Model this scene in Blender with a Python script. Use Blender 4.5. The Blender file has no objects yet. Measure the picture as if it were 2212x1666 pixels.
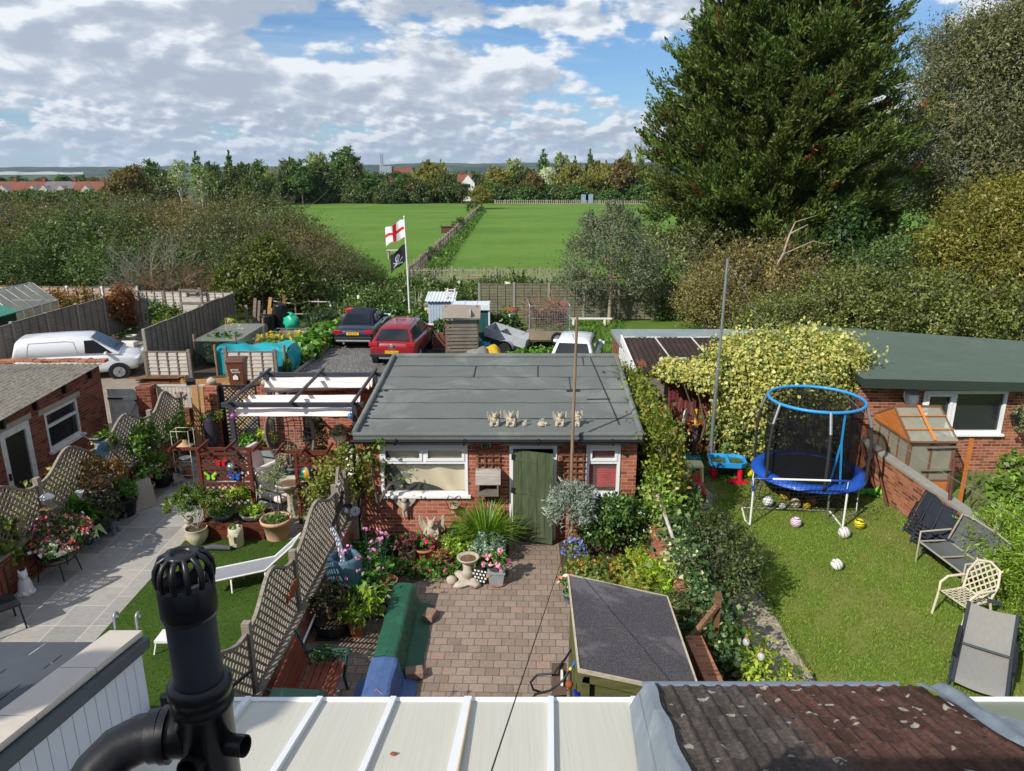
# Back gardens seen from an upstairs window: camera, sky and sun first, then materials, far land, hedges, yards, gardens and near roofs.
import bpy,math,random
import numpy as np
from mathutils import Vector,Matrix
R=math.radians
random.seed(7)
rng=np.random.default_rng(7)
scene=bpy.context.scene
COL=scene.collection
F_PX=1580.0;PITCH=math.atan((833-378)/F_PX);EYE=7.05
cam=bpy.data.cameras.new('camera');cam_o=bpy.data.objects.new('camera',cam);COL.objects.link(cam_o)
cam_o.location=(0,0,EYE);cam_o.rotation_euler=(math.pi/2-PITCH,0,0)
cam.sensor_width=36;cam.lens=36*F_PX/2212;cam.clip_start=.05;cam.clip_end=40000
scene.camera=cam_o
SUN_EL=R(38);SUN_AZ=R(225)
W=bpy.data.worlds.new('World');scene.world=W;W.use_nodes=True
def build_world():
 nt=W.node_tree;nt.nodes.clear();N=nt.nodes;L=nt.links
 def nd(t,**k):
  n=N.new(t)
  for a,b in k.items():setattr(n,a,b)
  return n
 def mth(op,a,b=None,c=None,clamp=False):
  n=nd('ShaderNodeMath',operation=op,use_clamp=clamp)
  for i,x in enumerate((a,b,c)):
   if x is None:continue
   if isinstance(x,(int,float)):n.inputs[i].default_value=x
   else:L.new(x,n.inputs[i])
  return n.outputs[0]
 def mixc(f,a,b):
  n=nd('ShaderNodeMix',data_type='RGBA')
  if isinstance(f,(int,float)):n.inputs[0].default_value=f
  else:L.new(f,n.inputs[0])
  for s,x in((6,a),(7,b)):
   if isinstance(x,tuple):n.inputs[s].default_value=(*x,1)
   else:L.new(x,n.inputs[s])
  return n.outputs[2]
 def sstep(x,a,b):
  n=nd('ShaderNodeMapRange',interpolation_type='SMOOTHSTEP')
  L.new(x,n.inputs[0]);n.inputs[1].default_value=a;n.inputs[2].default_value=b
  return n.outputs[0]
 out=nd('ShaderNodeOutputWorld');bg=nd('ShaderNodeBackground');L.new(bg.outputs[0],out.inputs[0])
 sky=nd('ShaderNodeTexSky',sky_type='NISHITA',sun_disc=False)
 sky.sun_elevation=SUN_EL;sky.sun_rotation=SUN_AZ;sky.air_density=1.0;sky.dust_density=.3;sky.ozone_density=2.5
 tc=nd('ShaderNodeTexCoord');sep=nd('ShaderNodeSeparateXYZ');L.new(tc.outputs['Generated'],sep.inputs[0])
 x,y,z=sep.outputs
 zc=mth('MAXIMUM',z,0.0);az=mth('ARCTAN2',x,y)
 def dens(du,dw,ku,kw,scale,det,rough,seed,dist=.0):
  c=nd('ShaderNodeCombineXYZ');L.new(mth('ADD',mth('MULTIPLY',az,ku),du),c.inputs[0]);L.new(mth('ADD',mth('MULTIPLY',zc,kw),dw),c.inputs[1]);c.inputs[2].default_value=seed
  n=nd('ShaderNodeTexNoise');n.inputs['Scale'].default_value=scale;n.inputs['Detail'].default_value=det
  n.inputs['Roughness'].default_value=rough;n.inputs['Distortion'].default_value=dist
  L.new(c.outputs[0],n.inputs['Vector'])
  if det<6 or seed==9.1:return n.outputs[0]
  o=n.outputs[0]
  for vs_,va in((2.3,.12),(6,.06)):
   v=nd('ShaderNodeTexVoronoi',feature='F1',voronoi_dimensions='2D');v.inputs['Scale'].default_value=vs_;L.new(c.outputs[0],v.inputs['Vector']);o=mth('ADD',o,mth('MULTIPLY',mth('SUBTRACT',.42,v.outputs['Distance']),va))
  return o
 def blob(a0,e0,sa,se,amp):
  da=mth('DIVIDE',mth('SUBTRACT',az,a0),sa);de=mth('DIVIDE',mth('SUBTRACT',zc,e0),se)
  r2=mth('ADD',mth('MULTIPLY',da,da),mth('MULTIPLY',de,de))
  return mth('MULTIPLY',mth('EXPONENT',mth('MULTIPLY',r2,-1.0)),amp)
 bias=0.05
 for b in SKY_BLOBS:bias=mth('ADD',blob(*b),bias)
 el_f=sstep(zc,.055,.115)
 def field(du,dw,det):
  hi=dens(du,dw,5.8,12.5,1.05,det,.57,3.3,.12);lo=dens(du*.9,dw*.9,13,29,1.05,det,.57,7.7,.1)
  n=nd('ShaderNodeMix',data_type='FLOAT');L.new(el_f,n.inputs[0]);L.new(lo,n.inputs[2]);L.new(hi,n.inputs[3]);return n.outputs[0]
 D1=mth('ADD',field(0,0,11),bias);D1u=mth('ADD',field(-.09,.15,7),bias)
 a1=sstep(D1,.50,.575)
 lit=mth('MULTIPLY',mth('SUBTRACT',D1,D1u),7.5)
 thick=sstep(D1,.56,.74)
 lit=mth('SUBTRACT',mth('ADD',lit,.62),mth('MULTIPLY',thick,.46),clamp=True)
 cl=nd('ShaderNodeValToRGB');L.new(lit,cl.inputs[0])
 e=cl.color_ramp.elements;e[0].position=0;e[0].color=(4.0,4.6,5.5,1);e[1].position=1;e[1].color=(8.3,8.55,8.95,1)
 k=cl.color_ramp.elements.new(.45);k.color=(5.0,5.6,6.4,1)
 veil=sstep(dens(5,2,3,20,.7,6,.6,9.1,.6),.42,.75)
 base=nd('ShaderNodeVectorMath',operation='MULTIPLY');L.new(sky.outputs[0],base.inputs[0]);base.inputs[1].default_value=(.6,.82,1.04)
 skyc=mixc(mth('MULTIPLY',veil,.55),base.outputs[0],(5.6,6.6,7.8))
 c1=mixc(a1,skyc,cl.outputs[0])
 hz=sstep(zc,.07,-.01)
 c2=mixc(mth('MULTIPLY',hz,.4),c1,(4.9,5.9,7.2))
 L.new(c2,bg.inputs[0]);bg.inputs[1].default_value=.085
SKY_BLOBS=[(.17,.125,.10,.045,-.13),(.13,.2,.10,.015,-.05),(.02,.185,.09,.015,.08),(-.35,.06,.3,.03,.05),(.45,.17,.12,.08,-.12),(.27,.09,.09,.035,.10),(-.45,.15,.26,.06,.14),(-.08,.135,.12,.03,.13),(-.05,.19,.16,.014,.10),(-.18,.09,.15,.03,.06),(0,.02,1.2,.045,.07),(-.6,.2,.12,.05,.08)]
build_world()
sl=bpy.data.lights.new('sun','SUN');sun_o=bpy.data.objects.new('sun',sl);COL.objects.link(sun_o)
sl.energy=3.9;sl.angle=R(.53);sl.color=(1,.94,.85)
sd=Vector((math.sin(SUN_AZ)*math.cos(SUN_EL),math.cos(SUN_AZ)*math.cos(SUN_EL),math.sin(SUN_EL)))
sun_o.rotation_euler=sd.to_track_quat('Z','Y').to_euler();sun_o.location=(-20,-30,40)
vs=scene.view_settings;scene.display_settings.display_device='sRGB'
vs.view_transform='Standard';vs.look='None';vs.exposure=.42;vs.gamma=1;vs.use_curve_mapping=False
cy=scene.cycles
cy.max_bounces=6;cy.diffuse_bounces=3;cy.glossy_bounces=3;cy.transmission_bounces=4;cy.transparent_max_bounces=12
cy.use_denoising=True;cy.caustics_reflective=False;cy.caustics_refractive=False
_s,_c=math.sin(PITCH),math.cos(PITCH)
def G(x,y,z=0.0):
 v=y-833;t=(EYE-z)/(_s*F_PX+_c*v)
 return Vector(((x-1106)*t,(_c*F_PX-_s*v)*t,z))
def at(x,y,Y):
 v=y-833;t=Y/(_c*F_PX-_s*v)
 return Vector(((x-1106)*t,Y,EYE-(_s*F_PX+_c*v)*t))
def hexc(h):
 c=[int(h[i:i+2],16)/255 for i in(0,2,4)]
 return tuple(x/12.92 if x<.04045 else((x+.055)/1.055)**2.4 for x in c)
def tag(o,label=None,cat=None,group=None,kind=None):
 if label:o['label']=label
 if cat:o['category']=cat
 if group:o['group']=group
 if kind:o['kind']=kind
 return o
def T(name,label,cat,loc=(0,0,0),rz=0.0,group=None):
 o=bpy.data.objects.new(name,None);COL.objects.link(o);o.location=loc;o.rotation_euler=(0,0,rz);o.empty_display_size=.2
 return tag(o,label,cat,group)
def kids(o):return[c for c in o.children]
def dup(o,loc=None,rz=None,label=None,group=None,sc=None,parent=None):
 c=o.copy();COL.objects.link(c)
 if parent is not None:c.parent=parent
 if loc is not None:c.location=loc
 if rz is not None:c.rotation_euler=(0,0,rz)
 if sc is not None:c.scale=sc if not isinstance(sc,(int,float))else(sc,sc,sc)
 if label:c['label']=label
 if group:c['group']=group
 for ch in kids(o):dup(ch,parent=c)
 return c
V=lambda*a:Vector(a)
class B:
 def __init__(s):s.v=[];s.f=[];s.mi=[];s.m=0;s.sm=[]
 def add(s,vs,fs,smooth=False):
  n=len(s.v);s.v+=[tuple(p)for p in vs]
  for f in fs:s.f.append(tuple(i+n for i in f));s.mi.append(s.m);s.sm.append(smooth)
  return s
 def bx(s,x0,y0,z0,x1,y1,z1):
  return s.add([(x0,y0,z0),(x1,y0,z0),(x1,y1,z0),(x0,y1,z0),(x0,y0,z1),(x1,y0,z1),(x1,y1,z1),(x0,y1,z1)],[(0,3,2,1),(4,5,6,7),(0,1,5,4),(1,2,6,5),(2,3,7,6),(3,0,4,7)])
 def box(s,c,d,rz=0.0,M=None):
  x,y,z=d[0]/2,d[1]/2,d[2]/2
  P=[V(a*x,b*y,e*z)for e in(-1,1)for a,b in((-1,-1),(1,-1),(1,1),(-1,1))]
  m=M or Matrix.Rotation(rz,3,'Z')
  return s.add([m@p+Vector(c)for p in P],[(0,3,2,1),(4,5,6,7),(0,1,5,4),(1,2,6,5),(2,3,7,6),(3,0,4,7)])
 def beam(s,p,q,w,h,up=(0,0,1)):
  p=Vector(p);q=Vector(q);d=(q-p).normalized();u=Vector(up)
  if abs(d.dot(u))>.98:u=V(0,1,0)
  x=d.cross(u).normalized()*w/2;y=x.normalized().cross(d).normalized()*h/2
  return s.add([p-x-y,p+x-y,p+x+y,p-x+y,q-x-y,q+x-y,q+x+y,q-x+y],[(0,1,2,3),(7,6,5,4),(0,4,5,1),(1,5,6,2),(2,6,7,3),(3,7,4,0)])
 def tube(s,pts,r,n=8,caps=True,closed=False):
  P=[Vector(p)for p in pts];k=len(P);rs=r if isinstance(r,(list,tuple))else[r]*k
  vs=[];prev=None
  for i,p in enumerate(P):
   if closed:d=P[(i+1)%k]-P[i-1]
   else:d=P[min(i+1,k-1)]-P[max(i-1,0)]
   d=d.normalized()if d.length>1e-9 else V(0,0,1)
   if prev is None:
    a=V(0,0,1)if abs(d.z)<.9 else V(1,0,0);x=d.cross(a).normalized()
   else:
    x=prev-d*prev.dot(d);x=x.normalized()if x.length>1e-6 else d.orthogonal().normalized()
   prev=x;y=d.cross(x)
   vs+=[p+(x*math.cos(2*math.pi*j/n)+y*math.sin(2*math.pi*j/n))*rs[i]for j in range(n)]
  fs=[]
  for i in range(k if closed else k-1):
   a=i*n;b=((i+1)%k)*n
   fs+=[(a+j,a+(j+1)%n,b+(j+1)%n,b+j)for j in range(n)]
  s.add(vs,fs,True)
  if caps and not closed:s.add(vs[:n],[tuple(range(n-1,-1,-1))]);s.add(vs[-n:],[tuple(range(n))])
  return s
 def lathe(s,prof,c=(0,0,0),n=16,smooth=True,sx=1,sy=1,cap=True):
  cx,cy_,cz=c;vs=[]
  for r,z in prof:vs+=[(cx+r*sx*math.cos(2*math.pi*j/n),cy_+r*sy*math.sin(2*math.pi*j/n),cz+z)for j in range(n)]
  fs=[]
  for i in range(len(prof)-1):
   a,b=i*n,(i+1)*n
   fs+=[(a+j,a+(j+1)%n,b+(j+1)%n,b+j)for j in range(n)]
  s.add(vs,fs,smooth)
  if cap:
   if prof[0][0]>1e-4:s.add(vs[:n],[tuple(range(n-1,-1,-1))])
   if prof[-1][0]>1e-4:s.add(vs[-n:],[tuple(range(n))])
  return s
 def sph(s,c,r,nu=14,nv=9,M=None):
  rx,ry,rz=r if isinstance(r,(tuple,list))else(r,r,r);vs=[];fs=[]
  for i in range(nv+1):
   t=math.pi*i/nv
   for j in range(nu):
    a=2*math.pi*j/nu;p=V(rx*math.sin(t)*math.cos(a),ry*math.sin(t)*math.sin(a),-rz*math.cos(t))
    vs.append((M@p if M else p)+Vector(c))
  for i in range(nv):
   for j in range(nu):fs.append((i*nu+j,i*nu+(j+1)%nu,(i+1)*nu+(j+1)%nu,(i+1)*nu+j))
  return s.add(vs,fs,True)
 def quad(s,*p):return s.add(p,[tuple(range(len(p)))])
 def prism(s,poly,z0,z1):
  n=len(poly)
  return s.add([(x,y,z0)for x,y in poly]+[(x,y,z1)for x,y in poly],[tuple(range(n-1,-1,-1)),tuple(range(n,2*n))]+[(i,(i+1)%n,n+(i+1)%n,n+i)for i in range(n)])
 def prismM(s,poly,d0,d1,M,o=(0,0,0)):
  n=len(poly);o=Vector(o)
  return s.add([M@V(x,d0,z)+o for x,z in poly]+[M@V(x,d1,z)+o for x,z in poly],[tuple(range(n)),tuple(range(2*n-1,n-1,-1))]+[((i+1)%n,i,n+i,n+(i+1)%n)for i in range(n)])
 def loft(s,rings,smooth=True,caps=True):
  n=len(rings[0]);vs=[p for r in rings for p in r];fs=[]
  for i in range(len(rings)-1):
   a,b=i*n,(i+1)*n
   fs+=[(a+j,a+(j+1)%n,b+(j+1)%n,b+j)for j in range(n)]
  s.add(vs,fs,smooth)
  if caps:s.add(rings[0],[tuple(range(n-1,-1,-1))]);s.add(rings[-1],[tuple(range(n))])
  return s
 def grid(s,fn,nu,nv,smooth=True):
  vs=[fn(i/nu,j/nv)for j in range(nv+1)for i in range(nu+1)]
  return s.add(vs,[(j*(nu+1)+i,j*(nu+1)+i+1,(j+1)*(nu+1)+i+1,(j+1)*(nu+1)+i)for j in range(nv)for i in range(nu)],smooth)
 def obj(s,name,mats,parent=None,loc=(0,0,0),rz=0.0,bevel=0.0):
  me=bpy.data.meshes.new(name);me.from_pydata(s.v,[],s.f)
  for m in(mats if isinstance(mats,(list,tuple))else[mats]):me.materials.append(m)
  me.polygons.foreach_set('material_index',s.mi);me.polygons.foreach_set('use_smooth',s.sm);me.update()
  o=bpy.data.objects.new(name,me);COL.objects.link(o);o.location=loc;o.rotation_euler=(0,0,rz)
  if parent:o.parent=parent
  if bevel:
   b=o.modifiers.new('bevel','BEVEL');b.width=bevel;b.segments=2;b.limit_method='ANGLE';b.angle_limit=R(40)
  return o
def one(b,name,mat,label,cat,loc=(0,0,0),rz=0.0,group=None,bevel=0.0):return tag(b.obj(name,mat,None,loc,rz,bevel),label,cat,group)
def struct(b,name,mat):return tag(b.obj(name,mat),kind='structure')
class NT:
 def __init__(s,name):
  s.m=bpy.data.materials.new(name);s.m.use_nodes=True;s.t=s.m.node_tree;s.t.nodes.clear()
  s.out=s.t.nodes.new('ShaderNodeOutputMaterial')
 def n(s,t,**k):
  n=s.t.nodes.new(t)
  for a,b in k.items():setattr(n,a,b)
  return n
 def put(s,x,sock):
  if x is None:return
  if isinstance(x,(int,float)):sock.default_value=x
  elif isinstance(x,tuple):sock.default_value=(*x,1)if len(sock.default_value)==4 and len(x)==3 else x
  else:s.t.links.new(x,sock)
 def math(s,op,a,b=None,clamp=False):
  n=s.n('ShaderNodeMath',operation=op,use_clamp=clamp);s.put(a,n.inputs[0]);s.put(b,n.inputs[1]);return n.outputs[0]
 def mix(s,f,a,b,mode='MIX'):
  n=s.n('ShaderNodeMix',data_type='RGBA',blend_type=mode);s.put(f,n.inputs[0]);s.put(a,n.inputs[6]);s.put(b,n.inputs[7]);return n.outputs[2]
 def noise(s,vec,scale,det=4,rough=.55,dist=0.0):
  n=s.n('ShaderNodeTexNoise');s.put(vec,n.inputs['Vector']);n.inputs['Scale'].default_value=scale
  n.inputs['Detail'].default_value=det;n.inputs['Roughness'].default_value=rough;n.inputs['Distortion'].default_value=dist;return n.outputs[0]
 def step(s,x,a,b):
  n=s.n('ShaderNodeMapRange',interpolation_type='SMOOTHSTEP');s.put(x,n.inputs[0]);n.inputs[1].default_value=a;n.inputs[2].default_value=b;return n.outputs[0]
 def ramp(s,x,stops):
  n=s.n('ShaderNodeValToRGB');s.put(x,n.inputs[0]);e=n.color_ramp.elements
  e[0].position,e[0].color=stops[0][0],(*stops[0][1],1);e[1].position,e[1].color=stops[-1][0],(*stops[-1][1],1)
  for p,c in stops[1:-1]:k=e.new(p);k.color=(*c,1)
  return n.outputs[0]
 def pos(s,kind='obj'):
  if kind=='world':return s.n('ShaderNodeNewGeometry').outputs['Position']
  return s.n('ShaderNodeTexCoord').outputs['Object']
 def wallco(s,kind='world'):
  g=s.n('ShaderNodeNewGeometry');p=s.n('ShaderNodeSeparateXYZ');s.put(g.outputs['Position'],p.inputs[0])
  q=s.n('ShaderNodeSeparateXYZ');s.put(g.outputs['True Normal'],q.inputs[0])
  fx=s.math('GREATER_THAN',s.math('ABSOLUTE',q.outputs[0]),.6);fz=s.math('GREATER_THAN',s.math('ABSOLUTE',q.outputs[2]),.7)
  u=s.math('ADD',s.math('MULTIPLY',p.outputs[0],s.math('SUBTRACT',1,fx)),s.math('MULTIPLY',p.outputs[1],fx))
  v=s.math('ADD',s.math('MULTIPLY',p.outputs[2],s.math('SUBTRACT',1,fz)),s.math('MULTIPLY',p.outputs[1],fz))
  c=s.n('ShaderNodeCombineXYZ');s.put(u,c.inputs[0]);s.put(v,c.inputs[1]);return c.outputs[0]
 def mapping(s,vec,scale=(1,1,1),rot=(0,0,0),loc=(0,0,0)):
  n=s.n('ShaderNodeMapping');s.put(vec,n.inputs[0]);n.inputs[1].default_value=loc;n.inputs[2].default_value=rot;n.inputs[3].default_value=scale;return n.outputs[0]
 def bsdf(s,col,rough=.8,metal=0.0,bump=None,bstr=.3,bdist=.01,spec=.5,alpha=None,trans=None,**k):
  p=s.n('ShaderNodeBsdfPrincipled');s.put(col,p.inputs['Base Color']);s.put(rough,p.inputs['Roughness']);s.put(metal,p.inputs['Metallic'])
  p.inputs['Specular IOR Level'].default_value=spec
  if alpha is not None:s.put(alpha,p.inputs['Alpha'])
  if trans is not None:p.inputs['Transmission Weight'].default_value=trans
  for a,b in k.items():s.put(b,p.inputs[a])
  if bump is not None:
   b=s.n('ShaderNodeBump');b.inputs['Strength'].default_value=bstr;b.inputs['Distance'].default_value=bdist;s.put(bump,b.inputs['Height']);s.put(b.outputs[0],p.inputs['Normal'])
  s.t.links.new(p.outputs[0],s.out.inputs[0]);return s.m
_mc={}
def mat(name,col,rough=.75,var=.18,scale=9.0,metal=0.0,bump=.15,spec=.4,dirt=None,stretch=(1,1,1)):
 """plain stuff with mottling: var = how far the tone wanders; dirt = (colour, amount)"""
 if name in _mc:return _mc[name]
 if isinstance(col,str):col=hexc(col)
 t=NT(name);p=t.mapping(t.pos(),stretch);n1=t.noise(p,scale,6,.6);n2=t.noise(p,scale*.23,3)
 f=t.math('ADD',t.math('MULTIPLY',n1,.55),t.math('MULTIPLY',n2,.45))
 c=t.ramp(f,[(.28,tuple(x*(1-var)for x in col)),(.5,col),(.72,tuple(min(1,x*(1+var))for x in col))])
 if dirt:
  d=t.step(t.noise(p,scale*.6,8,.65,.4),.48,.72);c=t.mix(t.math('MULTIPLY',d,dirt[1]),c,dirt[0]if not isinstance(dirt[0],str)else hexc(dirt[0]))
 _mc[name]=t.bsdf(c,rough,metal,n1 if bump else None,bump,.01,spec);return _mc[name]
def m_brick(name,cols,mortar,bw=.225,bh=.075,dark=.5,off=(0,0,0),soldier=False):
 t=NT(name);w=t.wallco();w=t.mapping(w,(1,1,1),(0,0,math.pi/2 if soldier else 0),off)
 b=t.n('ShaderNodeTexBrick');t.put(w,b.inputs['Vector']);b.inputs['Scale'].default_value=1
 b.inputs['Brick Width'].default_value=bw;b.inputs['Row Height'].default_value=bh;b.inputs['Mortar Size'].default_value=.006;b.inputs['Mortar Smooth'].default_value=.3
 b.inputs['Bias'].default_value=0;b.inputs['Color1'].default_value=(0,0,0,1);b.inputs['Color2'].default_value=(1,1,1,1);b.inputs['Mortar'].default_value=(.5,.5,.5,1)
 b.offset=.5
 tint=t.ramp(b.outputs['Color'],[(i/(len(cols)-1),hexc(c))for i,c in enumerate(cols)])
 n=t.noise(t.pos('world'),1.3,5,.6);fine=t.noise(t.pos('world'),60,3)
 tint=t.mix(t.math('MULTIPLY',t.step(n,.45,.8),dark),tint,hexc(cols[0]))
 tint=t.mix(.35,tint,t.ramp(fine,[(.3,(.25,.25,.25)),(.7,(.9,.9,.9))]),'OVERLAY')
 mo=t.mix(t.step(n,.3,.7),hexc(mortar),tuple(x*.7 for x in hexc(mortar)))
 c=t.mix(b.outputs['Fac'],tint,mo)
 h=t.math('SUBTRACT',t.math('MULTIPLY',fine,.25),t.math('MULTIPLY',b.outputs['Fac'],1))
 return t.bsdf(c,.88,0,h,.5,.006,.3)
BRICK=m_brick('garage_brick',['783c2d','8e4a38','9f5843','ad6a53','9a503d'],'b4a592',dark=.25)
BRICK_L=m_brick('old_brick',['582a1d','6d3323','7d3f2a','8a4b33','74402d'],'7f7468',dark=.45)
BRICK_R=m_brick('brown_brick',['5e3526','7f4430','98563c','a5674b','6e4232'],'b0a08c',dark=.2)
BRICK_W=m_brick('wall_brick',['6a3a28','8c4e36','9c5f44','a8704f','93583d'],'9c8d7a',dark=.35)
def m_paving():
 t=NT('block_paving');p=t.pos('world');w=t.noise(p,1.1,2);q=t.mapping(p,(1,1,1),(0,0,R(1.5)))
 b=t.n('ShaderNodeTexBrick');t.put(q,b.inputs['Vector']);b.inputs['Scale'].default_value=1;b.inputs['Brick Width'].default_value=.212;b.inputs['Row Height'].default_value=.178
 b.inputs['Mortar Size'].default_value=.0065;b.inputs['Mortar Smooth'].default_value=.4;b.offset=.45
 b.inputs['Color1'].default_value=(0,0,0,1);b.inputs['Color2'].default_value=(1,1,1,1)
 c=t.ramp(b.outputs['Color'],[(0,hexc('817267')),(.3,hexc('8e7e71')),(.55,hexc('98877a')),(.8,hexc('8b7c72')),(1,hexc('9c8375'))])
 c=t.mix(.6,c,t.ramp(t.noise(p,28,6,.7),[(.3,(.33,.32,.31)),(.7,(.66,.66,.66))]),'OVERLAY')
 c=t.mix(t.math('MULTIPLY',t.step(w,.45,.72),.35),c,hexc('776556'))
 sp=t.step(t.noise(p,45,2),.74,.78);c=t.mix(t.math('MULTIPLY',sp,.5),c,hexc('b8b0a2'))
 c=t.mix(b.outputs['Fac'],c,t.mix(t.step(t.noise(p,6,3),.45,.6),hexc('5a5048'),hexc('5f5a48')))
 h=t.math('SUBTRACT',t.math('MULTIPLY',t.noise(p,70,4),.3),b.outputs['Fac'])
 return t.bsdf(c,.9,0,h,.6,.006,.25)
def m_flags():
 t=NT('flagstones');p=t.pos('world');q=t.mapping(p,(1,1,1),(0,0,R(-90)))
 b=t.n('ShaderNodeTexBrick');t.put(q,b.inputs['Vector']);b.inputs['Scale'].default_value=1;b.inputs['Brick Width'].default_value=.86;b.inputs['Row Height'].default_value=.57
 b.inputs['Mortar Size'].default_value=.007;b.inputs['Mortar Smooth'].default_value=.2;b.offset=.37;b.squash=.68;b.squash_frequency=2
 b.inputs['Color1'].default_value=(0,0,0,1);b.inputs['Color2'].default_value=(1,1,1,1)
 c=t.ramp(b.outputs['Color'],[(0,hexc('85847f')),(.3,hexc('9a9791')),(.6,hexc('a8a299')),(.8,hexc('92918e')),(1,hexc('a59c92'))])
 r=t.noise(t.mapping(p,(1,3.2,1),(0,0,.6)),4.5,8,.62,1.6);c=t.mix(.45,c,t.ramp(r,[(.35,(.36,.36,.37)),(.65,(.6,.6,.6))]),'OVERLAY')
 c=t.mix(t.math('MULTIPLY',t.step(t.noise(p,2.2,4),.52,.75),.25),c,hexc('6f706e'))
 c=t.mix(b.outputs['Fac'],c,hexc('c0bab0'))
 return t.bsdf(c,.75,0,t.math('SUBTRACT',t.math('MULTIPLY',r,.5),b.outputs['Fac']),.4,.006,.35)
def m_crazy():
 t=NT('crazy_paving');p=t.pos('world');d=t.n('ShaderNodeVectorMath',operation='ADD');nz=t.n('ShaderNodeTexNoise');nz.inputs['Scale'].default_value=3;t.put(p,nz.inputs['Vector'])
 s=t.n('ShaderNodeVectorMath',operation='SCALE');t.put(nz.outputs['Color'],s.inputs[0]);s.inputs['Scale'].default_value=.25;t.put(p,d.inputs[0]);t.put(s.outputs[0],d.inputs[1])
 v=t.n('ShaderNodeTexVoronoi',feature='DISTANCE_TO_EDGE');v.inputs['Scale'].default_value=3.6;t.put(d.outputs[0],v.inputs['Vector'])
 fac=t.math('SUBTRACT',1,t.step(v.outputs['Distance'],.015,.04))
 g=t.noise(p,90,3,.7);c=t.ramp(g,[(.32,hexc('5e574c')),(.5,hexc('8f8676')),(.68,hexc('b8ae9c'))])
 c=t.mix(t.math('MULTIPLY',t.step(t.noise(p,2.5,3),.45,.7),.3),c,hexc('6c6656'))
 c=t.mix(t.math('MULTIPLY',fac,.8),c,hexc('c2b594'))
 return t.bsdf(c,.92,0,t.math('ADD',g,fac),.5,.005,.2)
def m_gravel(name,cols,scale=55,patch='5d584e',pamt=.3):
 t=NT(name);p=t.pos('world');v=t.n('ShaderNodeTexVoronoi');v.inputs['Scale'].default_value=scale;t.put(p,v.inputs['Vector'])
 sx=t.n('ShaderNodeSeparateXYZ');t.put(v.outputs['Color'],sx.inputs[0])
 c=t.ramp(sx.outputs[0],[(i/(len(cols)-1),hexc(h))for i,h in enumerate(cols)])
 c=t.mix(t.math('MULTIPLY',t.step(t.noise(p,.9,5),.42,.66),pamt),c,hexc(patch))
 c=t.mix(t.math('MULTIPLY',t.step(v.outputs['Distance'],.4,.75),.55),c,tuple(x*.3 for x in hexc(cols[0])))
 return t.bsdf(c,.92,0,t.math('MULTIPLY',v.outputs['Distance'],-1),.7,.012,.25)
def m_grass(name,cols,scale=30,big=.6,patch=None,stripes=None):
 t=NT(name);p=t.pos('world');f=t.noise(p,scale,5,.7);l=t.noise(p,big,4,.6)
 c=t.ramp(t.math('ADD',t.math('MULTIPLY',f,.5),t.math('MULTIPLY',l,.5)),[(.3,hexc(cols[0])),(.5,hexc(cols[1])),(.7,hexc(cols[2]))])
 if patch:c=t.mix(t.math('MULTIPLY',t.step(t.noise(p,big*2.3,5,.65),.5,.72),patch[1]),c,hexc(patch[0]))
 if stripes:
  l2=t.noise(t.mapping(p,stripes[0]),1,3,.5);c=t.mix(t.math('MULTIPLY',t.step(l2,.42,.62),stripes[2]),c,hexc(stripes[1]))
 return t.bsdf(c,.95,0,f,.6,.03,.1)
PAVING=m_paving();FLAGS=m_flags();CRAZY=m_crazy()
ASPH=m_gravel('tarmac_chippings',['4a4a4c','5e5e60','737274','86827e','a39c92'],26,'55534f',.35)
SHINGLE=m_gravel('pea_shingle',['8a6a48','a98a62','c0a27c','b79468','d2bd9c'],34,'8f7350',.25)
TRACK=m_gravel('track_gravel',['5c5a56','74716b','8b867c','9c978c','b0a99c'],17,'6f6a5e',.4)
CONC=mat('drive_concrete','8c8172',.9,.2,2.5,dirt=('6b604f',.5))
SOIL=mat('garden_soil','4a3c30',.95,.35,14,bump=.6)
LAWN=m_grass('lawn_ground',['5a6a2e','6c7c36','80883f'],24,.7,('948a50',.5))
TURF=m_grass('artificial_turf',['33491a','3e5620','4c6628'],60,1.2)
FIELD=m_grass('field_grass',['4a6728','57772e','688938'],1.6,.045,('74853f',.55),((.05,.09,1),'678a3a',.35))
ROUGHG=m_grass('rough_ground',['3c4a20','4c5c2a','66703a'],6,.3,('6d6242',.5))
FARG=m_grass('far_ground',['3a4a2c','48583a','5b6748'],.05,.004,('7b7a5a',.4))
def m_felt(name,cols,seams=None,patch=.3,sc=130):
 t=NT(name);p=t.pos('world');g=t.noise(p,sc,3,.7);l=t.noise(p,1.2,5,.6)
 c=t.ramp(g,[(.3,hexc(cols[0])),(.5,hexc(cols[1])),(.72,hexc(cols[2]))])
 c=t.mix(t.math('MULTIPLY',t.step(l,.42,.7),patch),c,hexc(cols[0]));st=t.step(t.noise(p,.55,6,.68,.8),.52,.6);c=t.mix(t.math('MULTIPLY',st,.4),c,hexc(cols[2]))
 return t.bsdf(c,.93,0,g,.5,.004,.25)
FELT=m_felt('roof_felt',['535856','676c69','868a84']);FELT_D=m_felt('shed_felt',['332f32','4b474a','827d7f'],sc=75)
FELT_K=m_felt('dark_felt',['2e3232','3c4241','555b5a']);FELT_B=m_felt('black_felt',['241c1a','352a26','4a3b34']);FELT_G=m_felt('grey_felt',['6f7b7c','818d8d','929d9c'])
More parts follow.
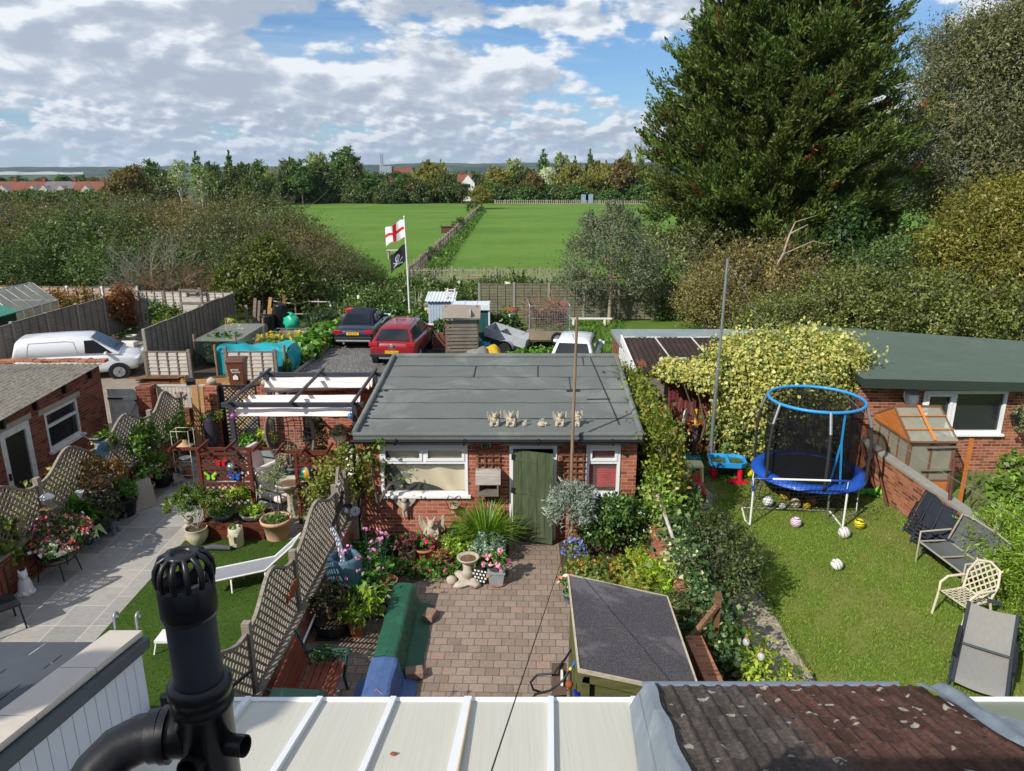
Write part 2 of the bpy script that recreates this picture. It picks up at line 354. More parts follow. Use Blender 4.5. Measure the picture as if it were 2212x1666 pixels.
def m_wood(name,cols,scale=(1.5,1.5,26),rough=.85,tone=.4):
 t=NT(name);p=t.mapping(t.pos(),scale);n=t.noise(p,1.6,7,.65,.6);l=t.noise(t.pos('world'),1.7,4)
 c=t.ramp(n,[(.28,hexc(cols[0])),(.5,hexc(cols[1])),(.72,hexc(cols[2]))]);c=t.mix(t.math('MULTIPLY',t.step(l,.4,.75),tone),c,hexc(cols[0]))
 return t.bsdf(c,rough,0,n,.35,.006,.25)
W_GREY=m_wood('weathered_wood',['5a5148','7a7066','978c80']);W_PALE=m_wood('silvered_wood',['969088','b5aea5','cdc7be'])
W_DARK=m_wood('dark_fence_wood',['675f55','80776b','958c7e']);W_GREEN=m_wood('algae_wood',['4d4f3c','6b6a54','8b8672'])
W_RED=m_wood('red_stain_wood',['4a2419','602f21','74402f']);W_BROWN=m_wood('brown_wood',['5b4030','73543e','8f6e54'])
W_BENCH=m_wood('bench_slat_wood',['5e2c1e','773a28','8c4c38'],rough=.5);W_TAN=m_wood('new_timber',['8f6a42','ab8459','c29d70'])
W_SHED=m_wood('shed_green_wood',['4a4c2c','5d5f38','74734c']);W_DOOR=m_wood('green_door_wood',['3b4432','48543c','5a664a'],(9,9,1.2),.65)
W_ORANGE=m_wood('orange_stain',['9a5a28','b86e34','c98448']);W_BURG=m_wood('burgundy_peeling',['4c1f24','6a2c32','a08478'],(16,16,1.0))
W_POLE=m_wood('pole_wood',['6a5646','8a735e','a08a74'],(20,20,1));W_TRELLIS=m_wood('trellis_wood',['6b6257','8c8275','a89e90'])
CONCP=mat('post_concrete','8d8a80',.9,.15,8,dirt=('5f5a4c',.4));LINTEL=mat('lintel_stone','a39988',.9,.15,12,dirt=('7c7264',.4))
UPVC=mat('white_upvc','e4e6e8',.35,.03,5,bump=0);WPAINT=mat('white_flaking_paint','d2d2cc',.6,.08,12,dirt=('7d7468',.45));WHITE=mat('white_paint','dcdcd8',.5,.05,10)
BLACK=mat('black_metal','1c1d20',.45,.2,10);PLASB=mat('black_plastic','1c1d21',.34,.15,14,dirt=('4c4d50',.12));PIPEG=mat('weathered_pipe','6d747a',.7,.25,14,dirt=('34383c',.7))
PIPEK=mat('pipe_barrel','3b3f48',.5,.15,6,dirt=('15161a',.5));GREYM=mat('galvanised','a5aaae',.4,.12,14,metal=.7);ALU=mat('aluminium','c4c8cb',.35,.06,9,metal=.8)
ANTH=mat('anthracite_metal','363b42',.5,.1,8);RUST=mat('rusty_metal','8a4a2a',.85,.3,14,bump=.3);LEAD=mat('lead_sheet','7d8790',.6,.18,5,dirt=('a9b2b8',.4));IRONG=mat('green_iron','1f4a42',.5,.2,12)
TERRA=mat('terracotta','b07350',.85,.15,9,dirt=('c3a48c',.3));TERRAP=mat('pale_terracotta','c39c80',.85,.12,9,dirt=('d4bda8',.4));CREAMP=mat('cream_glaze','b8b39a',.6,.12,8);BLUEP=mat('blue_glaze','274a7c',.3,.2,8)
STONE=mat('cast_stone','b0a797',.9,.14,16,bump=.4,dirt=('7a7264',.5));STONEL=mat('pale_stone','aea491',.9,.08,14,bump=.3,dirt=('a0937c',.35));STONEB=mat('grey_blue_stone','6d7885',.9,.15,14)
WICKER=mat('grey_wicker','77726c',.75,.25,30);PINKF=mat('pale_pink_fabric','dccfcb',.95,.05,6,bump=.1);GREYF=mat('grey_sling','8b8c92',.8,.1,40);GREYS=mat('bench_sling','5a5c5c',.8,.15,50);LOUNF=mat('lounger_sling','8a8882',.85,.12,34,stretch=(3,1,1))
TAUPE=mat('taupe_metal','9a9484',.5,.08,9);CREAMM=mat('cream_metal','c9bfa8',.55,.06,9)
COPING=mat('pale_coping','cdc3b6',.85,.06,5,dirt=('b3a494',.3));SLATE=mat('slate_tile','4d5157',.6,.14,8);CLAD=mat('white_cladding','d8dbe2',.4,.02,3,bump=0)
def m_glass(name,tint=(.02,.025,.03),rough=.03):
 t=NT(name);return t.bsdf(tint,rough,0,None,spec=.8)
GLASS=m_glass('window_glass');CARGL=m_glass('car_glass',(.012,.014,.016),.05)
def m_clear(name,tint,a,rough=.1):
 t=NT(name);n=t.noise(t.pos(),6,5);return t.bsdf(tint,t.math('ADD',t.math('MULTIPLY',n,.2),rough),0,None,spec=.6,alpha=t.math('ADD',t.math('MULTIPLY',n,.15),a))
CLEARG=m_clear('clear_glazing',(.5,.55,.5),.06);GHOUSE=m_clear('dusty_glazing',(.36,.36,.28),.55,.3)
def m_net(name,col,a):t=NT(name);return t.bsdf(col,.9,0,None,spec=.1,alpha=a)
def m_poly():
 t=NT('polycarbonate');p=t.pos('world');l=t.noise(t.mapping(p,(60,.6,.6)),1,2);s=t.noise(p,1.1,5)
 c=t.ramp(l,[(.4,hexc('c4c1b3')),(.6,hexc('c9c6b8'))]);d=t.step(t.noise(t.mapping(p,(22,1.2,1.2)),1,6,.7),.55,.75)
 c=t.mix(t.math('MULTIPLY',d,t.math('MULTIPLY',t.step(t.math('ADD',s,t.math('MULTIPLY',t.n('ShaderNodeSeparateXYZ').outputs[0],0)),.4,.65),.55)),c,hexc('9a9370'))
 return t.bsdf(c,.22,0,l,.08,.004,.5)
POLY=m_poly()
POLY_G=mat('green_tint_sheet','8c9483',.25,.05,3,bump=0)
def m_leaf(name='leaf',trans=.36,gloss=.035,rough=.5):
 t=NT(name);a=t.n('ShaderNodeAttribute',attribute_name='col');d=t.n('ShaderNodeBsdfDiffuse');r=t.n('ShaderNodeBsdfTranslucent');g=t.n('ShaderNodeBsdfGlossy');g.inputs['Roughness'].default_value=rough
 t.put(a.outputs['Color'],d.inputs[0])
 hs=t.mix(1,a.outputs['Color'],(1.25,1.3,.55),'MULTIPLY');t.put(hs,r.inputs[0])
 m1=t.n('ShaderNodeMixShader');m1.inputs[0].default_value=trans;t.t.links.new(d.outputs[0],m1.inputs[1]);t.t.links.new(r.outputs[0],m1.inputs[2])
 m2=t.n('ShaderNodeMixShader');m2.inputs[0].default_value=gloss;t.t.links.new(m1.outputs[0],m2.inputs[1]);t.t.links.new(g.outputs[0],m2.inputs[2])
 t.t.links.new(m2.outputs[0],t.out.inputs[0]);return t.m
LEAF=m_leaf();PETAL=m_leaf('petal',.3,.02);NEEDLE=m_leaf('needle',.2,.02)
BARK=mat('bark','5c5044',.95,.3,12,bump=.6);BARKP=mat('pale_bark','9c8c78',.9,.2,12,bump=.4);TWIG=mat('twig','6f6458',.95,.25,9)
PAINTS={}
def paint(name,hexs,rough=.3,coat=.6):
 if name in PAINTS:return PAINTS[name]
 t=NT(name);PAINTS[name]=t.bsdf(hexc(hexs),rough,0,None,spec=.5,**{'Coat Weight':coat,'Coat Roughness':.08});return PAINTS[name]
def plastic(name,hexs,rough=.4):return paint(name,hexs,rough,.1)
def emat(name,hexs):return mat(name,hexs,.6,.05,8,bump=0)
def pal(n,cols,jit=.22):
 c=np.array([hexc(h)for h,w in cols]);p=np.array([w for h,w in cols],float);p/=p.sum()
 o=c[rng.choice(len(cols),n,p=p)]*1.3;o=o*.68+(c*p[:,None]).sum(0)*.416;return np.clip(o*(1+rng.normal(0,jit*.7,(n,1))).clip(.4,1.8),0,1)
def unit(a):return a/np.maximum(np.linalg.norm(a,axis=1,keepdims=True),1e-9)
def leaves(name,P,size,cols,parent=None,material=None,asp=.5,up=.5,dirs=None,dirw=1.0,fold=.12,jit=.3,loc=(0,0,0),nrm=None):
 n=len(P);a=unit(rng.normal(size=(n,3)))
 if dirs is not None:a=unit(a*(1-dirw)+np.asarray(dirs)*dirw+1e-6)
 nn=rng.normal(size=(n,3));nn[:,2]+=up*2;nn=nn if nrm is None else nn*.75+nrm*1.5;b=unit(np.cross(nn,a));nn=np.cross(a,b)
 l=(size*(1+rng.normal(0,jit,n)).clip(.4,1.9))[:,None]if np.isscalar(size)else np.asarray(size)[:,None]
 w=l*asp
 vs=np.empty((n,4,3),np.float32);vs[:,0]=P-a*l*.5;vs[:,1]=P+b*w*.5+nn*l*fold;vs[:,2]=P+a*l*.5;vs[:,3]=P-b*w*.5+nn*l*fold
 me=bpy.data.meshes.new(name);me.vertices.add(4*n);me.vertices.foreach_set('co',vs.ravel())
 me.loops.add(4*n);me.loops.foreach_set('vertex_index',np.arange(4*n,dtype=np.int32));me.polygons.add(n);me.polygons.foreach_set('loop_start',np.arange(0,4*n,4,dtype=np.int32))
 me.polygons.foreach_set('loop_total',np.full(n,4,np.int32))
 ca=me.color_attributes.new('col','FLOAT_COLOR','POINT');cc=np.ones((n,4,4),np.float32);cc[:,:,:3]=cols[:,None,:];ca.data.foreach_set('color',cc.ravel())
 me.materials.append(material or LEAF);me.update(calc_edges=True)
 o=bpy.data.objects.new(name,me);COL.objects.link(o);o.location=loc
 if parent:o.parent=parent
 return o
def clump(n,lobes,per=40,spread=.12,low=.0,shell=.35,shoots=0.0):
 """n leaf places in clumps on and just under the skin of a few ellipsoids (cx,cy,cz,rx,ry,rz)"""
 lb=np.array(lobes,float);ar=(lb[:,3]*lb[:,4]+lb[:,4]*lb[:,5]+lb[:,3]*lb[:,5]);ar/=ar.sum();k=max(3,n//per)
 i=rng.choice(len(lb),k,p=ar);d=unit(rng.normal(size=(k,3)));d[:,2]=np.where(d[:,2]<-.55+low,-d[:,2],d[:,2])
 rad=1-shell*rng.random(k)**1.6;C=lb[i,:3]+d*lb[i,3:]*rad[:,None];s=lb[i,3:].mean(1)*spread*(.6+.9*rng.random(k))
 j=rng.integers(0,k,n);P=C[j]+rng.normal(size=(n,3))*s[j][:,None]
 m=int(n*shoots)
 if m>12:
  q=m//11+1;b=rng.integers(0,k,q);dd=unit(d[b]*.8+[0,0,.75]+rng.normal(0,.4,(q,3)));ln=lb[i[b],3:].mean(1)*rng.uniform(.2,.55,q);w=rng.integers(0,q,m);S=lb[i[b],:3]+d[b]*lb[i[b],3:]*.93;P[:m]=S[w]+dd[w]*(ln[w]*rng.random(m)**.8)[:,None]+rng.normal(0,.02,(m,3))*lb[:,3:].mean();j[:m]=b[w]
 return P,unit(P-lb[i[j],:3]),j
def bush(name,label,cat,loc,lobes,n,size,cols,group=None,per=40,spread=.12,asp=.5,up=.4,stems=5,barkm=None,low=.1,jit=.22,clumpjit=.22,dirw=.0,flowers=None,part='foliage',rz=0.0,minz=.02,shell=.4):
 t=T(name,label,cat,loc,rz,group)
 P,d,j=clump(n,lobes,per,spread,low,shell,.2);ok=P[:,2]>minz;P,d,j=P[ok],d[ok],j[ok]
 c=pal(len(P),cols,jit);cj=(1+rng.normal(0,clumpjit,j.max()+1)).clip(.5,1.6);c=np.clip(c*cj[j][:,None],0,1)
 leaves(part,P,size,c,t,None,asp,up,d if dirw else None,dirw,nrm=None if dirw else d)
 if stems:
  b=B();hz=max(l[2]for l in lobes);br=max(l[3]for l in lobes)
  for k in range(stems):
   l=random.choice(lobes);q=V(l[0]+random.uniform(-.5,.5)*l[3],l[1]+random.uniform(-.5,.5)*l[4],l[2]+random.uniform(-.1,.6)*l[5]);p=V(random.uniform(-.15,.15)*br,random.uniform(-.15,.15)*br,-.02)
   m=p.lerp(q,.5)+V(random.uniform(-.1,.1)*br,random.uniform(-.1,.1)*br,.1*hz);r0=max(.006,.022*hz)
   b.tube([p,m,q],[r0,r0*.7,r0*.25],6)
  b.obj('stem',barkm or BARK,t)
 if flowers:
  fn,fs,fc=flowers[:3];P2,d2,j2=clump(fn,[(l[0],l[1],l[2],l[3]*1.04,l[4]*1.04,l[5]*1.06)for l in lobes],flowers[3]if len(flowers)>3 else 6,.05,.5,.06)
  ok=P2[:,2]>.02;P2,d2=P2[ok],d2[ok];leaves('flower',P2,fs,pal(len(P2),fc,.12),t,PETAL,.85,.5)
 return t
def sheet(name,poly,z,m):return struct(B().add([(x,y,z)for x,y in poly],[tuple(range(len(poly)))]),name,m)
sheet('ground',[(-30000,-200),(30000,-200),(30000,30000),(-30000,30000)],0,FARG)
sheet('rough_ground',[(-60,-6),(60,-6),(60,60),(-60,60)],.004,ROUGHG)
fb=B();fb.grid(lambda u,v:(-60+175*u,48+148*v,.008+.25*math.sin(3*u)*math.sin(3*v)),24,24);struct(fb,'field',FIELD)
def hills():
 px=[(-900,366),(-300,364),(0,363),(150,361),(300,363),(420,359),(560,361),(700,359),(840,356),(960,353),(1060,356),(1150,352),(1260,354),(1380,353),(1600,352),(2000,356),(2600,354),(3200,358)]
 D=7200;rings=[]
 xs=np.linspace(-900,3200,220);ys=np.interp(xs,[p[0]for p in px],[p[1]for p in px])
 b=B()
 def f(u,v):
  i=min(219,int(round(u*219)));p=at(xs[i],ys[i]+.7*math.sin(i*.7)+.5*math.sin(i*1.9+1),D);k=v**.8
  return(p.x*(.5+.5*v),3300+(D-3300)*v,-10+(p.z+10)*(1-(1-k)**1.7)+6*math.sin(i*.31+v*9)*v*(1-v))
 b.grid(f,219,14);t=NT('far_hills');q=t.pos('world');n=t.noise(t.mapping(q,(1,.5,1)),.004,6,.6);h=t.noise(t.mapping(q,(1,.3,1)),.05,2)
 c=t.ramp(n,[(.35,hexc('22301f')),(.52,hexc('303f28')),(.64,hexc('56623f')),(.74,hexc('6f7450'))]);c=t.mix(t.math('MULTIPLY',t.step(h,.66,.72),.5),c,hexc('c9bfb4'))
 struct(b,'hills',t.bsdf(c,.95,spec=.1))
 b=B()
 def c2(u,v):
  p=at(-120+u*300,372.5+(1-v)*(6.5-2.2*u)+1.0*math.sin(u*23)*(v>.5)-(v>.5)*1.2*math.sin(u*3.1)*1.0,3240+30*v);return p
 b.grid(c2,60,5);struct(b,'chalk_cliff',mat('chalk','a3a49e',.95,.25,.02,dirt=('6f7866',.7)))
hills()
OLIVE=[('3c4826',3),('4a5730',3),('586236',2),('2f3b20',2)];GREEN=[('344a20',3),('44602a',3),('547034',2),('28391a',2)]
YELLOW=[('5f602c',3),('6c6a30',3),('7a7238',2),('4e5428',2)];BROWN=[('544a28',3),('665830',2),('3f3c22',2),('76663a',1)];PALE=[('6d7850',3),('828c64',2),('566240',2)];SILVER=[('98a08e',3),('b5bbaa',2),('7d866f',2)]
def tree(name,label,H,lobes,n,size,cols,trunk_r=.2,group=None,per=30,spread=.13,asp=.55,up=.4,dirs=None,cat='tree',bark=None,loc=(0,0,0),rz=0,limbs=6,low=0.0,leafm=None,shell=.45,cj=.2):
 t=T(name,label,cat,loc,rz,group)
 b=B();top=max(l[2]for l in lobes);b.tube([(0,0,-.1),(.05*H*.1,0,H*.3),(0,.02*H,top)],[trunk_r,trunk_r*.75,trunk_r*.15],7)
 for k in range(limbs):
  l=lobes[k%len(lobes)];s=V(0,0,H*random.uniform(.18,.45));e=V(l[0]+random.uniform(-.5,.5)*l[3],l[1]+random.uniform(-.5,.5)*l[4],l[2]+random.uniform(0,.5)*l[5])
  b.tube([s,s.lerp(e,.5)+V(0,0,.03*H),e],[trunk_r*.45,trunk_r*.3,trunk_r*.08],5)
 b.obj('trunk',bark or BARK,t)
 P,d,j=clump(n,lobes,per,spread,low,shell,.16);c=pal(len(P),cols,.18);k=(1+rng.normal(0,cj,j.max()+1)).clip(.5,1.6);c=np.clip(c*k[j][:,None],0,1)
 if dirs=='down':dv=unit(np.c_[rng.normal(0,.25,(n,2)),-np.ones(n)]);leaves('crown',P,size,c,t,leafm,asp,0,dv,.8)
 elif dirs=='up':dv=unit(np.c_[rng.normal(0,.35,(n,2)),np.ones(n)]);leaves('crown',P,size,c,t,leafm,asp,0,dv,.7)
 else:leaves('crown',P,size,c,t,leafm,asp,up,nrm=d)
 return t
def lobes_round(H,R_,k=9,z0=.25):
 out=[(0,0,H*.55,R_*.75,R_*.75,H*.36)]
 for i in range(k):
  a=i*2.4+random.random();z=H*(z0+.12+(.8-z0)*random.random());q=R_*(.55 if z<H*.7 else .3);r=R_*random.uniform(.32,.5)
  out.append((q*math.cos(a),q*math.sin(a),z,r,r,r*.9*H/(2*R_)))
 return out
OLIVE,GREEN,YELLOW,BROWN,PALE,SILVER=[[('%02x%02x%02x'%tuple(min(255,int(int(h[i:i+2],16)*1.18))for i in(0,2,4)),w)for h,w in q]for q in(OLIVE,GREEN,YELLOW,BROWN,PALE,SILVER)]
FP={}
def proto(key,*a,**k):FP[key]=[tree(*a,**k),None,False];FP[key][1]=(k.pop('_w',1))
NF=9000
def far_protos():
 for key,cols in(('olive',OLIVE),('green',GREEN),('brown',BROWN),('pale',PALE),('silver',SILVER),('yellowr',YELLOW)):
  FP[key]=tree('broadleaf_tree','x',10,lobes_round(10,4),NF,.46,cols,.25)
 FP['poplar']=tree('poplar_tree','x',10,[(0,0,3+1.1*i+0,1.25*math.sin(.5+i*.42),1.25*math.sin(.5+i*.42),1.3)for i in range(7)],4200,.34,GREEN,.2,dirs='up')
 FP['poplarp']=tree('poplar_tree','x',10,[(.1*(-1)**i,0,3+1.1*i,1.3*math.sin(.5+i*.42),1.2*math.sin(.5+i*.42),1.3)for i in range(7)],4200,.34,PALE,.2,dirs='up')
 FP['willow']=tree('willow_tree','x',10,lobes_round(10,4.6,11,.15),7000,.75,YELLOW,.3,dirs='down',asp=.25)
 FP['dome']=tree('hedgerow_shrub','x',5,[(0,0,1.8,3.2,2.6,2.6),(1.6,0,1.4,2.2,2,2.4),(-1.7,.2,1.6,2.1,2,2.3),(.4,-1,2.8,1.6,1.4,1.8)],7000,.42,OLIVE,.12,cat='shrub')
 FP['domed']=tree('hedgerow_shrub','x',5,[(0,0,1.7,3.2,2.6,2.6),(1.8,0,1.7,2.0,2,2.4),(-1.5,.2,1.4,2.3,2,2.2)],7000,.42,GREEN,.12,cat='shrub')
 FP['birch']=tree('birch_tree','x',10,[(0,0,6.5,1.6,1.6,3.2),(.8,0,8,1,1,1.6),(-.8,.3,5.6,1.2,1,1.6),(.5,-.3,4.6,1.2,1,1.2)],1500,.36,PALE,.22,bark=mat('birch_bark','b8b2a6',.9,.2,5),per=14,limbs=12)
far_protos()
W0=dict(olive=8.6,green=8.6,brown=8.6,pale=8.6,silver=8.6,yellowr=8.6,poplar=3.4,poplarp=3.4,willow=10,dome=7.6,domed=7.6,birch=4.2);H0=dict(dome=4.6,domed=4.6)
used=set()
LAB=dict(olive='olive green round tree in the row beyond the field',green='mid green round tree in the row beyond the field',pale='pale leafed tree on the skyline beyond the field',poplar='dark narrow poplar rising above the far tree row',poplarp='pale narrow poplar rising above the far tree row',dome='dull olive hedgerow shrub along the far edge of the field',domed='dark green hedgerow shrub along the far edge of the field',brown='brownish tree among the green ones beyond the field',willow='yellowing willow in the far row of trees',yellowr='yellow green round tree in the far row',birch='thin birch with bare white limbs on the skyline',silver='silvery white leafed tree in front of the far poplars')
def far(key,x,ytop,wpx,D,label=None,base=0.0):
 p=at(x,437,D);H=at(x,ytop,D).z-base;w=wpx/F_PX*D*1.04;k=w/W0[key];kh=H/H0.get(key,10.2)
 g=None if label else{'dome':'hedgerow shrubs at the far field edge','domed':'hedgerow shrubs at the far field edge'}.get(key,'trees in the row beyond the field')
 lab=label or LAB[key]
 if key in used:o=dup(FP[key],(p.x,D,base),random.uniform(0,6.3),lab,g,(k,k,kh))
 else:
  used.add(key);o=FP[key];o.location=(p.x,D,base);o.scale=(k,k,kh);o['label']=lab
  if g:o['group']=g
 if label and 'group' in o:del o['group']
 return o
for a in[('brown',275,361,100,150,'dome shaped tree turning brown behind the terraced houses'),('green',332,357,66,170),('birch',393,341,50,150,'airy pale birch, tops above the scrub'),('poplar',434,333,34,175),('birch',438,352,46,140,'birch with bare white trunk and limbs below a poplar'),('olive',467,350,52,170),('poplar',504,331,32,180),('olive',522,352,80,175),('green',568,357,60,185),('pale',590,368,44,180),('olive',626,341,56,190),('green',655,356,60,188),('pale',690,334,56,205),('olive',700,352,80,195),('green',738,332,104,205,'broad tall green tree, the largest in the far row'),('olive',772,348,60,200),('green',800,384,62,192),('dome',842,398,64,190),('green',872,382,52,194),('brown',893,386,50,193),('willow',938,350,92,198,'large yellow willow in the middle of the far row'),('olive',968,372,50,194),('olive',998,394,44,192),('yellowr',1078,361,80,205),('pale',1110,347,56,230),('olive',1130,364,78,205),('brown',1150,372,50,198),('poplar',1173,328,36,235),('poplarp',1208,326,36,240),('poplarp',1222,332,24,240),('poplar',1240,342,24,238),('poplar',1272,328,30,236),('poplarp',1352,320,28,240),('poplarp',1378,318,26,240),('silver',1184,357,50,210),('willow',1238,357,96,205,'wide yellow weeping willow with a bronze top'),('willow',1300,352,110,212,'golden weeping willow near the dark conifer'),('brown',1352,346,80,200,'grey brown conical tree beside the golden willow'),('olive',1392,350,60,215)]:far(*a)
for x in range(648,1010,33):far(random.choice(['dome','domed','dome']),x+random.uniform(-8,8),random.uniform(386,404),random.uniform(62,84),193+random.uniform(-2,6))
for x in range(1060,1420,36):far(random.choice(['dome','domed']),x+random.uniform(-8,8),random.uniform(390,412),random.uniform(66,90),197+random.uniform(-1,5))
for x in(10,45,100,150,178,200):far('green' if x%4 else 'brown',x,383+random.uniform(-2,3),random.uniform(40,60),300,'distant tree behind the terrace roofs' if 0 else None)
for x in range(0,240,30):far(random.choice(['dome','domed']),x,415+random.uniform(-4,4),66,170)
for x in(300,360,480,560):far('dome',x,376,90,160)
for x in range(800,1060,26):far(random.choice(['dome','domed']),x,374+random.uniform(-2,2),60,330)
o=far('yellowr',1040,403,62,158,'lone round bush with yellow patches at the end of the field fence');
ROOFR=mat('far_red_tile','75483a',.9,.25,.6);ROOFG=mat('far_grey_slate','6a6468',.9,.15,.6)
def terrace(x0,x1,yr,D,label,roofm,gables,rz=0.0):
 a=at(x0,yr,D);b_=at(x1,yr,D);w=b_.x-a.x;zr=a.z;ze=zr-2.9
 t=T('terraced_house',label,'house',((a.x+b_.x)/2,D,0),0,'red roofed terrace beyond the scrub')
 B().bx(-w/2,-3.6,-1.5,w/2,3.6,ze).obj('wall',BRICK_L,t)
 r=B().prismM([(-4,ze),(0,zr),(4,ze),(4,ze-.15),(-4,ze-.15)],-w/2,w/2,Matrix.Rotation(R(90),3,'Z')).obj('roof',roofm,t)
 c=B()
 c.box((w/2-.5,0,zr+.3),(.9,.6,1.0));c.lathe([(.14,0),(.12,.4)],(w/2-.7,0,zr+.8),6);c.lathe([(.14,0),(.12,.4)],(w/2-.3,0,zr+.8),6);c.obj('chimney',BRICK_L,r)
 for gx in gables:
  g=B();g.bx(gx-1.3,-4.6,-1,gx+1.3,-3.61,ze+.2);g.prismM([(-1.6,ze+.2),(0,ze+1.9),(1.6,ze+.2)],-4.7,-1.2,Matrix.Identity(3),(gx,0,0));g.obj('gable',mat('far_render','a9a49c',.9,.1,1),t)
  f=B().bx(gx-.9,-4.68,ze-1.7,gx+.9,-4.62,ze-.2).obj('window',UPVC,t);B().bx(gx-.8,-4.7,ze-1.6,gx-.05,-4.69,ze-.3).bx(gx+.05,-4.7,ze-1.6,gx+.8,-4.69,ze-.3).obj('pane',GLASS,f)
 s=B();s.box((-w*.15,-1.9,zr-1.45),(.8,1.1,.08),M=Matrix.Rotation(R(36),3,'X'));s.obj('rooflight',GLASS,r)
for i,(x0,x1,rm,lb)in enumerate([(-70,-12,ROOFR,'outermost red roofed terraced house with one white gable'),(-12,38,ROOFR,'red roofed terraced house with a pair of white gables'),(38,100,ROOFR,'red roofed terraced house with a plain wide roof and one skylight'),(100,166,ROOFG,'mauve slate roofed house in the red terrace'),(166,228,ROOFR,'end house of the red terrace nearest the brown dome tree')]):
 w=(x1-x0)/F_PX*205;terrace(x0,x1,392,205,lb,rm,[-w*.28,w*.25]if i in(1,3)else([w*.1]if i!=2 else[w*.32]))
def farhouse(name,label,x0,x1,yr,ye,D,roofm,wallm,gable_front=True):
 a=at(x0,yr,D);b_=at(x1,ye,D);w=b_.x-a.x;t=T(name,label,'house',((a.x+b_.x)/2,D,0));zr,ze=a.z,b_.z
 B().bx(-w/2,-3,-1,w/2,3,ze).obj('wall',wallm,t)
 r=B().prismM([(-3.4,ze),(0,zr),(3.4,ze)],-w/2-.2,w/2+.2,Matrix.Rotation(R(90),3,'Z')).obj('roof',roofm,t)
 c=B().box((-w*.3,0,zr+.3),(.7,.7,1.1)).obj('chimney',BRICK_L,r)
 if gable_front:
  g=B().prismM([(-1.8,-1),(1.8,-1),(1.8,ze),(0,zr-.3),(-1.8,ze)],-3.6,-.5,Matrix.Identity(3),(w*.3,0,0)).obj('gable',WHITE,t)
  f=B().bx(w*.3-.6,-3.68,ze-1.2,w*.3+.6,-3.62,ze-.2).obj('window',GLASS,g)
farhouse('house','house with orange tiled roof and white gable among the trees',990,1018,376,396,215,ROOFR,BRICK_L)
farhouse('house','low house with dark slate roof half hidden by shrubs',836,872,388,402,215,mat('far_dark_slate','4e525c',.8,.1,1),BRICK_L,False)
farhouse('house','small white walled house glimpsed behind the yellow green tree',1148,1172,372,386,225,ROOFR,WHITE,False)
t=T('industrial_building','large red brick industrial shed with grey end on the horizon','building',(at(855,370,900).x,900,0))
p0,p1=at(838,358,900),at(893,372,900);B().bx(p0.x-t.location.x,-10,-5,p1.x-t.location.x,20,at(850,362,900).z).obj('hall',mat('far_brick','8a5340',.9,.1,.2),t)
B().bx(p0.x-t.location.x-8,-12,-5,p0.x-t.location.x+6,15,at(850,359,900).z).obj('end_block',mat('far_grey_panel','8d98a2',.9,.1,.2),t)
for i,x in enumerate((823.0,826.6)):one(B().tube([(0,0,0),(0,0,at(x,333,1000).z)],[1.3,1.1],8),'chimney_stack',mat('far_stack','9aa4ad',.8,.05,.2),'slim pale chimney stack beyond the far trees','chimney',(at(x,370,1000).x,1000,0),0,'twin chimney stacks on the horizon')
for x,y0,y1 in((286,352,364),(318,350,364)):
 p=at(x,y1,3000);h=at(x,y0,3000).z;b=B()
 for s in(-1,1):b.tube([(s*4,0,0),(0,0,h)],[.8,.4],4)
 for k in(.62,.76,.9):b.tube([(-9+6*k,0,h*k),(9-6*k,0,h*k)],.5,4)
 one(b,'pylon',mat('far_steel','5d666e',.8,.05,.1),'lattice electricity pylon on the far skyline','pylon',(p.x,3000,0),0,'pylons on the far skyline')
def picket_fence(name,label,pts,h,gap,w,m,lean=.03,posts=0,rails=(.3,.8)):
 t=T(name,label,'fence',pts[0]);o=V(*pts[0]);pk=B();rl=B();po=[]
 for a,b_ in zip(pts[:-1],pts[1:]):
  a=V(*a)-o;b_=V(*b_)-o;L=(b_-a).length;d=(b_-a)/L;n=int(L/gap)
  for i in range(n):
   p=a+d*(i+.5)*gap;hh=h*random.uniform(.9,1.06);q=p+V(random.gauss(0,lean),random.gauss(0,lean),hh);pk.beam(p,q,w,.03,(d.y,-d.x,0))
  for k in rails:rl.beam(a+V(0,0,h*k),b_+V(0,0,h*k),.05,.06)
  if posts:
   for i in range(int(L/posts)+1):p=a+d*min(L,i*posts);po.append((p,d))
 tag(pk.obj('palings',m,t),kind='stuff' if 0 else None);rl.obj('rail',m,t)
 for p,d in po[:60]:B().box(p+V(0,0,h*.55),(.12,.12,h*1.1),math.atan2(d.y,d.x)).obj('post',m,t)
 return t
FW=m_wood('field_fence_wood',['6f675c','978e80','b4ab9c'])
picket_fence('picket_fence','rough grey picket fence along the near edge of the field',[(-7.1,50.3,0),(5.5,49.8,0)],.95,.11,.055,FW,.04,3)
picket_fence('picket_fence','weathered paling fence running away across the field',[(-7.1,50.4,0),(-6.9,80,0),(-6.6,150,0)],1.05,.16,.1,FW,.05,3)
picket_fence('rail_fence','pale low fence along the far side of the right field',[(at(1068,437,188).x,188,0),(at(1420,437,184).x,184,0)],1.1,.5,.22,FW,.03,2.6)
n=9000;yy=51+rng.random(n)**1.3*92;P=np.c_[-6.4+rng.random(n)*(.5+.9*rng.random(n)),yy,.1+rng.random(n)*.5]
tag(leaves('fence_weeds',P,.22+.2*(yy/140),pal(n,[('3c5a1e',3),('4f7028',3),('667a38',1)]),None,None,.4,.2),kind='stuff')
for k,(y,s)in enumerate(((62,.9),(96,1.3))):
 bush('bush',['small dark bush against the field fence, nearer one','small bush against the field fence, farther one'][k],'bush',(-6.7,y,0),[(0,0,.6*s,.8*s,.8*s,.7*s)],900,.16*s,OLIVE)
bush('bush','low bush at the foot of the lone yellow patched bush','bush',(-7.3,141,0),[(0,0,.8,1.4,1.4,1.2),(1.4,0,.6,1,1,.8)],1200,.3,OLIVE)
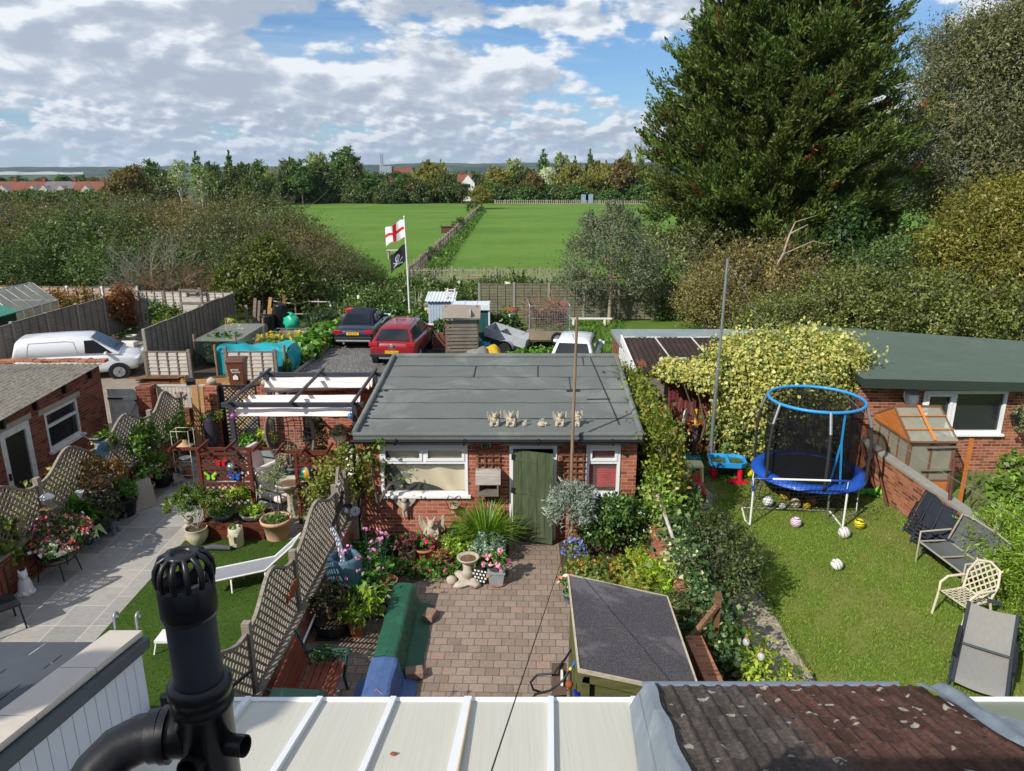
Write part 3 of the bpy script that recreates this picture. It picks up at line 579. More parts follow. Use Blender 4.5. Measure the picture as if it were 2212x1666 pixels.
one(B().bx(-.5,-.4,.75,.5,.4,.82).bx(-.4,-.3,0,-.3,.3,.75).bx(.3,-.3,0,.4,.3,.75),'picnic_table',W_PALE,'small pale table standing in the field by the paling fence','table',(G(848,553).x+.5,64,0))
b=B();b.bx(-1,-.5,.9,1,.5,1.0);b.bx(-.8,-.4,0,.8,.4,.9);one(b,'field_bin',[mat('dark_red_box','5a3a34',.8,.1,5)],'dark red box with pale lid beside the paling fence','box',(-7.9,92,0))
for k,x in enumerate((1263,1273)):one(B().bx(-.9,-.05,.3,.9,.05,2.4).bx(-.85,-.04,0,-.75,.04,.3).bx(.75,-.04,0,.85,.04,.3),'notice_board',mat('board_blue','7d97ac',.6,.1,3),'pale blue board standing at the far field fence','sign',(at(x,430,187).x,187,0),0,'boards at the far field fence')
one(B().grid(lambda u,v:(-3.4+3*u+.3*math.sin(v*9),52.6+.9*v+.2*math.sin(u*11),.06),8,5),'bare_earth',mat('bare_soil','9c8262',.95,.15,3),None,None)['kind']='structure'
hb=B().bx(-12000,-60,-25,12000,9200,320);haze=tag(hb.obj('haze',[]),kind='stuff')
t=NT('haze_air');pv=t.n('ShaderNodeVolumePrincipled');pv.inputs['Color'].default_value=(.62,.78,1,1);pv.inputs['Density'].default_value=0.000065;pv.inputs['Anisotropy'].default_value=.2
t.t.links.new(pv.outputs[0],t.out.inputs['Volume']);haze.data.materials.append(t.m)
SCRUB=[('4c5330',4),('5b613a',3),('6a6a42',2),('3c4426',3),('726a48',1)];SCRUBG=[('43552a',3),('526634',3),('374722',2),('647842',1)];SCRUBB=[('6e6442',3),('7d7048',2),('5a5636',2),('8a7a52',1)]
def scrub(label,s,loc,n,cols,leaf=.16,twigs=46,group=None,H=None,sp=.13,per=26):
 lobes=[(0,0,.55,.75,.7,.52),(.5,.1,.4,.5,.5,.45),(-.5,0,.42,.5,.55,.45),(.1,-.5,.4,.5,.42,.42),(.2,.1,.86,.4,.4,.3),(-.3,.2,.82,.35,.35,.28)]
 lobes=[tuple(v*s for v in l)for l in lobes]
 t=bush('shrub',label,'shrub',loc,lobes,n,leaf,cols,group,per,sp,.5,.3,8,None,.05,.2,.24,minz=.1)
 b=B()
 for k in range(twigs):
  a=random.uniform(0,6.28);q=random.uniform(.2,.75)*s;p=V(q*.7*math.cos(a),q*.7*math.sin(a),random.uniform(.5,.9)*s);e=V(q*1.2*math.cos(a)+random.gauss(0,.08)*s,q*1.2*math.sin(a),p.z+random.uniform(.2,.5)*s)
  b.tube([p,p.lerp(e,.5)+V(random.gauss(0,.04),random.gauss(0,.04),.03)*s,e],[.02,.013,.004],4,False)
 b.obj('twig',TWIG,t);return t
TG='scrub shrubs in the thicket behind the fences'
sp_=[scrub('olive grey scrub shrub in the thicket beyond the panel fences',5.8,(-30,48,0),15000,SCRUB,group=TG),scrub('greener scrub shrub in the thicket beyond the panel fences',5.4,(-25,44,0),14000,SCRUBG,.19,14,TG),scrub('brownish twiggy scrub shrub in the thicket beyond the panel fences',5.4,(-20.5,46,0),12000,SCRUBB,.15,60,TG)]
for i,(x,y,k,sc,h)in enumerate([(-36,44,1,.95,.95),(-32.5,40.5,0,.8,.78),(-27.5,39.5,1,.72,.72),(-39,52,0,1.1,1.08),(-34.5,54,2,1.05,1.05),(-28,54,0,1.05,1.1),(-23,53,2,1.1,1.12),(-18,51,0,1.05,1.1),(-14.6,47.5,0,.85,.9),(-17,43.5,0,.8,.98),(-20.5,40,1,.72,.78),(-16.2,39.5,1,.6,.74),(-12.6,44.5,2,.7,.78),(-13.4,40.2,0,.6,.72),(-10.9,42,0,.55,.58),(-9.3,43.6,1,.42,.48),(-11.8,47.5,0,.55,.62),(-33,46,0,.95,1.0),(-24.5,49,0,.95,1.05),(-38,48,1,.9,.9),(-30,44,2,.8,.85),(-44,50,0,1.1,1.0)]):
 dup(sp_[k],(x,y,0),random.uniform(0,6.28),sc=(sc,sc,h*.78))
bush('evergreen_bush','rounded evergreen bush with yellow green new growth, darker below','bush',(-12.3,36.3,0),[(0,0,2.0,2.0,1.6,1.4),(.9,.1,1.7,1.5,1.3,1.2),(-1.1,.2,1.8,1.4,1.3,1.2),(.2,0,3.1,1.2,1.1,.9),(1.7,0,1.1,1.1,1,.9),(-1.6,0,1.2,1,1,.9)],17000,.15,[('47541c',3),('566220',3),('6c7028',1.5),('334319',3)],None,60,.16,stems=7)
def bare(label,name,loc,s,n,m,rec=3):
 b=B()
 def br(p,d,l,r,k):
  e=p+d*l;m_=p.lerp(e,.5)+V(random.gauss(0,.06),random.gauss(0,.06),random.gauss(0,.05))*l;b.tube([p,m_,e],[r,r*.75,r*.5],4,False)
  if k:
   for _ in range(3):dd=(d+V(random.gauss(0,.45),random.gauss(0,.45),random.gauss(.05,.35))).normalized();br(m_.lerp(e,random.random()),dd,l*random.uniform(.55,.85),r*.55,k-1)
 for i in range(n):a=i*2.4;br(V(.1*math.cos(a),.1*math.sin(a),0),V(math.cos(a)*.6,math.sin(a)*.6,random.uniform(.5,1.2)).normalized(),s*random.uniform(.35,.5),.028*s**.5,rec)
 return one(b,name,m,label,'shrub',loc)
bare('dead shrub of bare silver grey branches in front of the thicket','dead_shrub',(-18.6,38,0),4.2,12,mat('grey_twig','8d857c',.95,.2,8),4)
bare('low tangle of dead brown branches above the pale panel fence','dead_shrub',(-16.6,36.2,.2),2.9,14,mat('brown_twig','7a5f48',.95,.2,8),4)
for o in sp_:o.scale=(1,1,.8)
BRAM=[('47602a',4),('587238',3),('384c20',3),('6f7a40',1),('7b5a3a',.5)]
br0=bush('bramble','mound of bramble on the bank behind the parking yard','bramble',(-8,40,0),[(0,0,.5,1.6,1.2,.75),(1,.2,.4,1.1,1,.65),(-1,0,.45,1.1,1,.6)],4200,.15,BRAM,'bramble mounds on the bank',30,.14,stems=0,flowers=(30,.16,[('d8d8c8',1)],3),minz=0)
for x,y,s in[(-5.4,41,1.05),(-2.6,42,.9),(.2,41.5,.95),(2.6,42.5,.85),(-9.5,37.6,.85),(-7,37.6,.9),(-10.4,40.5,1.1),(-3.2,38.6,.75),(-6,45,.8),(-1,45.5,.7),(3.2,45,.7),(-4.3,38,.7),(-8.8,46,.85),(1.2,38.8,.7),(4.5,44,.8),(-8.6,35.6,.62),(-11.5,37.8,.8)]:dup(br0,(x,y,0),random.uniform(0,6),sc=(s,s,s*random.uniform(.9,1.25)))
def conifer():
 t=T('conifer','huge dark green cypress towering over the far hedge','tree',(14.7,42.5,0));H=20.6
 b=B();b.tube([(0,0,-.2),(.1,0,6),(0,.1,H-1)],[.55,.4,.06],9)
 for k in range(3):b.tube([(0,0,1.2),((k-1)*1.2,-.6,5),((k-1)*2.6,-.8,11)],[.3,.2,.05],7)
 P=[];D=[];C=[];L=[]
 ga=2.39996
 for i in range(900):
  h=1.3+(H-1.9)*(i/900)**.92+random.uniform(-.25,.25);az=i*ga+random.uniform(-.3,.3)
  e=7.1*min(1,.5+h/8)*max(0,1-max(0,(h-6.5)/(H-5.6))**1.75);e*=random.uniform(.72,1.08);e=max(.5,e)
  if math.cos(az)>.5 and 8.6<h<10.6:e*=.8
  rise=random.uniform(.1,.75);p0=V(0,0,h-.12*e);dr=V(math.cos(az),math.sin(az),0);ns=int(5+e*3.0);pts=[]
  for k in range(9):q=k/8;pts.append(p0+dr*e*q+V(0,0,e*(rise*q-.32*q*q+.22*q**4)))
  if i%2==0:b.tube(pts[::2],[.07,.055,.04,.025,.01],4,False)
  sh=random.choice([0,0,1,2])
  for k in range(ns):
   q=.38+.62*(k+random.random())/ns;f=q*8;i0=min(7,int(f));p=pts[i0].lerp(pts[i0+1],f-i0);tw=(pts[min(8,i0+1)]-pts[i0]).normalized()
   side=V(-dr.y,dr.x,0)*random.uniform(-1,1);sd_=(tw+side*.9+V(0,0,random.uniform(-.1,.8))).normalized();sl_=random.uniform(.5,1.0)*(.5+.09*e)
   m=20;tt=rng.random(m)**.8
   P.append(np.array(p)+np.outer(tt*sl_,np.array(sd_))+rng.normal(0,.075,(m,3)));D.append(unit(np.array(sd_)[None]+rng.normal(0,.38,(m,3))+[0,0,.12]));L.append(rng.uniform(.16,.34,m))
   C.append(pal(m,[('37461e',4),('455624',3),('54642c',2)]if sh==0 else([('4a5c28',3),('5a6c2e',3),('6b7a36',1)]if sh==1 else[('50582a',3),('5e642e',2),('3f4824',2)]),.16)if random.random()>.012 else pal(m,[('7a4428',1)],.15))
 LB=[]
 for k in range(64):
  h=random.uniform(1.3,17.5);az=random.uniform(0,6.283);e=7.25*min(1,.5+h/8)*max(0,1-max(0,(h-6.5)/(H-5.6))**1.75)*random.uniform(.5,.88);r=random.uniform(.8,1.7);LB.append((e*math.cos(az),e*math.sin(az),h,r,r,r*.75))
 LB+=[(0,0,4+2.6*k,3.6-.42*k,3.6-.42*k,2.0)for k in range(6)]
 Q,dq,jq=clump(170000,LB,45,.2,0,.3,.3);cq=pal(len(Q),[('37461e',4),('455624',3),('54642c',2)],.16)*(1+rng.normal(0,.2,jq.max()+1)).clip(.6,1.4)[jq][:,None];P.append(Q);D.append(unit(dq+rng.normal(0,.4,dq.shape)+[0,0,.5]));L.append(rng.uniform(.16,.32,len(Q)));C.append(cq)
 b.obj('trunk',BARK,t);leaves('crown',np.vstack(P),np.concatenate(L),np.vstack(C),t,NEEDLE,.34,.25,np.vstack(D),.92,.05)
conifer()
WIL=[('5c6244',4),('6e7350',3),('7a744a',2),('485034',2),('84794a',1)]
tree('willow_tree','tall grey green willow with silvery leaves behind the cypress',18,[(0,0,11.5,5.5,5,4.6),(-2.6,0,13.5,3.2,3,2.6),(2.4,-1,15.2,4,3.4,2.9),(-3.4,-1,9,2.8,2.8,2.6),(4,0,11,4,4,4),(-1.6,-2,7,3.4,3,2.6),(3.2,-3,6.5,4,3,3),(-4,.5,5.5,2.4,2.4,2.2)],140000,.22,WIL,.5,per=70,spread=.17,asp=.32,dirs=None,up=.2,limbs=16,loc=(31.2,50,0),bark=BARKP,cj=.2)
tree('willow_tree','thinner silver leafed willow glimpsed beside the cypress',12,[(0,0,8,2.2,2,3),(-1,0,5.5,2,2,2.4),(.6,0,10.4,1.4,1.4,1.6)],8000,.36,SILVER,.25,per=30,asp=.2,dirs='down',loc=(26.2,56,0),limbs=10)
AUT=[('6b6c24',4),('77722a',3),('84742e',2),('84623a',.7),('525e22',4)]
tree('autumn_tree','spreading tree turning yellow and orange at the far side',6.8,[(0,0,4.6,3,2.6,1.9),(2,0,3.6,2.8,2.4,2.1),(-2,-.6,3.4,2.2,2,1.8),(-.4,-1.6,2.4,2.8,2,1.8),(2.4,-1.8,2.2,2.6,2,1.8),(-2.6,-.8,2.0,1.7,1.6,1.4),(1,.4,5.6,2,1.8,1.3)],80000,.125,AUT,.22,per=70,spread=.16,limbs=10,loc=(21.8,32.5,0),low=.1)
BRN=[('76683c',3),('867848',3),('5e5a34',3),('94804e',1.5),('4c5a2c',2)]
HW='hedge shrubs behind the flat roofed garages'
def hshrub(label,loc,s,n,cols,leaf=.15,tw=20,h=1.0):
 o=scrub(label,s,loc,n,cols,leaf,tw,None);o.scale=(1,1,h);o['group']=HW;return o
hshrub('grey green shrub between the silver olive tree and the cypress foot',(8.6,38.6,0),3.9,9000,[('6d744a',3),('7e8258',2),('525c36',2)],.16,30)
h1=hshrub('brown leaved twiggy shrub below the cypress, tallest of the brown ones',(11.6,34.4,0),3.6,13000,BRN,.13,50)
h2=hshrub('dark green broad shrub beside the brown twiggy one',(16.8,33.6,0),3.4,12000,SCRUBG,.15,18)
h3=hshrub('olive mixed shrub right behind the green corrugated roof',(14.2,30.6,0),2.9,10000,[('5a6830',3),('6c763a',3),('7d7a44',2),('475626',2)],.13,26)
dup(h1,(9.2,33,0),1.2,'brown twiggy shrub against the dark fence panels',sc=.72);dup(h1,(13.4,32.2,0),2.4,'brown and green shrub behind the black corrugated roof',sc=.72);dup(h3,(17.6,29.6,0),1.0,'olive green shrub in front of the autumn tree',sc=1.0);dup(h3,(20.6,27.4,0),2.0,'olive shrub hanging over the far corner of the green roof',sc=(1.1,1,1.0))
dup(h2,(19.6,36,0),4,'dark shrub in the gap between cypress and autumn tree',sc=1.1);dup(h3,(11.2,30,0),3.1,'low olive shrub behind the grey felt roof',sc=.72);dup(h2,(24.5,29.2,0),2.2,'green shrub at the foot of the autumn tree',sc=.85);dup(h2,(12.8,37.5,0),5,'dark green shrub under the cypress skirt',sc=.9);dup(h1,(15.5,36.3,0),3.3,'brown shrub under the cypress, the farther one',sc=.95)
bush('laurel','upright glossy dark green laurel in front of the cypress','bush',(15.9,36,0),[(0,0,3.2,1.2,1.1,1.7),(.3,0,4.6,.8,.8,1.0),(-.4,0,2,1.2,1,1.4)],9000,.2,[('2f4a1c',3),('3d5c24',3),('24381a',2)],None,40,.16,stems=5)
b=B();b.tube([(0,0,2.6),(.35,-.2,3.6),(.6,-.1,4.5),(1.4,0,4.9)],[.08,.06,.045,.02],6);b.tube([(.6,-.1,4.5),(.9,.2,5),(1.9,.3,5.3)],[.04,.03,.01],5);b.tube([(.35,-.2,3.6),(1.6,-.3,4.2),(2.4,-.2,4.0)],[.035,.025,.01],5);b.tube([(0,0,0),(0,0,2.6)],[.12,.08],6)
one(b,'dead_tree',BARKP,'broken dead tree with a bare pale branch among brown shrubs','tree',(11.9,33.6,0))
tree('olive_tree','silver grey olive tree with twin pale stems before the rear fence',5.6,[(0,0,3.9,1.5,1.4,1.2),(-1.3,0,3.0,1.2,1.2,1.1),(1.3,0,3.0,1.2,1.2,1.0),(.3,.2,4.9,.9,.9,.75),(-.7,.1,4.4,.8,.8,.8),(1.5,0,2.3,.9,.9,.7),(-1.7,0,2.1,.9,.9,.75),(1.0,0,4.3,.6,.6,.8),(1.6,.2,1.8,.8,.7,.6),(-.9,-.3,1.9,.9,.7,.55),(.1,.1,5.3,.5,.5,.7),(-1.1,0,4.9,.4,.4,.6)],26000,.12,[('68705a',4),('7a826a',3),('505a44',3),('8e947c',1)],.1,per=40,spread=.17,asp=.28,bark=BARKP,loc=(4.75,35.3,0),limbs=9)
def panel(L,h,board,batten,nb=3,slat=.14,gap_post=0.0,cap=True):
 """one overlap panel along +X, foot at 0, facing -Y: returns (boards, battens)"""
 a=B();n=math.ceil(h/slat-.2)
 for i in range(n):
  z0=i*slat;z1=min(h,z0+slat+.02);j=random.uniform(-.006,.006)
  a.add([(0,-.03+j,z0),(L,-.03-j,z0),(L,.004,z1),(0,.004,z1),(0,.004,z0),(L,.004,z0),(L,.016,z1),(0,.016,z1)],[(0,1,2,3),(4,7,6,5),(0,4,5,1),(3,2,6,7),(0,3,7,4),(1,5,6,2)])
 c=B()
 for k in range(nb+2):x=L*k/(nb+1);c.bx(x-.02,-.05,0,x+.02,-.024,h);c.bx(x-.02,.018,0,x+.02,.036,h)
 if cap:c.bx(-.01,-.03,h+.001,L+.01,.03,h+.03)
 return a,c
def panel_fence(label,p,q,h,n,board,batten,postm,group=None,post_over=.08,name='panel_fence',nb=3,facing=1,posts=True):
 p=V(*p);q=V(*q);d=q-p;rz=math.atan2(d.y,d.x);L=d.length/n;t=T(name,label,'fence',p,rz,group)
 a,c=panel(L-.12,h,board,batten,nb);pa=a.obj('panel',board,t,(.06,0,.05));c.obj('batten',batten,pa)
 for i in range(1,n):dup(pa,(i*L+.06,random.uniform(-.02,.02),.05+random.uniform(-.03,.03)),parent=t)
 if posts:
  for i in range(n+1):B().bx(-.055,-.05,-.1,.055,.05,h+.08+post_over*random.random()).obj('post',postm,t,(i*L,0,0))
 return t
PD=panel_fence('dark shaded panel fence along the gravel track, behind the white van',(-18.4,24.4,0),(-18.1,34.2,0),1.75,5,W_DARK,W_DARK,CONCP)
panel_fence('sunlit silver grey panel fence closing the end of the gravel track',(-18.0,34.3,0),(-12.95,33.7,0),1.75,3,W_PALE,W_GREY,W_GREY)
panel_fence('grey panel fence between the gravel track and the vegetable plot',(-12.98,25.3,0),(-12.9,33.6,0),1.75,5,W_GREY,W_DARK,CONCP)
panel_fence('low whitish panel beside the lumber pile',(-13.0,25.2,0),(-11.45,25.2,0),.98,1,W_PALE,W_GREY,W_GREY)
panel_fence('low whitish panel behind the brown wheelie bin',(-10.15,25.2,0),(-8.4,25.2,0),.98,1,W_PALE,W_GREY,W_GREY,post_over=.3)
panel_fence('long weathered panel fence along the back of the parking yard',(-1.65,36.7,0),(10.6,36.3,0),1.72,7,W_GREEN,W_GREY,CONCP)
panel_fence('pinkish board fence behind the greenhouse',(-25.5,36.2,0),(-18.3,35.6,0),1.7,4,mat('pink_board','a58c7c',.9,.2,8),W_GREY,WHITE)
t=T('garden_gate','ledged timber gate set in the pale panel fence','gate',(-15.3,33.75,0),R(-6));b=B()
for i in range(7):b.bx(i*.13,-.06,.1,i*.13+.125,-.04,1.6)
b.obj('boards',W_PALE,t);b=B();b.bx(-.02,-.1,.3,.93,-.062,.4).bx(-.02,-.1,1.3,.93,-.062,1.4);b.beam((0,-.08,.4),(.9,-.08,1.3),.03,.09,(0,-1,0));b.obj('brace',W_GREY,t);B().bx(-.1,-.09,0,-.03,.0,2.0).bx(.94,-.09,0,1.01,0,2.0).bx(-.1,-.08,1.9,1.01,-.02,1.98).obj('frame',W_GREY,t)
def climber(name,label,loc,boxes,n,leaf,cols,cat='climber',rz=0,per=30,sp=.3,asp=.6,group=None):
 """creeper over flat boxes (x0,y0,z0,x1,y1,z1)"""
 t=T(name,label,cat,loc,rz,group);bx=np.array(boxes,float);vol=np.prod(np.maximum(bx[:,3:]-bx[:,:3],.05),axis=1)**.7;vol/=vol.sum();k=max(4,n//per);i=rng.choice(len(bx),k,p=vol)
 C=bx[i,:3]+(bx[i,3:]-bx[i,:3])*rng.random((k,3));j=rng.integers(0,k,n);P=C[j]+rng.normal(0,sp*.4,(n,3));P[:,2]=np.maximum(P[:,2],.01);c=pal(n,cols,.2);cj=(1+rng.normal(0,.2,k)).clip(.5,1.5);c=np.clip(c*cj[j][:,None],0,1)
 leaves('foliage',P,leaf,c,t,None,asp,.5);b=B()
 for k in range(8):
  q=random.choice(boxes);p=V(random.uniform(q[0],q[3]),random.uniform(q[1],q[4]),q[2]);e=V(random.uniform(q[0],q[3]),random.uniform(q[1],q[4]),q[5]);b.tube([p,p.lerp(e,.5)+V(random.gauss(0,.06),random.gauss(0,.04),0),e],[.016,.012,.005],5)
 b.obj('stem',BARK,t);return t
climber('creeper','rusty red creeper hanging on the corner of the track fences',(-17.9,33.6,0),[(-.2,-.6,.2,.3,.4,2.0),(-.1,-1.2,.9,.2,.2,2.1)],2600,.11,[('7a4a2a',3),('93582f',2),('5d4a28',2),('a86b3a',1)])
climber('creeper','green ivy straggling up the sunlit pale fence',(-17.1,33.9,0),[(.2,-.2,.3,.7,0,1.5),(1.2,-.15,.2,1.5,0,1.1)],700,.12,GREEN)
climber('creeper','brown and green creeper on the pinkish board fence',(-23.4,35.7,0),[(-1.8,-.25,.3,0,.05,1.8),(.5,-.25,.2,2.6,.1,1.6),(2.9,-.2,.3,3.6,.1,1.5)],3200,.12,[('8a5a30',3),('a06a3a',2),('4f6a2c',2),('6d7a36',1)])
climber('creeper','ivy spreading over the middle of the rear yard fence',(6.6,36.2,0),[(0,-.3,.1,2.6,0,1.2),(1.4,-.4,.3,3.4,.1,1.9)],2600,.12,GREEN)
bush('bush','young green bush before the sunlit panel fence','bush',(-15.5,32.6,0),[(0,0,.55,.6,.5,.55),(.3,0,.9,.35,.35,.35)],1200,.12,[('5d6f2c',3),('748436',2),('4a5a26',2)])
sheet('gravel_track',[(-18.3,19),(-13,19),(-13,34),(-18.2,34)],.012,TRACK);sheet('concrete_drive',[(-18.4,18.6),(-9.4,18.6),(-9.7,21),(-13.05,25.6),(-16.4,27)],.017,CONC)
sheet('shingle_bed',[(-12.6,22.6),(-9.8,20),(-9.6,18.45),(-7.6,18.45),(-8.0,25.4),(-13.0,25.15)],.022,SHINGLE)
sheet('tarmac_drive',[(-7.95,18.5),(-2.6,18.5),(-2.6,27.5),(-1.5,31.5),(-3,33.4),(-7.4,33.4),(-7.85,28)],.020,ASPH)
sheet('vegetable_plot',[(-12.85,25.3),(-8.0,25.3),(-7.9,34.8),(-12.85,34.8)],.016,SOIL)
one(B().beam((-8.02,25.6,.05),(-7.6,33.3,.05),.05,.12),'edging_board',W_PALE,'pale timber edging along the tarmac drive','edging')
sheet('yard_earth',[(-2.6,18.5),(9,18.5),(9,36.2),(-1.6,36.4),(-1.5,31.5),(-2.6,27.5)],.010,m_grass('yard_grass',['3f5a24','53732c','6b7a3c'],9,.5,('7a6248',.6)))
n=7000;P=np.c_[rng.uniform(-1.4,5.4,n),rng.uniform(21,36,n),rng.uniform(.03,.2,n)];tag(leaves('yard_weeds',P,.2,pal(n,[('4c7226',3),('5f8630',3),('3d5a22',2),('76813c',1)]),None,None,.22,0,unit(np.c_[rng.normal(0,.5,(n,2)),np.ones(n)]),.8),kind='stuff')
n=2600;P=np.c_[np.concatenate([rng.uniform(-18.1,-17.4,n//2),rng.uniform(-13.2,-12.2,n-n//2)]),rng.uniform(25,33.5,n),rng.uniform(.02,.16,n)];tag(leaves('track_weeds',P,.16,pal(n,GREEN),None,None,.25,0),kind='stuff')
TYRE=mat('tyre_rubber','18191b',.85,.15,20,bump=0);RIM=mat('alloy_rim','a4a8ad',.35,.06,9,metal=.6);TRIM=mat('black_trim','1d1f22',.6,.1,9,bump=0)
REDL=paint('red_lens','a3161c',.15);CLRL=paint('clear_lens','d4dbe0',.1);YPL=emat('plate_yellow','e6b822');WPL=emat('plate_white','dcdcda')
def text(s,size,m,parent,loc,rot=(R(90),0,0),ext=.002,name='lettering',align='CENTER'):
 c=bpy.data.curves.new(name,'FONT');c.body=s;c.size=size;c.extrude=ext;c.align_x=align;c.align_y='CENTER';c.resolution_u=3
 o=bpy.data.objects.new(name,c);COL.objects.link(o);me=bpy.data.meshes.new_from_object(o.evaluated_get(bpy.context.evaluated_depsgraph_get()));me.name=name;me.materials.clear();me.materials.append(m)
 bpy.data.objects.remove(o);o=bpy.data.objects.new(name,me);COL.objects.link(o);o.location=loc;o.rotation_euler=rot;o.parent=parent;return o
def lerp(a,b,t):return a+(b-a)*t
def car(name,label,loc,rz,pm,body,cabin,Wd,wheels,wr=.31,roofm=None,plate=None,cat='car',glass=True,rear=None,pillars=(),trim_low=True,sidewin=None,rails=False,mirror=True,lamps=(.72,.1,.3)):
 """body: stations (y, z_sill, z_top, half width); cabin: side outline (y_rear_base, y_rear_roof, y_front_roof, y_front_base, z_base, z_roof_rear, z_roof_front, hw_base, hw_roof)"""
 t=T(name,label,cat,loc,rz)
 def ring(y,zs,zt,hw):
  h=[(hw*.90,zs),(hw*.985,zs+.12),(hw,lerp(zs,zt,.55)),(hw*.985,zt-.10),(hw*.93,zt-.025),(hw*.6,zt+.012),(0,zt+.022)]
  return[V(x,y,z)for x,z in h]+[V(-x,y,z)for x,z in h[-2::-1]]
 b=B();b.loft([ring(*s)for s in body]);bo=b.obj('body',pm,t);sub=bo.modifiers.new('s','SUBSURF');sub.levels=sub.render_levels=1
 yb,yr,yf,ym,zb,z1,z2,hb_,hr=cabin
 def top(y):return z1 if y<=yr else(lerp(z1,z2,(y-yr)/(yf-yr))if y<=yf else z2)
 c=B();rings=[]
 for y0,k in((yb,0),(lerp(yb,yr,.5),.5),(lerp(yb,yr,.88),.88),(yr+.05,1.0),(lerp(yr,yf,.33),1.04),(lerp(yr,yf,.7),1.04),(yf,1.0),(lerp(yf,ym,.15),.86),(lerp(yf,ym,.5),.5),(ym,0)):
  zt=zb+.015+(top(y0)-zb)*k;w=lerp(hb_,hr,k);h=[(hb_,zb-.06),(lerp(hb_,w,.55),lerp(zb,zt,.55)),(w,zt-.05*k),(w*.9,zt-.008),(w*.5,zt+.012),(0,zt+.018)]
  rings.append([V(x,y0,z)for x,z in h]+[V(-x,y0,z)for x,z in h[-2::-1]])
 c.loft(rings);ro=c.obj('roof',roofm or pm,t)
 def side(y,s_,sg,o=.012):
  k=s_;return V(sg*(lerp(hb_,hr,k)+o),y,lerp(zb,top(min(max(y,yr),yf)),k))
 for sg in(-1,1):
  for poly in sidewin or[]:B().quad(*[side(y,s_,sg)for y,s_ in(poly if sg>0 else poly[::-1])]).obj('side_window',CARGL,t)
 def slope(y0,z0,y1,z1_,a,e,m,nm,sgn,shrink=.12):
  n_=V(0,sgn*abs(z1_-z0),abs(y1-y0)).normalized()*.05;q=[]
  for k,w in((a,1),(e,1)):q.append((lerp(y0,y1,k),lerp(z0,z1_,k),lerp(hb_,hr,k)-shrink))
  p=[V(-q[0][2],q[0][0],q[0][1])+n_,V(q[0][2],q[0][0],q[0][1])+n_,V(q[1][2],q[1][0],q[1][1])+n_,V(-q[1][2],q[1][0],q[1][1])+n_]
  return B().quad(*(p if sgn<0 else p[::-1])).obj(nm,m,t)
 if glass:slope(yb,zb,yr,z1,.08,.84,CARGL,'rear_window',-1)
 slope(ym,zb,yf,z2,.06,.92,CARGL,'windscreen',1)
 tw=B().tube([(0,-.1,0),(0,.1,0)],wr,18).tube([(0,-.104,0),(0,.104,0)],wr*.93,18);ty=tw.obj('wheel',TYRE,t,(Wd/2-.1,wheels[0],wr),R(90));rb=B().tube([(0,-.108,0),(0,-.1,0)],wr*.66,16)
 for k in range(5):a=k*1.2566;rb.beam((0,-.112,0),(wr*.6*math.cos(a),-.112,wr*.6*math.sin(a)),.05,.02,(0,1,0))
 rm=rb.obj('rim',RIM,ty);dup(ty,(-Wd/2+.1,wheels[0],wr),R(-90),parent=t);dup(ty,(Wd/2-.1,wheels[1],wr),R(90),parent=t);dup(ty,(-Wd/2+.1,wheels[1],wr),R(-90),parent=t)
 for y in wheels:
  for sg in(-1,1):B().tube([(sg*(Wd/2-.22),y,wr+.01),(sg*(Wd/2+.004),y,wr+.01)],wr*1.17,18).obj('wheel_arch',TRIM,t)
 L0,L1=body[0][0],body[-1][0];zt=body[1][2]
 for sg in(-1,1):
  z=lamps[0];B().box((sg*(Wd/2-.2),L0+.03,z),(.36,.09,lamps[1])).obj('tail_lamp',REDL,t,bevel=.02);B().box((sg*(Wd/2-.26),L1-.1,z-.05),(.36,.12,.12)).obj('headlamp',CLRL,t,bevel=.03)
  if mirror:B().box((sg*(hb_+.12),ym-.42,zb+.06),(.2,.1,.12)).obj('mirror',pm,t,bevel=.03)
  B().bx(sg*Wd/2-.006,wheels[1]-.95,zb-.13,sg*Wd/2+.012,wheels[1]-.8,zb-.1).obj('door_handle',TRIM,t)
 if trim_low:B().bx(-Wd/2+.06,L0-.03,body[0][1]-.02,Wd/2-.06,L0+.12,body[0][1]+.14).obj('rear_bumper',TRIM,t,bevel=.03);B().bx(-Wd/2+.08,L1-.14,body[0][1]-.02,Wd/2-.08,L1+.02,body[0][1]+.12).obj('front_bumper',TRIM,t,bevel=.03)
 if plate:
  p=B().bx(-.26,L0-.05,plate[1]-.055,.26,L0-.035,plate[1]+.055).obj('number_plate',YPL,t);text(plate[0],.1,TRIM,p,(0,L0-.053,plate[1]))
 return t,bo,ro
RED=paint('red_car_paint','84121f');NAVY=paint('navy_car_paint','161d33');WCAR=paint('white_car_paint','d9dce0',.35)
t,bo,ro=car('parked_car','red crossover parked on the tarmac, tail to the garage',(-4.35,29.0,0),R(-5),RED,[(-2.1,.42,.62,.80),(-2.08,.36,.95,.86),(-1.9,.3,1.02,.9),(-1.0,.28,1.0,.91),(.6,.28,1.0,.91),(1.1,.28,1.02,.9),(1.7,.3,.93,.87),(2.02,.34,.84,.8),(2.1,.42,.7,.72)],(-2.0,-1.5,.3,1.28,.97,1.45,1.5,.8,.57),1.82,(-1.3,1.28),.34,plate=('HY23 OUN',.62),sidewin=[[(-1.35,.12),(-.42,.08),(-.42,.88),(-1.28,.84)],[(-.34,.08),(.95,.06),(.42,.88),(-.34,.88)],[(-1.72,.2),(-1.42,.14),(-1.36,.82),(-1.5,.76)]],lamps=(.9,.16))
for sg in(-1,1):B().tube([(sg*.56,-1.3,1.57),(sg*.58,-.4,1.62),(sg*.58,.25,1.58)],.022,6).obj('roof_rail',GREYM,t)
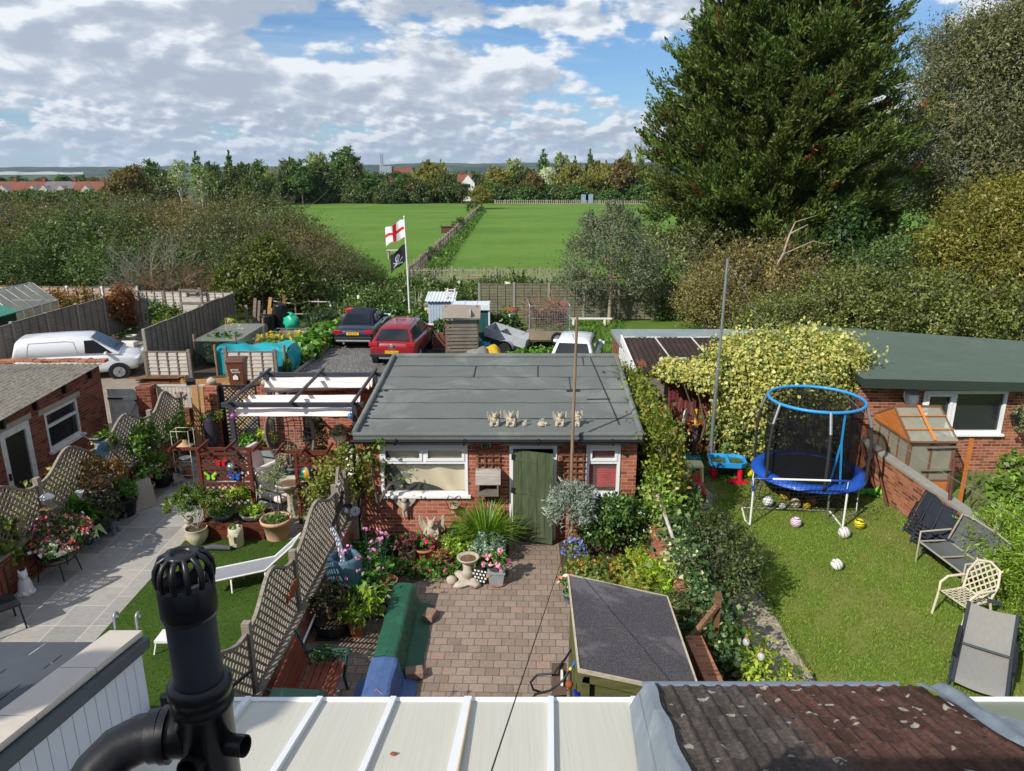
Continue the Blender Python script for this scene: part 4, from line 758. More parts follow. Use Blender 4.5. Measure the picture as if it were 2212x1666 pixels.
B().tube([(0,-1.1,1.55),(0,-1.2,1.72)],.012,5).obj('aerial',TRIM,t);B().lathe([(.075,0),(.075,.02),(.055,.02)],(0,0,0),14).obj('badge',RIM,t,(0,-2.115,.86)).rotation_euler=(R(90),0,0)
text('T-ROC',.09,RIM,t,(0,-2.125,.74));B().bx(-.5,-2.16,.36,.5,-2.13,.42).obj('skid_trim',GREYM,t)
t,bo,ro=car('parked_car','dark navy convertible with fabric hood beside the red crossover',(-6.55,32.0,0),R(-2),NAVY,[(-2.15,.42,.66,.74),(-2.12,.34,.84,.80),(-1.9,.28,.93,.84),(-1.0,.25,.95,.85),(.5,.25,.92,.85),(1.0,.25,.92,.85),(1.7,.28,.82,.82),(2.1,.34,.72,.76),(2.18,.42,.64,.66)],(-1.45,-.85,.15,.95,.92,1.34,1.37,.74,.56),1.72,(-1.28,1.3),.31,roofm=mat('hood_fabric','1b2130',.95,.1,40),plate=('S576 LAC',.7),sidewin=[[(-.4,.08),(.68,.06),(.22,.86),(-.34,.86)],[(-.95,.15),(-.46,.1),(-.42,.82),(-.72,.78)]],lamps=(.76,.15))
B().bx(-.72,-2.2,.36,.72,-2.15,.43).obj('bumper_strip',GREYM,t,bevel=.01);B().tube([(-.4,-2.22,.3),(-.4,-2.0,.3)],.045,8).obj('exhaust',GREYM,t)
t,bo,ro=car('parked_car','white hatchback half hidden behind the garage roof',(2.42,26.5,0),R(-11),WCAR,[(-1.9,.4,.62,.74),(-1.88,.34,.9,.80),(-1.7,.28,.96,.84),(-.8,.26,.95,.85),(.6,.26,.94,.85),(1.0,.26,.94,.84),(1.5,.28,.86,.82),(1.86,.34,.76,.74),(1.92,.42,.66,.64)],(-1.82,-1.35,.15,1.05,.92,1.42,1.45,.76,.58),1.7,(-1.2,1.2),.3,sidewin=[[(-1.2,.12),(-.4,.08),(-.4,.86),(-1.1,.82)],[(-.32,.08),(.78,.06),(.28,.86),(-.32,.86)]],lamps=(.82,.3))
B().tube([(0,-1.1,1.45),(-.03,-1.3,1.66)],.01,5).obj('aerial',TRIM,t)
t,bo,ro=car('parked_van','white panel van parked nose out on the gravel track',(-15.55,25.7,0),R(-71),WCAR,[(-2.1,.42,.7,.82),(-2.08,.34,1.1,.88),(-1.9,.28,1.16,.9),(-.6,.26,1.14,.9),(.7,.26,1.1,.9),(1.15,.26,1.08,.9),(1.7,.28,.98,.86),(2.05,.34,.86,.78),(2.14,.42,.7,.66)],(-2.06,-1.9,.42,1.42,1.08,1.78,1.78,.84,.7),1.82,(-1.3,1.35),.32,cat='van',sidewin=[[(.3,.1),(1.2,.06),(.62,.84),(.3,.84)]],glass=False,lamps=(.9,.5))
b=B()
for sg in(-1,1):
 def sp(y,s_):return V(sg*(lerp(.84,.7,s_)+.012),y,lerp(1.08,1.78,s_))
 q=[sp(-1.6,.12),sp(.05,.1),sp(-.05,.8),sp(-.3,.86),sp(-1.5,.86)];b.tube(q,.008,4,closed=True)
b.obj('side_panel_crease',mat('seam_grey','9a9fa6',.6,.05,9),t);t.scale=(.95,.95,.87)
def pole_flag():
 t=T('flagpole','white flagpole in the back yard flying two flags','flagpole',(-5.16,36.4,0));top=at(876,470,36.4).z
 B().tube([(0,0,0),(-.02,0,top*.5),(-.08,0,top)],[.045,.04,.03],8).sph((-.08,0,top+.03),.05).obj('pole',WHITE,t)
 def flag(name,label,cat,zt,h,w,mats,pick,dz):
  b=B();n=36;mm=24
  f=lambda u,v:(-.08-w*u*(.93),.22*math.sin(u*7+1.2*v)*u**.6,zt-h*v-dz*u**1.3+.05*math.sin(u*8+2*v))
  vs=[f(i/n,j/mm)for j in range(mm+1)for i in range(n+1)];k0=len(b.v);b.v+=vs
  for j in range(mm):
   for i in range(n):b.f.append((j*(n+1)+i,j*(n+1)+i+1,(j+1)*(n+1)+i+1,(j+1)*(n+1)+i));b.sm.append(True);b.mi.append(pick((i+.5)/n,(j+.5)/mm))
  return one(b,name,mats,label,cat,(-5.16,36.4,0))
 flag('england_flag','white flag with red cross, uppermost on the pole','flag',top-.12,.84,1.05,[mat('flag_white','e4e2e2',.9,.03,5,bump=0),mat('flag_red','c8222c',.9,.05,5,bump=0)],lambda u,v:1 if abs(v-.5)<.1 or abs(u-.5)<.075 else 0,.42)
 def skull(u,v):
  x=(u-.5)*1.35;y=(v-.42)
  if x*x/.03+y*y/.045<1:
   if(abs(x)-.07)**2+(y-.0)**2<.0028 or(abs(x)<.02 and .05<y<.1):return 0
   return 1
  if abs(x)<.11 and .14<y<.29:return 0 if int((x+.2)*30)%2 and y>.2 else 1
  for s in(-1,1):
   if abs(y-.33-s*x*.35)<.03 and abs(x)<.36:return 1
  return 0
 flag('pirate_flag','black pirate flag with a white skull, below the white flag','flag',top-1.3,.84,.85,[mat('flag_black','1e2127',.9,.1,5,bump=0),mat('flag_grey','c6c8cc',.9,.03,5,bump=0)],skull,.62)
pole_flag()
t=T('beehive','cream beehive box with grey lid beside the pale blue shed','beehive',(-4.05,35.9,0));CRH=mat('hive_cream','d6cf9a',.7,.06,8)
B().bx(-.26,-.24,.12,.26,.24,.82).bx(-.28,-.26,.2,.28,.26,.22).bx(-.28,-.26,.5,.28,.26,.515).obj('hive_body',CRH,t);B().bx(-.24,-.2,0,.24,.2,.119).obj('stand',W_GREY,t);B().bx(-.3,-.28,.822,.3,.28,.93).obj('lid',GREYM,t);B().bx(-.2,-.3,.13,.2,-.242,.16).obj('entrance_board',W_GREY,t)
t=T('pallet','pale wooden pallet leaning upright behind the navy convertible','pallet',(-6.9,34.4,0),R(8));M_=Matrix.Rotation(R(-14),3,'X')
for i in range(6):B().box(M_@V(0,0,.1+.15*i),(1.0,.025,.09),M=M_).obj('slat',W_PALE,t)
for x in(-.46,0,.46):B().box(M_@V(x,.06,.47),(.09,.09,.94),M=M_).obj('bearer',W_PALE,t)
one(B().lathe([(.16,0),(.24,.3),(.26,.3),(.24,.26),(.15,.03)],n=18),'tub',plastic('red_plastic','b8283a',.5),'red plastic tub behind the navy convertible','tub',(at(757,684,34.6).x,34.6,.62));one(B().bx(-.4,-.3,0,.4,.3,.62),'old_crate',W_GREY,'grey crate carrying the red tub','crate',(at(757,684,34.6).x,34.6,0))
t=T('rail_fence','rough pole rail fence behind the compost bins','fence',(at(592,662,35.6).x,35.6,0));b=B();x1=at(712,662,35.6).x-t.location.x
b.tube([(0,0,1.1),(x1*.33,0,.98),(x1*.4,0,.96)],.035,6).tube([(x1*.38,0,.95),(x1*.6,0,1.08),(x1*1.0,0,1.06)],.035,6);b.obj('rail',W_PALE,t);B().tube([(x1*.3,.02,.45),(x1*1.05,.02,.5)],.03,6).obj('rail',W_PALE,t)
for k in(0,.38,.8):B().tube([(x1*k,.05,0),(x1*k,.05,1.2)],.05,6).obj('post',W_POLE,t)
def bin_round(label,loc,r,h,name='compost_bin'):
 t=T(name,label,'bin',loc);b=B();b.lathe([(r,0),(r*.97,h*.3),(r*.985,h*.31),(r*.94,h*.6),(r*.955,h*.61),(r*.9,h)],n=20);b.obj('drum',PLASB,t);B().lathe([(r*.94,h),(r*.94,h*1.04),(r*.5,h*1.08),(0,h*1.09)],n=20).obj('lid',PLASB,t)
bin_round('squat black compost bin by the leaning planks',(at(580,720,33).x,33,0),.36,.85);bin_round('tall black compost bin beside the green sack',(at(609,715,33.4).x,33.4,0),.3,1.25)
b=B();b.lathe([(.2,0),(.42,.15),(.46,.4),(.38,.66),(.2,.8),(.1,.88),(.15,.98),(.0,.95)],n=14,sy=.8);
for i,p in enumerate(b.v):b.v[i]=(p[0]+.08*math.sin(p[2]*17+p[1]*13)+random.gauss(0,.02),p[1]+.07*math.sin(p[2]*15+p[0]*13),p[2]);b.v[i]=tuple(k*.8 for k in b.v[i])
one(b,'garden_sack',plastic('green_sack','22a884',.35),'shiny green plastic sack tied at the neck','sack',(at(631,706,33.2).x,33.2,.2))
one(B().bx(-.7,-.3,0,.7,.3,.2),'raised_bed',W_GREY,'grey timber planter carrying the green sack','planter',(at(640,706,33.2).x,33.2,0))
for i in range(9):one(B().beam((0,0,0),(random.uniform(-.25,.35),.3,random.uniform(.9,1.7)),.14,.03,(0,1,0)),'leaning_plank',random.choice([W_GREY,W_BROWN,W_TAN]),'old plank leaning in the corner by the compost bins','plank',(at(540+i*9,712,33.4).x,33.2+.05*i,0),0,'planks leaning by the compost bins')
bush('rosemary','dark upright rosemary bush behind the squash bed','bush',(at(692,722,33.2).x,33.2,0),[(0,0,.5,.75,.6,.6),(.5,.1,.45,.5,.5,.5)],3800,.13,[('33482a',3),('42592f',2),('2a3b22',2)],None,30,.14,.22,stems=4)
t=bush('sweetcorn','sweetcorn plant with straw coloured tops near the net cage','plant',(at(500,720,31).x,31,0),[(0,0,.6,.35,.35,.5)],160,.5,[('5a7a2c',3),('6f8a38',2)],None,10,.2,.12,stems=4,flowers=(60,.3,[('b7a568',3),('cdbd85',2)],4))
t=T('wire_cage','wire mesh hoop cage over a vegetable bed','cage',(at(660,740,31).x,31,0));b=B()
for i in range(9):x=-1.3+i*.32;b.tube([(x,-.35,0),(x,-.33,.62),(x,.33,.62),(x,.35,0)],.008,4)
for z in(.2,.42,.62):b.tube([(-1.3,-.34,z),(1.27,-.34,z)],.008,4).tube([(-1.3,.34,z),(1.27,.34,z)],.008,4)
b.obj('wire',GREYM,t)
for i,(x0,y0,x1,y1)in enumerate([(-11.3,30.3,-8.6,31.7),(-11.4,28.7,-8.5,29.7)]):
 t=T('raised_bed',['timber edged bed under the wire cage','timber edged bed with reddish boards'][i],'bed',(x0,y0,0));B().bx(0,0,0,x1-x0,.05,.2).bx(0,y1-y0-.05,0,x1-x0,y1-y0,.2).bx(0,.05,0,.05,y1-y0-.05,.2).bx(x1-x0-.05,.05,0,x1-x0,y1-y0-.05,.2).obj('frame',[W_PALE,W_BROWN][i],t);B().bx(.05,.05,0,x1-x0-.05,y1-y0-.05,.14).obj('soil',SOIL,t)
bush('courgette_plant','yellowing courgette leaves under the wire cage','plant',(-9.9,31,.1),[(0,0,.1,1.2,.5,.2)],420,.2,[('c9b23c',3),('d6c65a',2),('8a9a3c',2)],None,5,.1,.8,stems=0)
SQ=[('4f7a2a',4),('628c34',3),('3e6424',2),('88a048',1)]
bush('squash_plant','sprawling squash plants along the tarmac edge','plant',(-8.5,29,0),[(-.2,-1.9,.2,.7,.8,.34),(.1,-.6,.25,.6,.9,.4),(.2,.8,.25,.6,.9,.4),(.3,2.2,.3,.6,.9,.4),(.4,3.4,.25,.5,.8,.35)],2900,.24,SQ,None,16,.16,.85,.7,stems=6,flowers=(26,.14,[('e8b830',1)],2))
bush('squash_plant','smaller squash clump between the beds and the teal net','plant',(at(622,740,29.6).x-.4,29.4,0),[(0,0,.2,.6,.5,.3)],500,.2,SQ,None,12,.14,.85,stems=2)
def grasses(name,label,loc,n,L_,spread,cols,w=.03,cat='plant',flop=.5,lean=(0,0)):
 """a tuft of arching blades"""
 t=T(name,label,cat,loc);V0=[];F0=[];C0=[];K=5
 for i in range(n):
  a=random.uniform(0,6.283);r0=random.random()*.12*spread;l=L_*random.uniform(.55,1.05);fl=flop*random.uniform(.4,1.3);d=V(math.cos(a)+lean[0],math.sin(a)+lean[1],0);s=V(-d.y,d.x,0).normalized();p=V(math.cos(a),math.sin(a),0)*r0;base=len(V0)
  for k in range(K):
   q=k/(K-1);c=p+d*(spread*q**1.5*fl)+V(0,0,l*(q-.55*fl*q**2.4));wd=w*(1-q**2)*.5+.001;V0+=[c-s*wd,c+s*wd]
  for k in range(K-1):F0.append((base+2*k,base+2*k+1,base+2*k+3,base+2*k+2))
  C0.append(random.choice(cols))
 me=bpy.data.meshes.new('blades');me.from_pydata([tuple(v)for v in V0],[],F0);ca=me.color_attributes.new('col','FLOAT_COLOR','POINT');cc=np.ones((len(V0),4),np.float32);cc[:,:3]=np.repeat(np.array([hexc(c)for c in C0])*(1+rng.normal(0,.15,(n,1))).clip(.5,1.5),2*K,axis=0);ca.data.foreach_set('color',cc.ravel());me.materials.append(LEAF);me.polygons.foreach_set('use_smooth',[True]*len(F0));me.update()
 o=bpy.data.objects.new('blades',me);COL.objects.link(o);o.parent=t;return t
grasses('iris','spiky dark tuft beside the low panel and teal net',(-8.15,25.6,0),120,.85,.5,['3c5a24','4b6a2a','2f4a1e'],.035)
NETT=m_net('teal_net',hexc('2a9fae'),.82);NETW=m_net('white_mesh',hexc('b7bcb6'),.34);NETB=m_net('black_mesh',hexc('22282a'),.55)
t=T('net_cage','fruit cage covered with thin whitish and dark netting','cage',(-11.95,26.9,0));b=B()
for x in(0,1.55):
 for y in(0,3.2):B().tube([(x,y,0),(x,y,1.3)],.045,6).obj('post',W_POLE,t)
B().grid(lambda u,v:(1.7*u-.05,3.4*v-.1,1.06-.14*math.sin(math.pi*u)*math.sin(math.pi*v)),10,10).obj('top_net',NETW,t);B().grid(lambda u,v:(1.65+.06*math.sin(v*9),3.4*u-.1,1.05-1.02*v),10,6).obj('side_net',NETW,t);B().grid(lambda u,v:(1.7*u-.05,-.08+.05*math.sin(u*9),1.04-1.02*v*(1-.25*math.sin(3.1*u))),10,6).obj('side_net',NETB,t)
bush('brassica','dark leafy greens growing inside the fruit cage','plant',(-11.2,28.2,0),[(0,0,.35,.9,1.1,.45)],1500,.2,GREEN,None,20,.14,.8,stems=3)
t=T('net_tunnel','sagging teal netting over a vegetable bed','netting',(-10.75,25.75,0));b=B()
b.grid(lambda u,v:(2.55*u,.12+1.25*v,.86+.14*(v>.0)-.18*math.sin(math.pi*min(1,u*1.25))*(1-.4*v)+.04*math.sin(u*17+v*5)),26,10)
b.grid(lambda u,v:(2.55*u+.02*math.sin(v*9),.1+.05*math.sin(u*16),.03+(.83-.18*math.sin(math.pi*min(1,u*1.25)))*v),24,8);b.grid(lambda u,v:(2.55+.16*math.sin(v*3)+.06*math.sin(u*9),.1+1.3*u,(1.0 if u>.1 else .86)*(1-v)),10,8)
b.grid(lambda u,v:(-.05+.4*u*0+.04*math.sin(v*8+u*5),.1+1.3*u,1.0*(1-v)),8,6);b.obj('net',NETT,t)
for x in(0,2.5):B().tube([(x,.05,0),(x,.05,1.15)],.05,6).obj('post',W_POLE,t)
one(B().bx(0,0,0,1.6,.05,.18).bx(0,.0502,0,.05,1.1,.18).bx(1.55,.0502,0,1.6,1.1,.18),'raised_bed',W_TAN,'empty tan timber bed frame on the shingle','bed',(-11.5,24.4,.02),R(12))
t=T('plank_pile','loose pile of brown boards in front of the low panel','lumber',(-12.3,24.75,.02))
for i in range(9):B().box((random.uniform(-.3,.3),random.uniform(-.16,.16),.025+.028*i),(random.uniform(1.0,1.9),.15,.026),random.uniform(-.14,.14)).obj('board',W_BROWN,t)
def wheelie(label,loc,rz,m,W_=.56,D_=.66,H_=1.02,marks=None):
 t=T('wheelie_bin',label,'bin',loc,rz);b=B();r=lambda w,d,z,y=0:[(-w/2,-d/2+y,z),(w/2,-d/2+y,z),(w/2,d/2+y,z),(-w/2,d/2+y,z)]
 b.loft([r(W_*.78,D_*.72,.02),r(W_*.97,D_*.93,H_*.92),r(W_*1.03,D_,H_*.925),r(W_*1.03,D_,H_*.97)],False);b.obj('body',m,t,bevel=.02)
 l=B();l.loft([r(W_*1.08,D_*1.06,H_*.972),r(W_*1.08,D_*1.06,H_*.995),r(W_*.92,D_*.86,H_*1.05),r(W_*.9,D_*.84,H_*1.052)],False);lo=l.obj('lid',m,t,bevel=.015);B().tube([(-W_*.4,D_*.55,H_*.97),(W_*.4,D_*.55,H_*.97)],.018,8).obj('handle',m,t)
 for s in(-1,1):B().tube([(s*(W_*.44-.03),D_*.42,.1),(s*(W_*.44+.03),D_*.42,.1)],.1,14).obj('wheel',TYRE,t)
 return t
BIN=plastic('brown_bin','5a3222',.5)
t=wheelie('brown garden waste wheelie bin on the shingle',(-9.35,24.1,.02),R(4),BIN)
LET=emat('bin_lettering','d4d6d2');text('green',.12,LET,t,(0,-.325,.74),(R(96),0,0));text('waste',.12,LET,t,(.03,-.317,.65),(R(96),0,0));b=B();b.prismM([(-.085,0),(.085,0),(.085,.11),(0,.19),(-.085,.11)],0,.004,Matrix.Rotation(R(6),3,'X'),(0,-.308,.38));s=b.obj('house_sticker',LET,t);text('80',.085,BIN,t,(0,-.31,.44),(R(96),0,0))
SHB=mat('pale_blue_shed','a9b7c9',.75,.08,6,dirt=('7d8896',.3));SHG=mat('shed_dark_green','1f4040',.6,.12,5);CORW=mat('white_corrugated','cdd3da',.5,.06,6,dirt=('8d939a',.3))
def corrug(x0,x1,y0,z0,y1,z1,pitch=.076,amp=.012,along='y'):
 b=B();n=int(abs(x1-x0)/pitch*6)
 b.grid(lambda u,v:(lerp(x0,x1,u),lerp(y0,y1,v),lerp(z0,z1,v)+amp*math.sin(2*math.pi*abs(x1-x0)*u/pitch)),n,1);return b
t=T('garden_shed','narrow pale blue shed with white ridged roof','shed',(-3.2,33.0,0));b=B();b.bx(-.55,-.55,0,.55,.55,1.6)
for i in range(9):b.bx(-.55+i*.128,-.566,0,-.55+i*.128+.105,-.551,1.6)
b.obj('wall',SHB,t);corrug(-.68,.68,-.72,1.64,.72,1.86,.15,.02).obj('roof',CORW,t)
one(B().beam((0,0,0),(0,.9,.28),.04,.05).beam((.34,0,0),(.34,.9,.28),.04,.05).bx(0,.1,.05,.34,.14,.09).bx(0,.4,.14,.34,.44,.18).bx(0,.7,.23,.34,.74,.27),'step_ladder',WPAINT,'short white slatted rack lying on the pale blue shed roof','rack',(-2.95,32.6,1.76))
t=T('garden_shed','small dark green metal shed with white roof behind the log store','shed',(-1.75,30.9,0));b=B();b.bx(-.75,-.45,0,.75,.45,1.6);b.obj('wall',SHG,t);b=B();b.bx(-.82,-.58,1.78,.82,.52,1.81);
for i in range(4):b.bx(-.8+i*.52,-.58,1.8102,-.77+i*.52,.52,1.83)
b.bx(-.82,-.585,1.6,.82,-.55,1.78).obj('roof',CORW,t);b=B()
for i in range(4):b.bx(-.02+i*.19,-.468,.05,.16+i*.19,-.452,1.58)
b.obj('door',mat('shed_door_green','24504e',.55,.1,6),t);B().bx(.75,-.5,0,.82,-.42,1.78).obj('corner_post',CORW,t)
t=T('log_store','slatted grey log store with tilted felt roof','log store',(-2.0,28.6,0),R(4));b=B()
for i in range(11):B().bx(-.62,-.42,.05+.142*i,.62,-.395,.15+.142*i).obj('slat',W_GREY,t)
for i in range(11):b.bx(.625,-.35,.05+.142*i,.65,.4,.15+.142*i)
b.bx(-.66,-.395,0,-.6,-.33,1.72).bx(.6,-.395,0,.66,-.351,1.72).bx(-.66,.4,0,-.6,.46,2.0).bx(.6,.41,0,.66,.47,2.0);b.obj('frame',W_BROWN,t);B().grid(lambda u,v:(-.78+1.5*u+.06*v,-.6+1.2*v,1.7+.32*v+.02*math.sin(u*5)),6,4).grid(lambda u,v:(-.78+1.5*u+.06*v,-.6+1.2*v,1.66+.32*v+.02*math.sin(u*5)),6,4).obj('roof',mat('board_roof','8d8577',.9,.12,6),t);B().bx(.32,-.55,1.75,.36,.2,1.93).obj('roof_batten',W_PALE,t)
b=B()
for i in range(26):b.tube([(-.5+.17*(i%7),-.3,.1+.22*(i//7)),(-.5+.17*(i%7),.35,.1+.22*(i//7))],.08,8)
b.obj('logs',W_BROWN,t)['kind']='stuff'
one(B().lathe([(.2,0),(.3,.42),(.32,.42),(.3,.38),(.18,.03)],n=18),'tub',plastic('blue_tub','2a8fc4',.5),'sky blue plastic tub leaning by the green shed','tub',(at(1042,752,28.8).x,28.8,.1),0).rotation_euler=(R(-30),R(20),0)
for i,(x,c,lb)in enumerate(((1058,'c9a52a','yellow hump of a covered machine behind the garage roof'),(1035,'7a7670','grey cover slumped behind the garage roof'))):
 b=B();b.sph((0,0,.15),(.5,.4,.42),16,10)
 for k,p in enumerate(b.v):b.v[k]=(p[0]+.06*math.sin(p[2]*14+p[1]*9),p[1]+.05*math.sin(p[0]*13),p[2]+.04*math.sin(p[0]*11))
 one(b,'tarpaulin_cover',mat('tarp_'+c,c,.6,.2,7),lb,'cover',(at(x,768,27.6-.3*i).x,27.6-.3*i,.15))
t=T('cage_trailer','mesh sided trailer heaped with cut branches','trailer',(1.5,30.4,0),R(2));MW=mat('trailer_ply','8a7d66',.9,.2,6)
B().bx(-.82,-1.1,.5,.82,1.1,.56).obj('floor',MW,t);b=B().bx(-.82,-1.14,.56,.82,-1.1,.92);b.obj('tailboard',MW,t)
b=B()
for x in(-.82,.82):
 for y in(-1.1,1.1):b.tube([(x,y,.5),(x,y,1.95)],.03,6)
for z in(.95,1.45,1.95):b.tube([(-.82,-1.1,z),(.82,-1.1,z),(.82,1.1,z),(-.82,1.1,z)],.022,5,closed=True)
b.obj('frame',GREYM,t);b=B()
for i in range(17):x=-.8+i*.1;b.tube([(x,-1.1,.92),(x,-1.1,1.95)],.006,3).tube([(x,1.1,.56),(x,1.1,1.95)],.006,3)
for i in range(11):z=.95+i*.1;b.tube([(-.82,-1.1,z),(.82,-1.1,z)],.006,3).tube([(-.82,1.1,z),(.82,1.1,z)],.006,3).tube([(.82,-1.1,z),(.82,1.1,z)],.006,3).tube([(-.82,-1.1,z),(-.82,1.1,z)],.006,3)
b.obj('mesh_side',GREYM,t)['kind']='stuff'
for s in(-1,1):B().tube([(s*.95,0,.3),(s*.78,0,.3)],.3,16).obj('wheel',TYRE,t)
sw=B().tube([(.32,-1.16,.62),(.32,-1.32,.62)],.27,18).obj('spare_wheel',TYRE,t);B().tube([(.32,-1.325,.62),(.32,-1.3,.62)],.17,14).obj('hub',RIM,sw)
b=B()
for i in range(260):p=V(random.uniform(-.7,.7),random.uniform(-.95,.6),random.uniform(.9,1.7));d=V(random.gauss(-.5,.6),random.gauss(0,.5),random.gauss(.4,.35)).normalized()*random.uniform(.4,1.0);b.tube([p,p+d*.5+V(0,0,.03),p+d],[.022,.016,.008],4,False)
tag(b.obj('branch_heap',mat('cut_branch','8a6f56',.95,.25,6),None,(1.5,30.4,0)),'heap of cut branches inside the mesh trailer','branches')
one(B().bx(-.45,-.02,0,.45,.02,.8),'red_board',mat('faded_red_board','a05a56',.8,.15,6),'faded red board standing in the mesh trailer','board',(1.95,31.35,1.0))
t=T('tipping_trailer','small grey metal trailer tipped nose down beside the mesh trailer','trailer',(-.15,29.7,0),R(72));M_=Matrix.Rotation(R(14),3,'X')
def mb(b,x0,y0,z0,x1,y1,z1,M_=M_,o=V(0,0,.5)):return b.box(M_@V((x0+x1)/2,(y0+y1)/2,(z0+z1)/2)+o,(x1-x0,y1-y0,z1-z0),M=M_)
STG=mat('grey_steel','a9aeb4',.55,.1,7,metal=.3);mb(mb(mb(mb(mb(B(),-.6,-.9,0,.6,.9,.04),-.6,-.9,.0402,-.57,.9,.36),.57,-.9,.0402,.6,.9,.36),-.569,-.9,.0402,.569,-.87,.36),-.569,.87,.0402,.569,.9,.36).obj('tub',STG,t);mb(B(),.602,-.6,.16,.61,.5,.26).obj('reflector',WPL,t);mb(B(),-.62,-.7,-.16,.62,.8,-.01).obj('chassis',TRIM,t)
for s in(-1,1):B().tube([(s*.66,-.1,.26),(s*.82,-.1,.26)],.26,16).obj('wheel',TYRE,t);B().grid(lambda u,v:(s*(.62+.24*v),-.1-.34*math.cos(math.pi*u),.28+.34*math.sin(math.pi*u)),10,1).obj('mudguard',STG,t)
t=T('drum','metal drum with rusty lid against the rear yard fence','drum',(at(1105,700,34).x,34,.4));B().lathe([(.3,0),(.3,.25),(.315,.26),(.3,.27),(.3,.55)],n=18).obj('barrel',GREYM,t);B().lathe([(.36,.55),(.36,.62),(.05,.66)],n=18).obj('lid',RUST,t)
one(B().bx(-.4,-.4,0,.4,.4,.4),'block_stack',CONCP,'rough block stack carrying the rusty lidded drum','blocks',(at(1105,700,34).x,34,0))
one(B().bx(-1.1,-.08,.3,1.1,.08,.36).bx(-.8,-.07,0,-.7,.07,.3).bx(.7,-.07,0,.8,.07,.3),'plank_bench',WHITE,'long pale plank on supports beside the olive tree','plank',(at(1272,690,34.6).x,34.6,.1))
bush('bush','leafy green bush between the green shed and the tipped trailer','bush',(at(1085,735,31.4).x,31.4,0),[(0,0,.6,.7,.6,.65),(.4,0,.4,.6,.5,.45)],2600,.15,GREEN,None,30,.15,.6)
bush('bush','low bushy weeds in front of the trailers','bush',(at(1150,762,27.8).x,27.8,0),[(-.5,0,.15,.7,.5,.25),(.5,0,.2,.8,.5,.3)],1600,.13,[('5a8230',3),('4a6c28',3),('6d9038',2)],None,20,.14,stems=0)
for x,y,s in((905,34.3,.5),(930,33.4,.55),(850,35.6,.6),(958,32.2,.5)):bush('yard_bush','leafy bush at the edge of the tarmac near the hive','bush',(at(x,700,y).x,y,0),[(0,0,.4*s*2,.9*s*1.3,.8*s,.5*s*1.6)],900,.14,GREEN,'leafy bushes near the hive',20,.15,stems=2)
one(B().bx(-.25,-.3,0,.25,.3,.5).bx(-.18,-.2,.5002,.18,.2,.56),'brown_box',mat('small_brown_box','6a4434',.8,.15,6),'small brown slatted box beside the log store','box',(-3.0,29.6,.2))
b=B();
for i in range(7):b.tube([(random.uniform(-.2,.2),0,0),(random.uniform(-.3,.3),.1,random.uniform(.5,.9))],.012,4)
one(b,'cane_bundle',W_PALE,'bundle of pale canes stuck in the bramble bank','canes',(at(905,660,38).x,38,.5))
one(B().grid(lambda u,v:(-.5+1.0*u,.5*v,.35*math.sin(u*3.1)*(1-v)+.08*math.sin(u*14+v*9)),12,6),'plastic_sheet',mat('pale_plastic','b9b5ae',.5,.1,6),'crumpled pale plastic sheet on the bramble bank','sheet',(at(880,668,37.6).x,37.4,.55))
t=T('greenhouse','aluminium framed greenhouse with dusty glazing beyond the dark fence','greenhouse',(-22.6,31.2,0));b=B();Lg=3.2
for k in range(6):y=Lg*k/5;b.tube([(-1.1,y,0),(-1.1,y,1.35),(0,y,2.2),(1.1,y,1.35),(1.1,y,0)],.022,5)
for x,z in((-1.1,1.35),(0,2.2),(1.1,1.35),(-1.1,.03),(1.1,.03)):b.tube([(x,0,z),(x,Lg,z)],.022,5)
for y in(0,Lg):b.tube([(-1.1,y,1.35),(1.1,y,1.35)],.02,5).tube([(-.4,y,0),(-.4,y,1.35)],.02,5).tube([(.4,y,0),(.4,y,1.35)],.02,5)
b.obj('frame',ALU,t);g=B()
for x in(-1,1):g.quad((x*1.1,0,.05),(x*1.1,Lg,.05),(x*1.1,Lg,1.35),(x*1.1,0,1.35)).quad((x*1.1,0,1.36),(x*1.1,Lg,1.36),(0,Lg,2.21),(0,0,2.21))
for y in(.01,Lg-.01):g.quad((-1.1,y,.05),(1.1,y,.05),(1.1,y,1.35),(0,y,2.2),(-1.1,y,1.35))
g.obj('glazing',GHOUSE,t)
t=T('garden_shed','dark green ridged metal shed at the picture edge behind the dark fence','shed',(-20.08,27.9,0));b=B();b.bx(-1.2,-.8,0,.35,.8,1.8)
for i in range(12):b.bx(.3501,-.8+i*.14,0,.375,-.73+i*.14,1.8).bx(-1.2+i*.13,-.826,0,-1.13+i*.13,-.801,1.8)
b.obj('wall',mat('dark_green_steel','163a2e',.5,.1,5),t);B().prismM([(-1.3,1.8),(-.42,2.1),(.45,1.8),(.45,1.84),(-.42,2.15),(-1.3,1.84)],-.95,.95,Matrix.Identity(3)).obj('roof',mat('mint_roof','3f8a70',.5,.1,5),t)
for x,y,r,h,m,lb in((-17.2,30.9,.2,.34,TERRA,'terracotta pot on the weedy track verge'),(-16.7,31.4,.22,.3,CREAMP,'cream pot on the weedy track verge'),(-16.1,31.7,.26,.4,BLUEP,'blue tub on the weedy track verge')):one(B().lathe([(r*.7,0),(r,h),(r*1.08,h),(r*1.08,h*.86),(r*.95,h*.86),(r*.6,.04)],n=16),'plant_pot',m,lb,'pot',(x,y,0))
one(B().bx(-.35,-.22,0,.35,.22,.2).bx(-.31,-.18,.2002,.31,.18,.22),'trough',WHITE,'white trough on the weedy track verge','trough',(-16.4,30.5,0))
sheet('patio',[(-10.6,5.0),(-6.54,5.0),(-6.54,13.25),(-3.2,13.25),(-3.2,18.3),(-10.6,18.3)],.026,FLAGS)
sheet('artificial_lawn',[(-6.54,5.0),(-3.2,5.0),(-3.2,13.25),(-6.54,13.25)],.030,TURF)
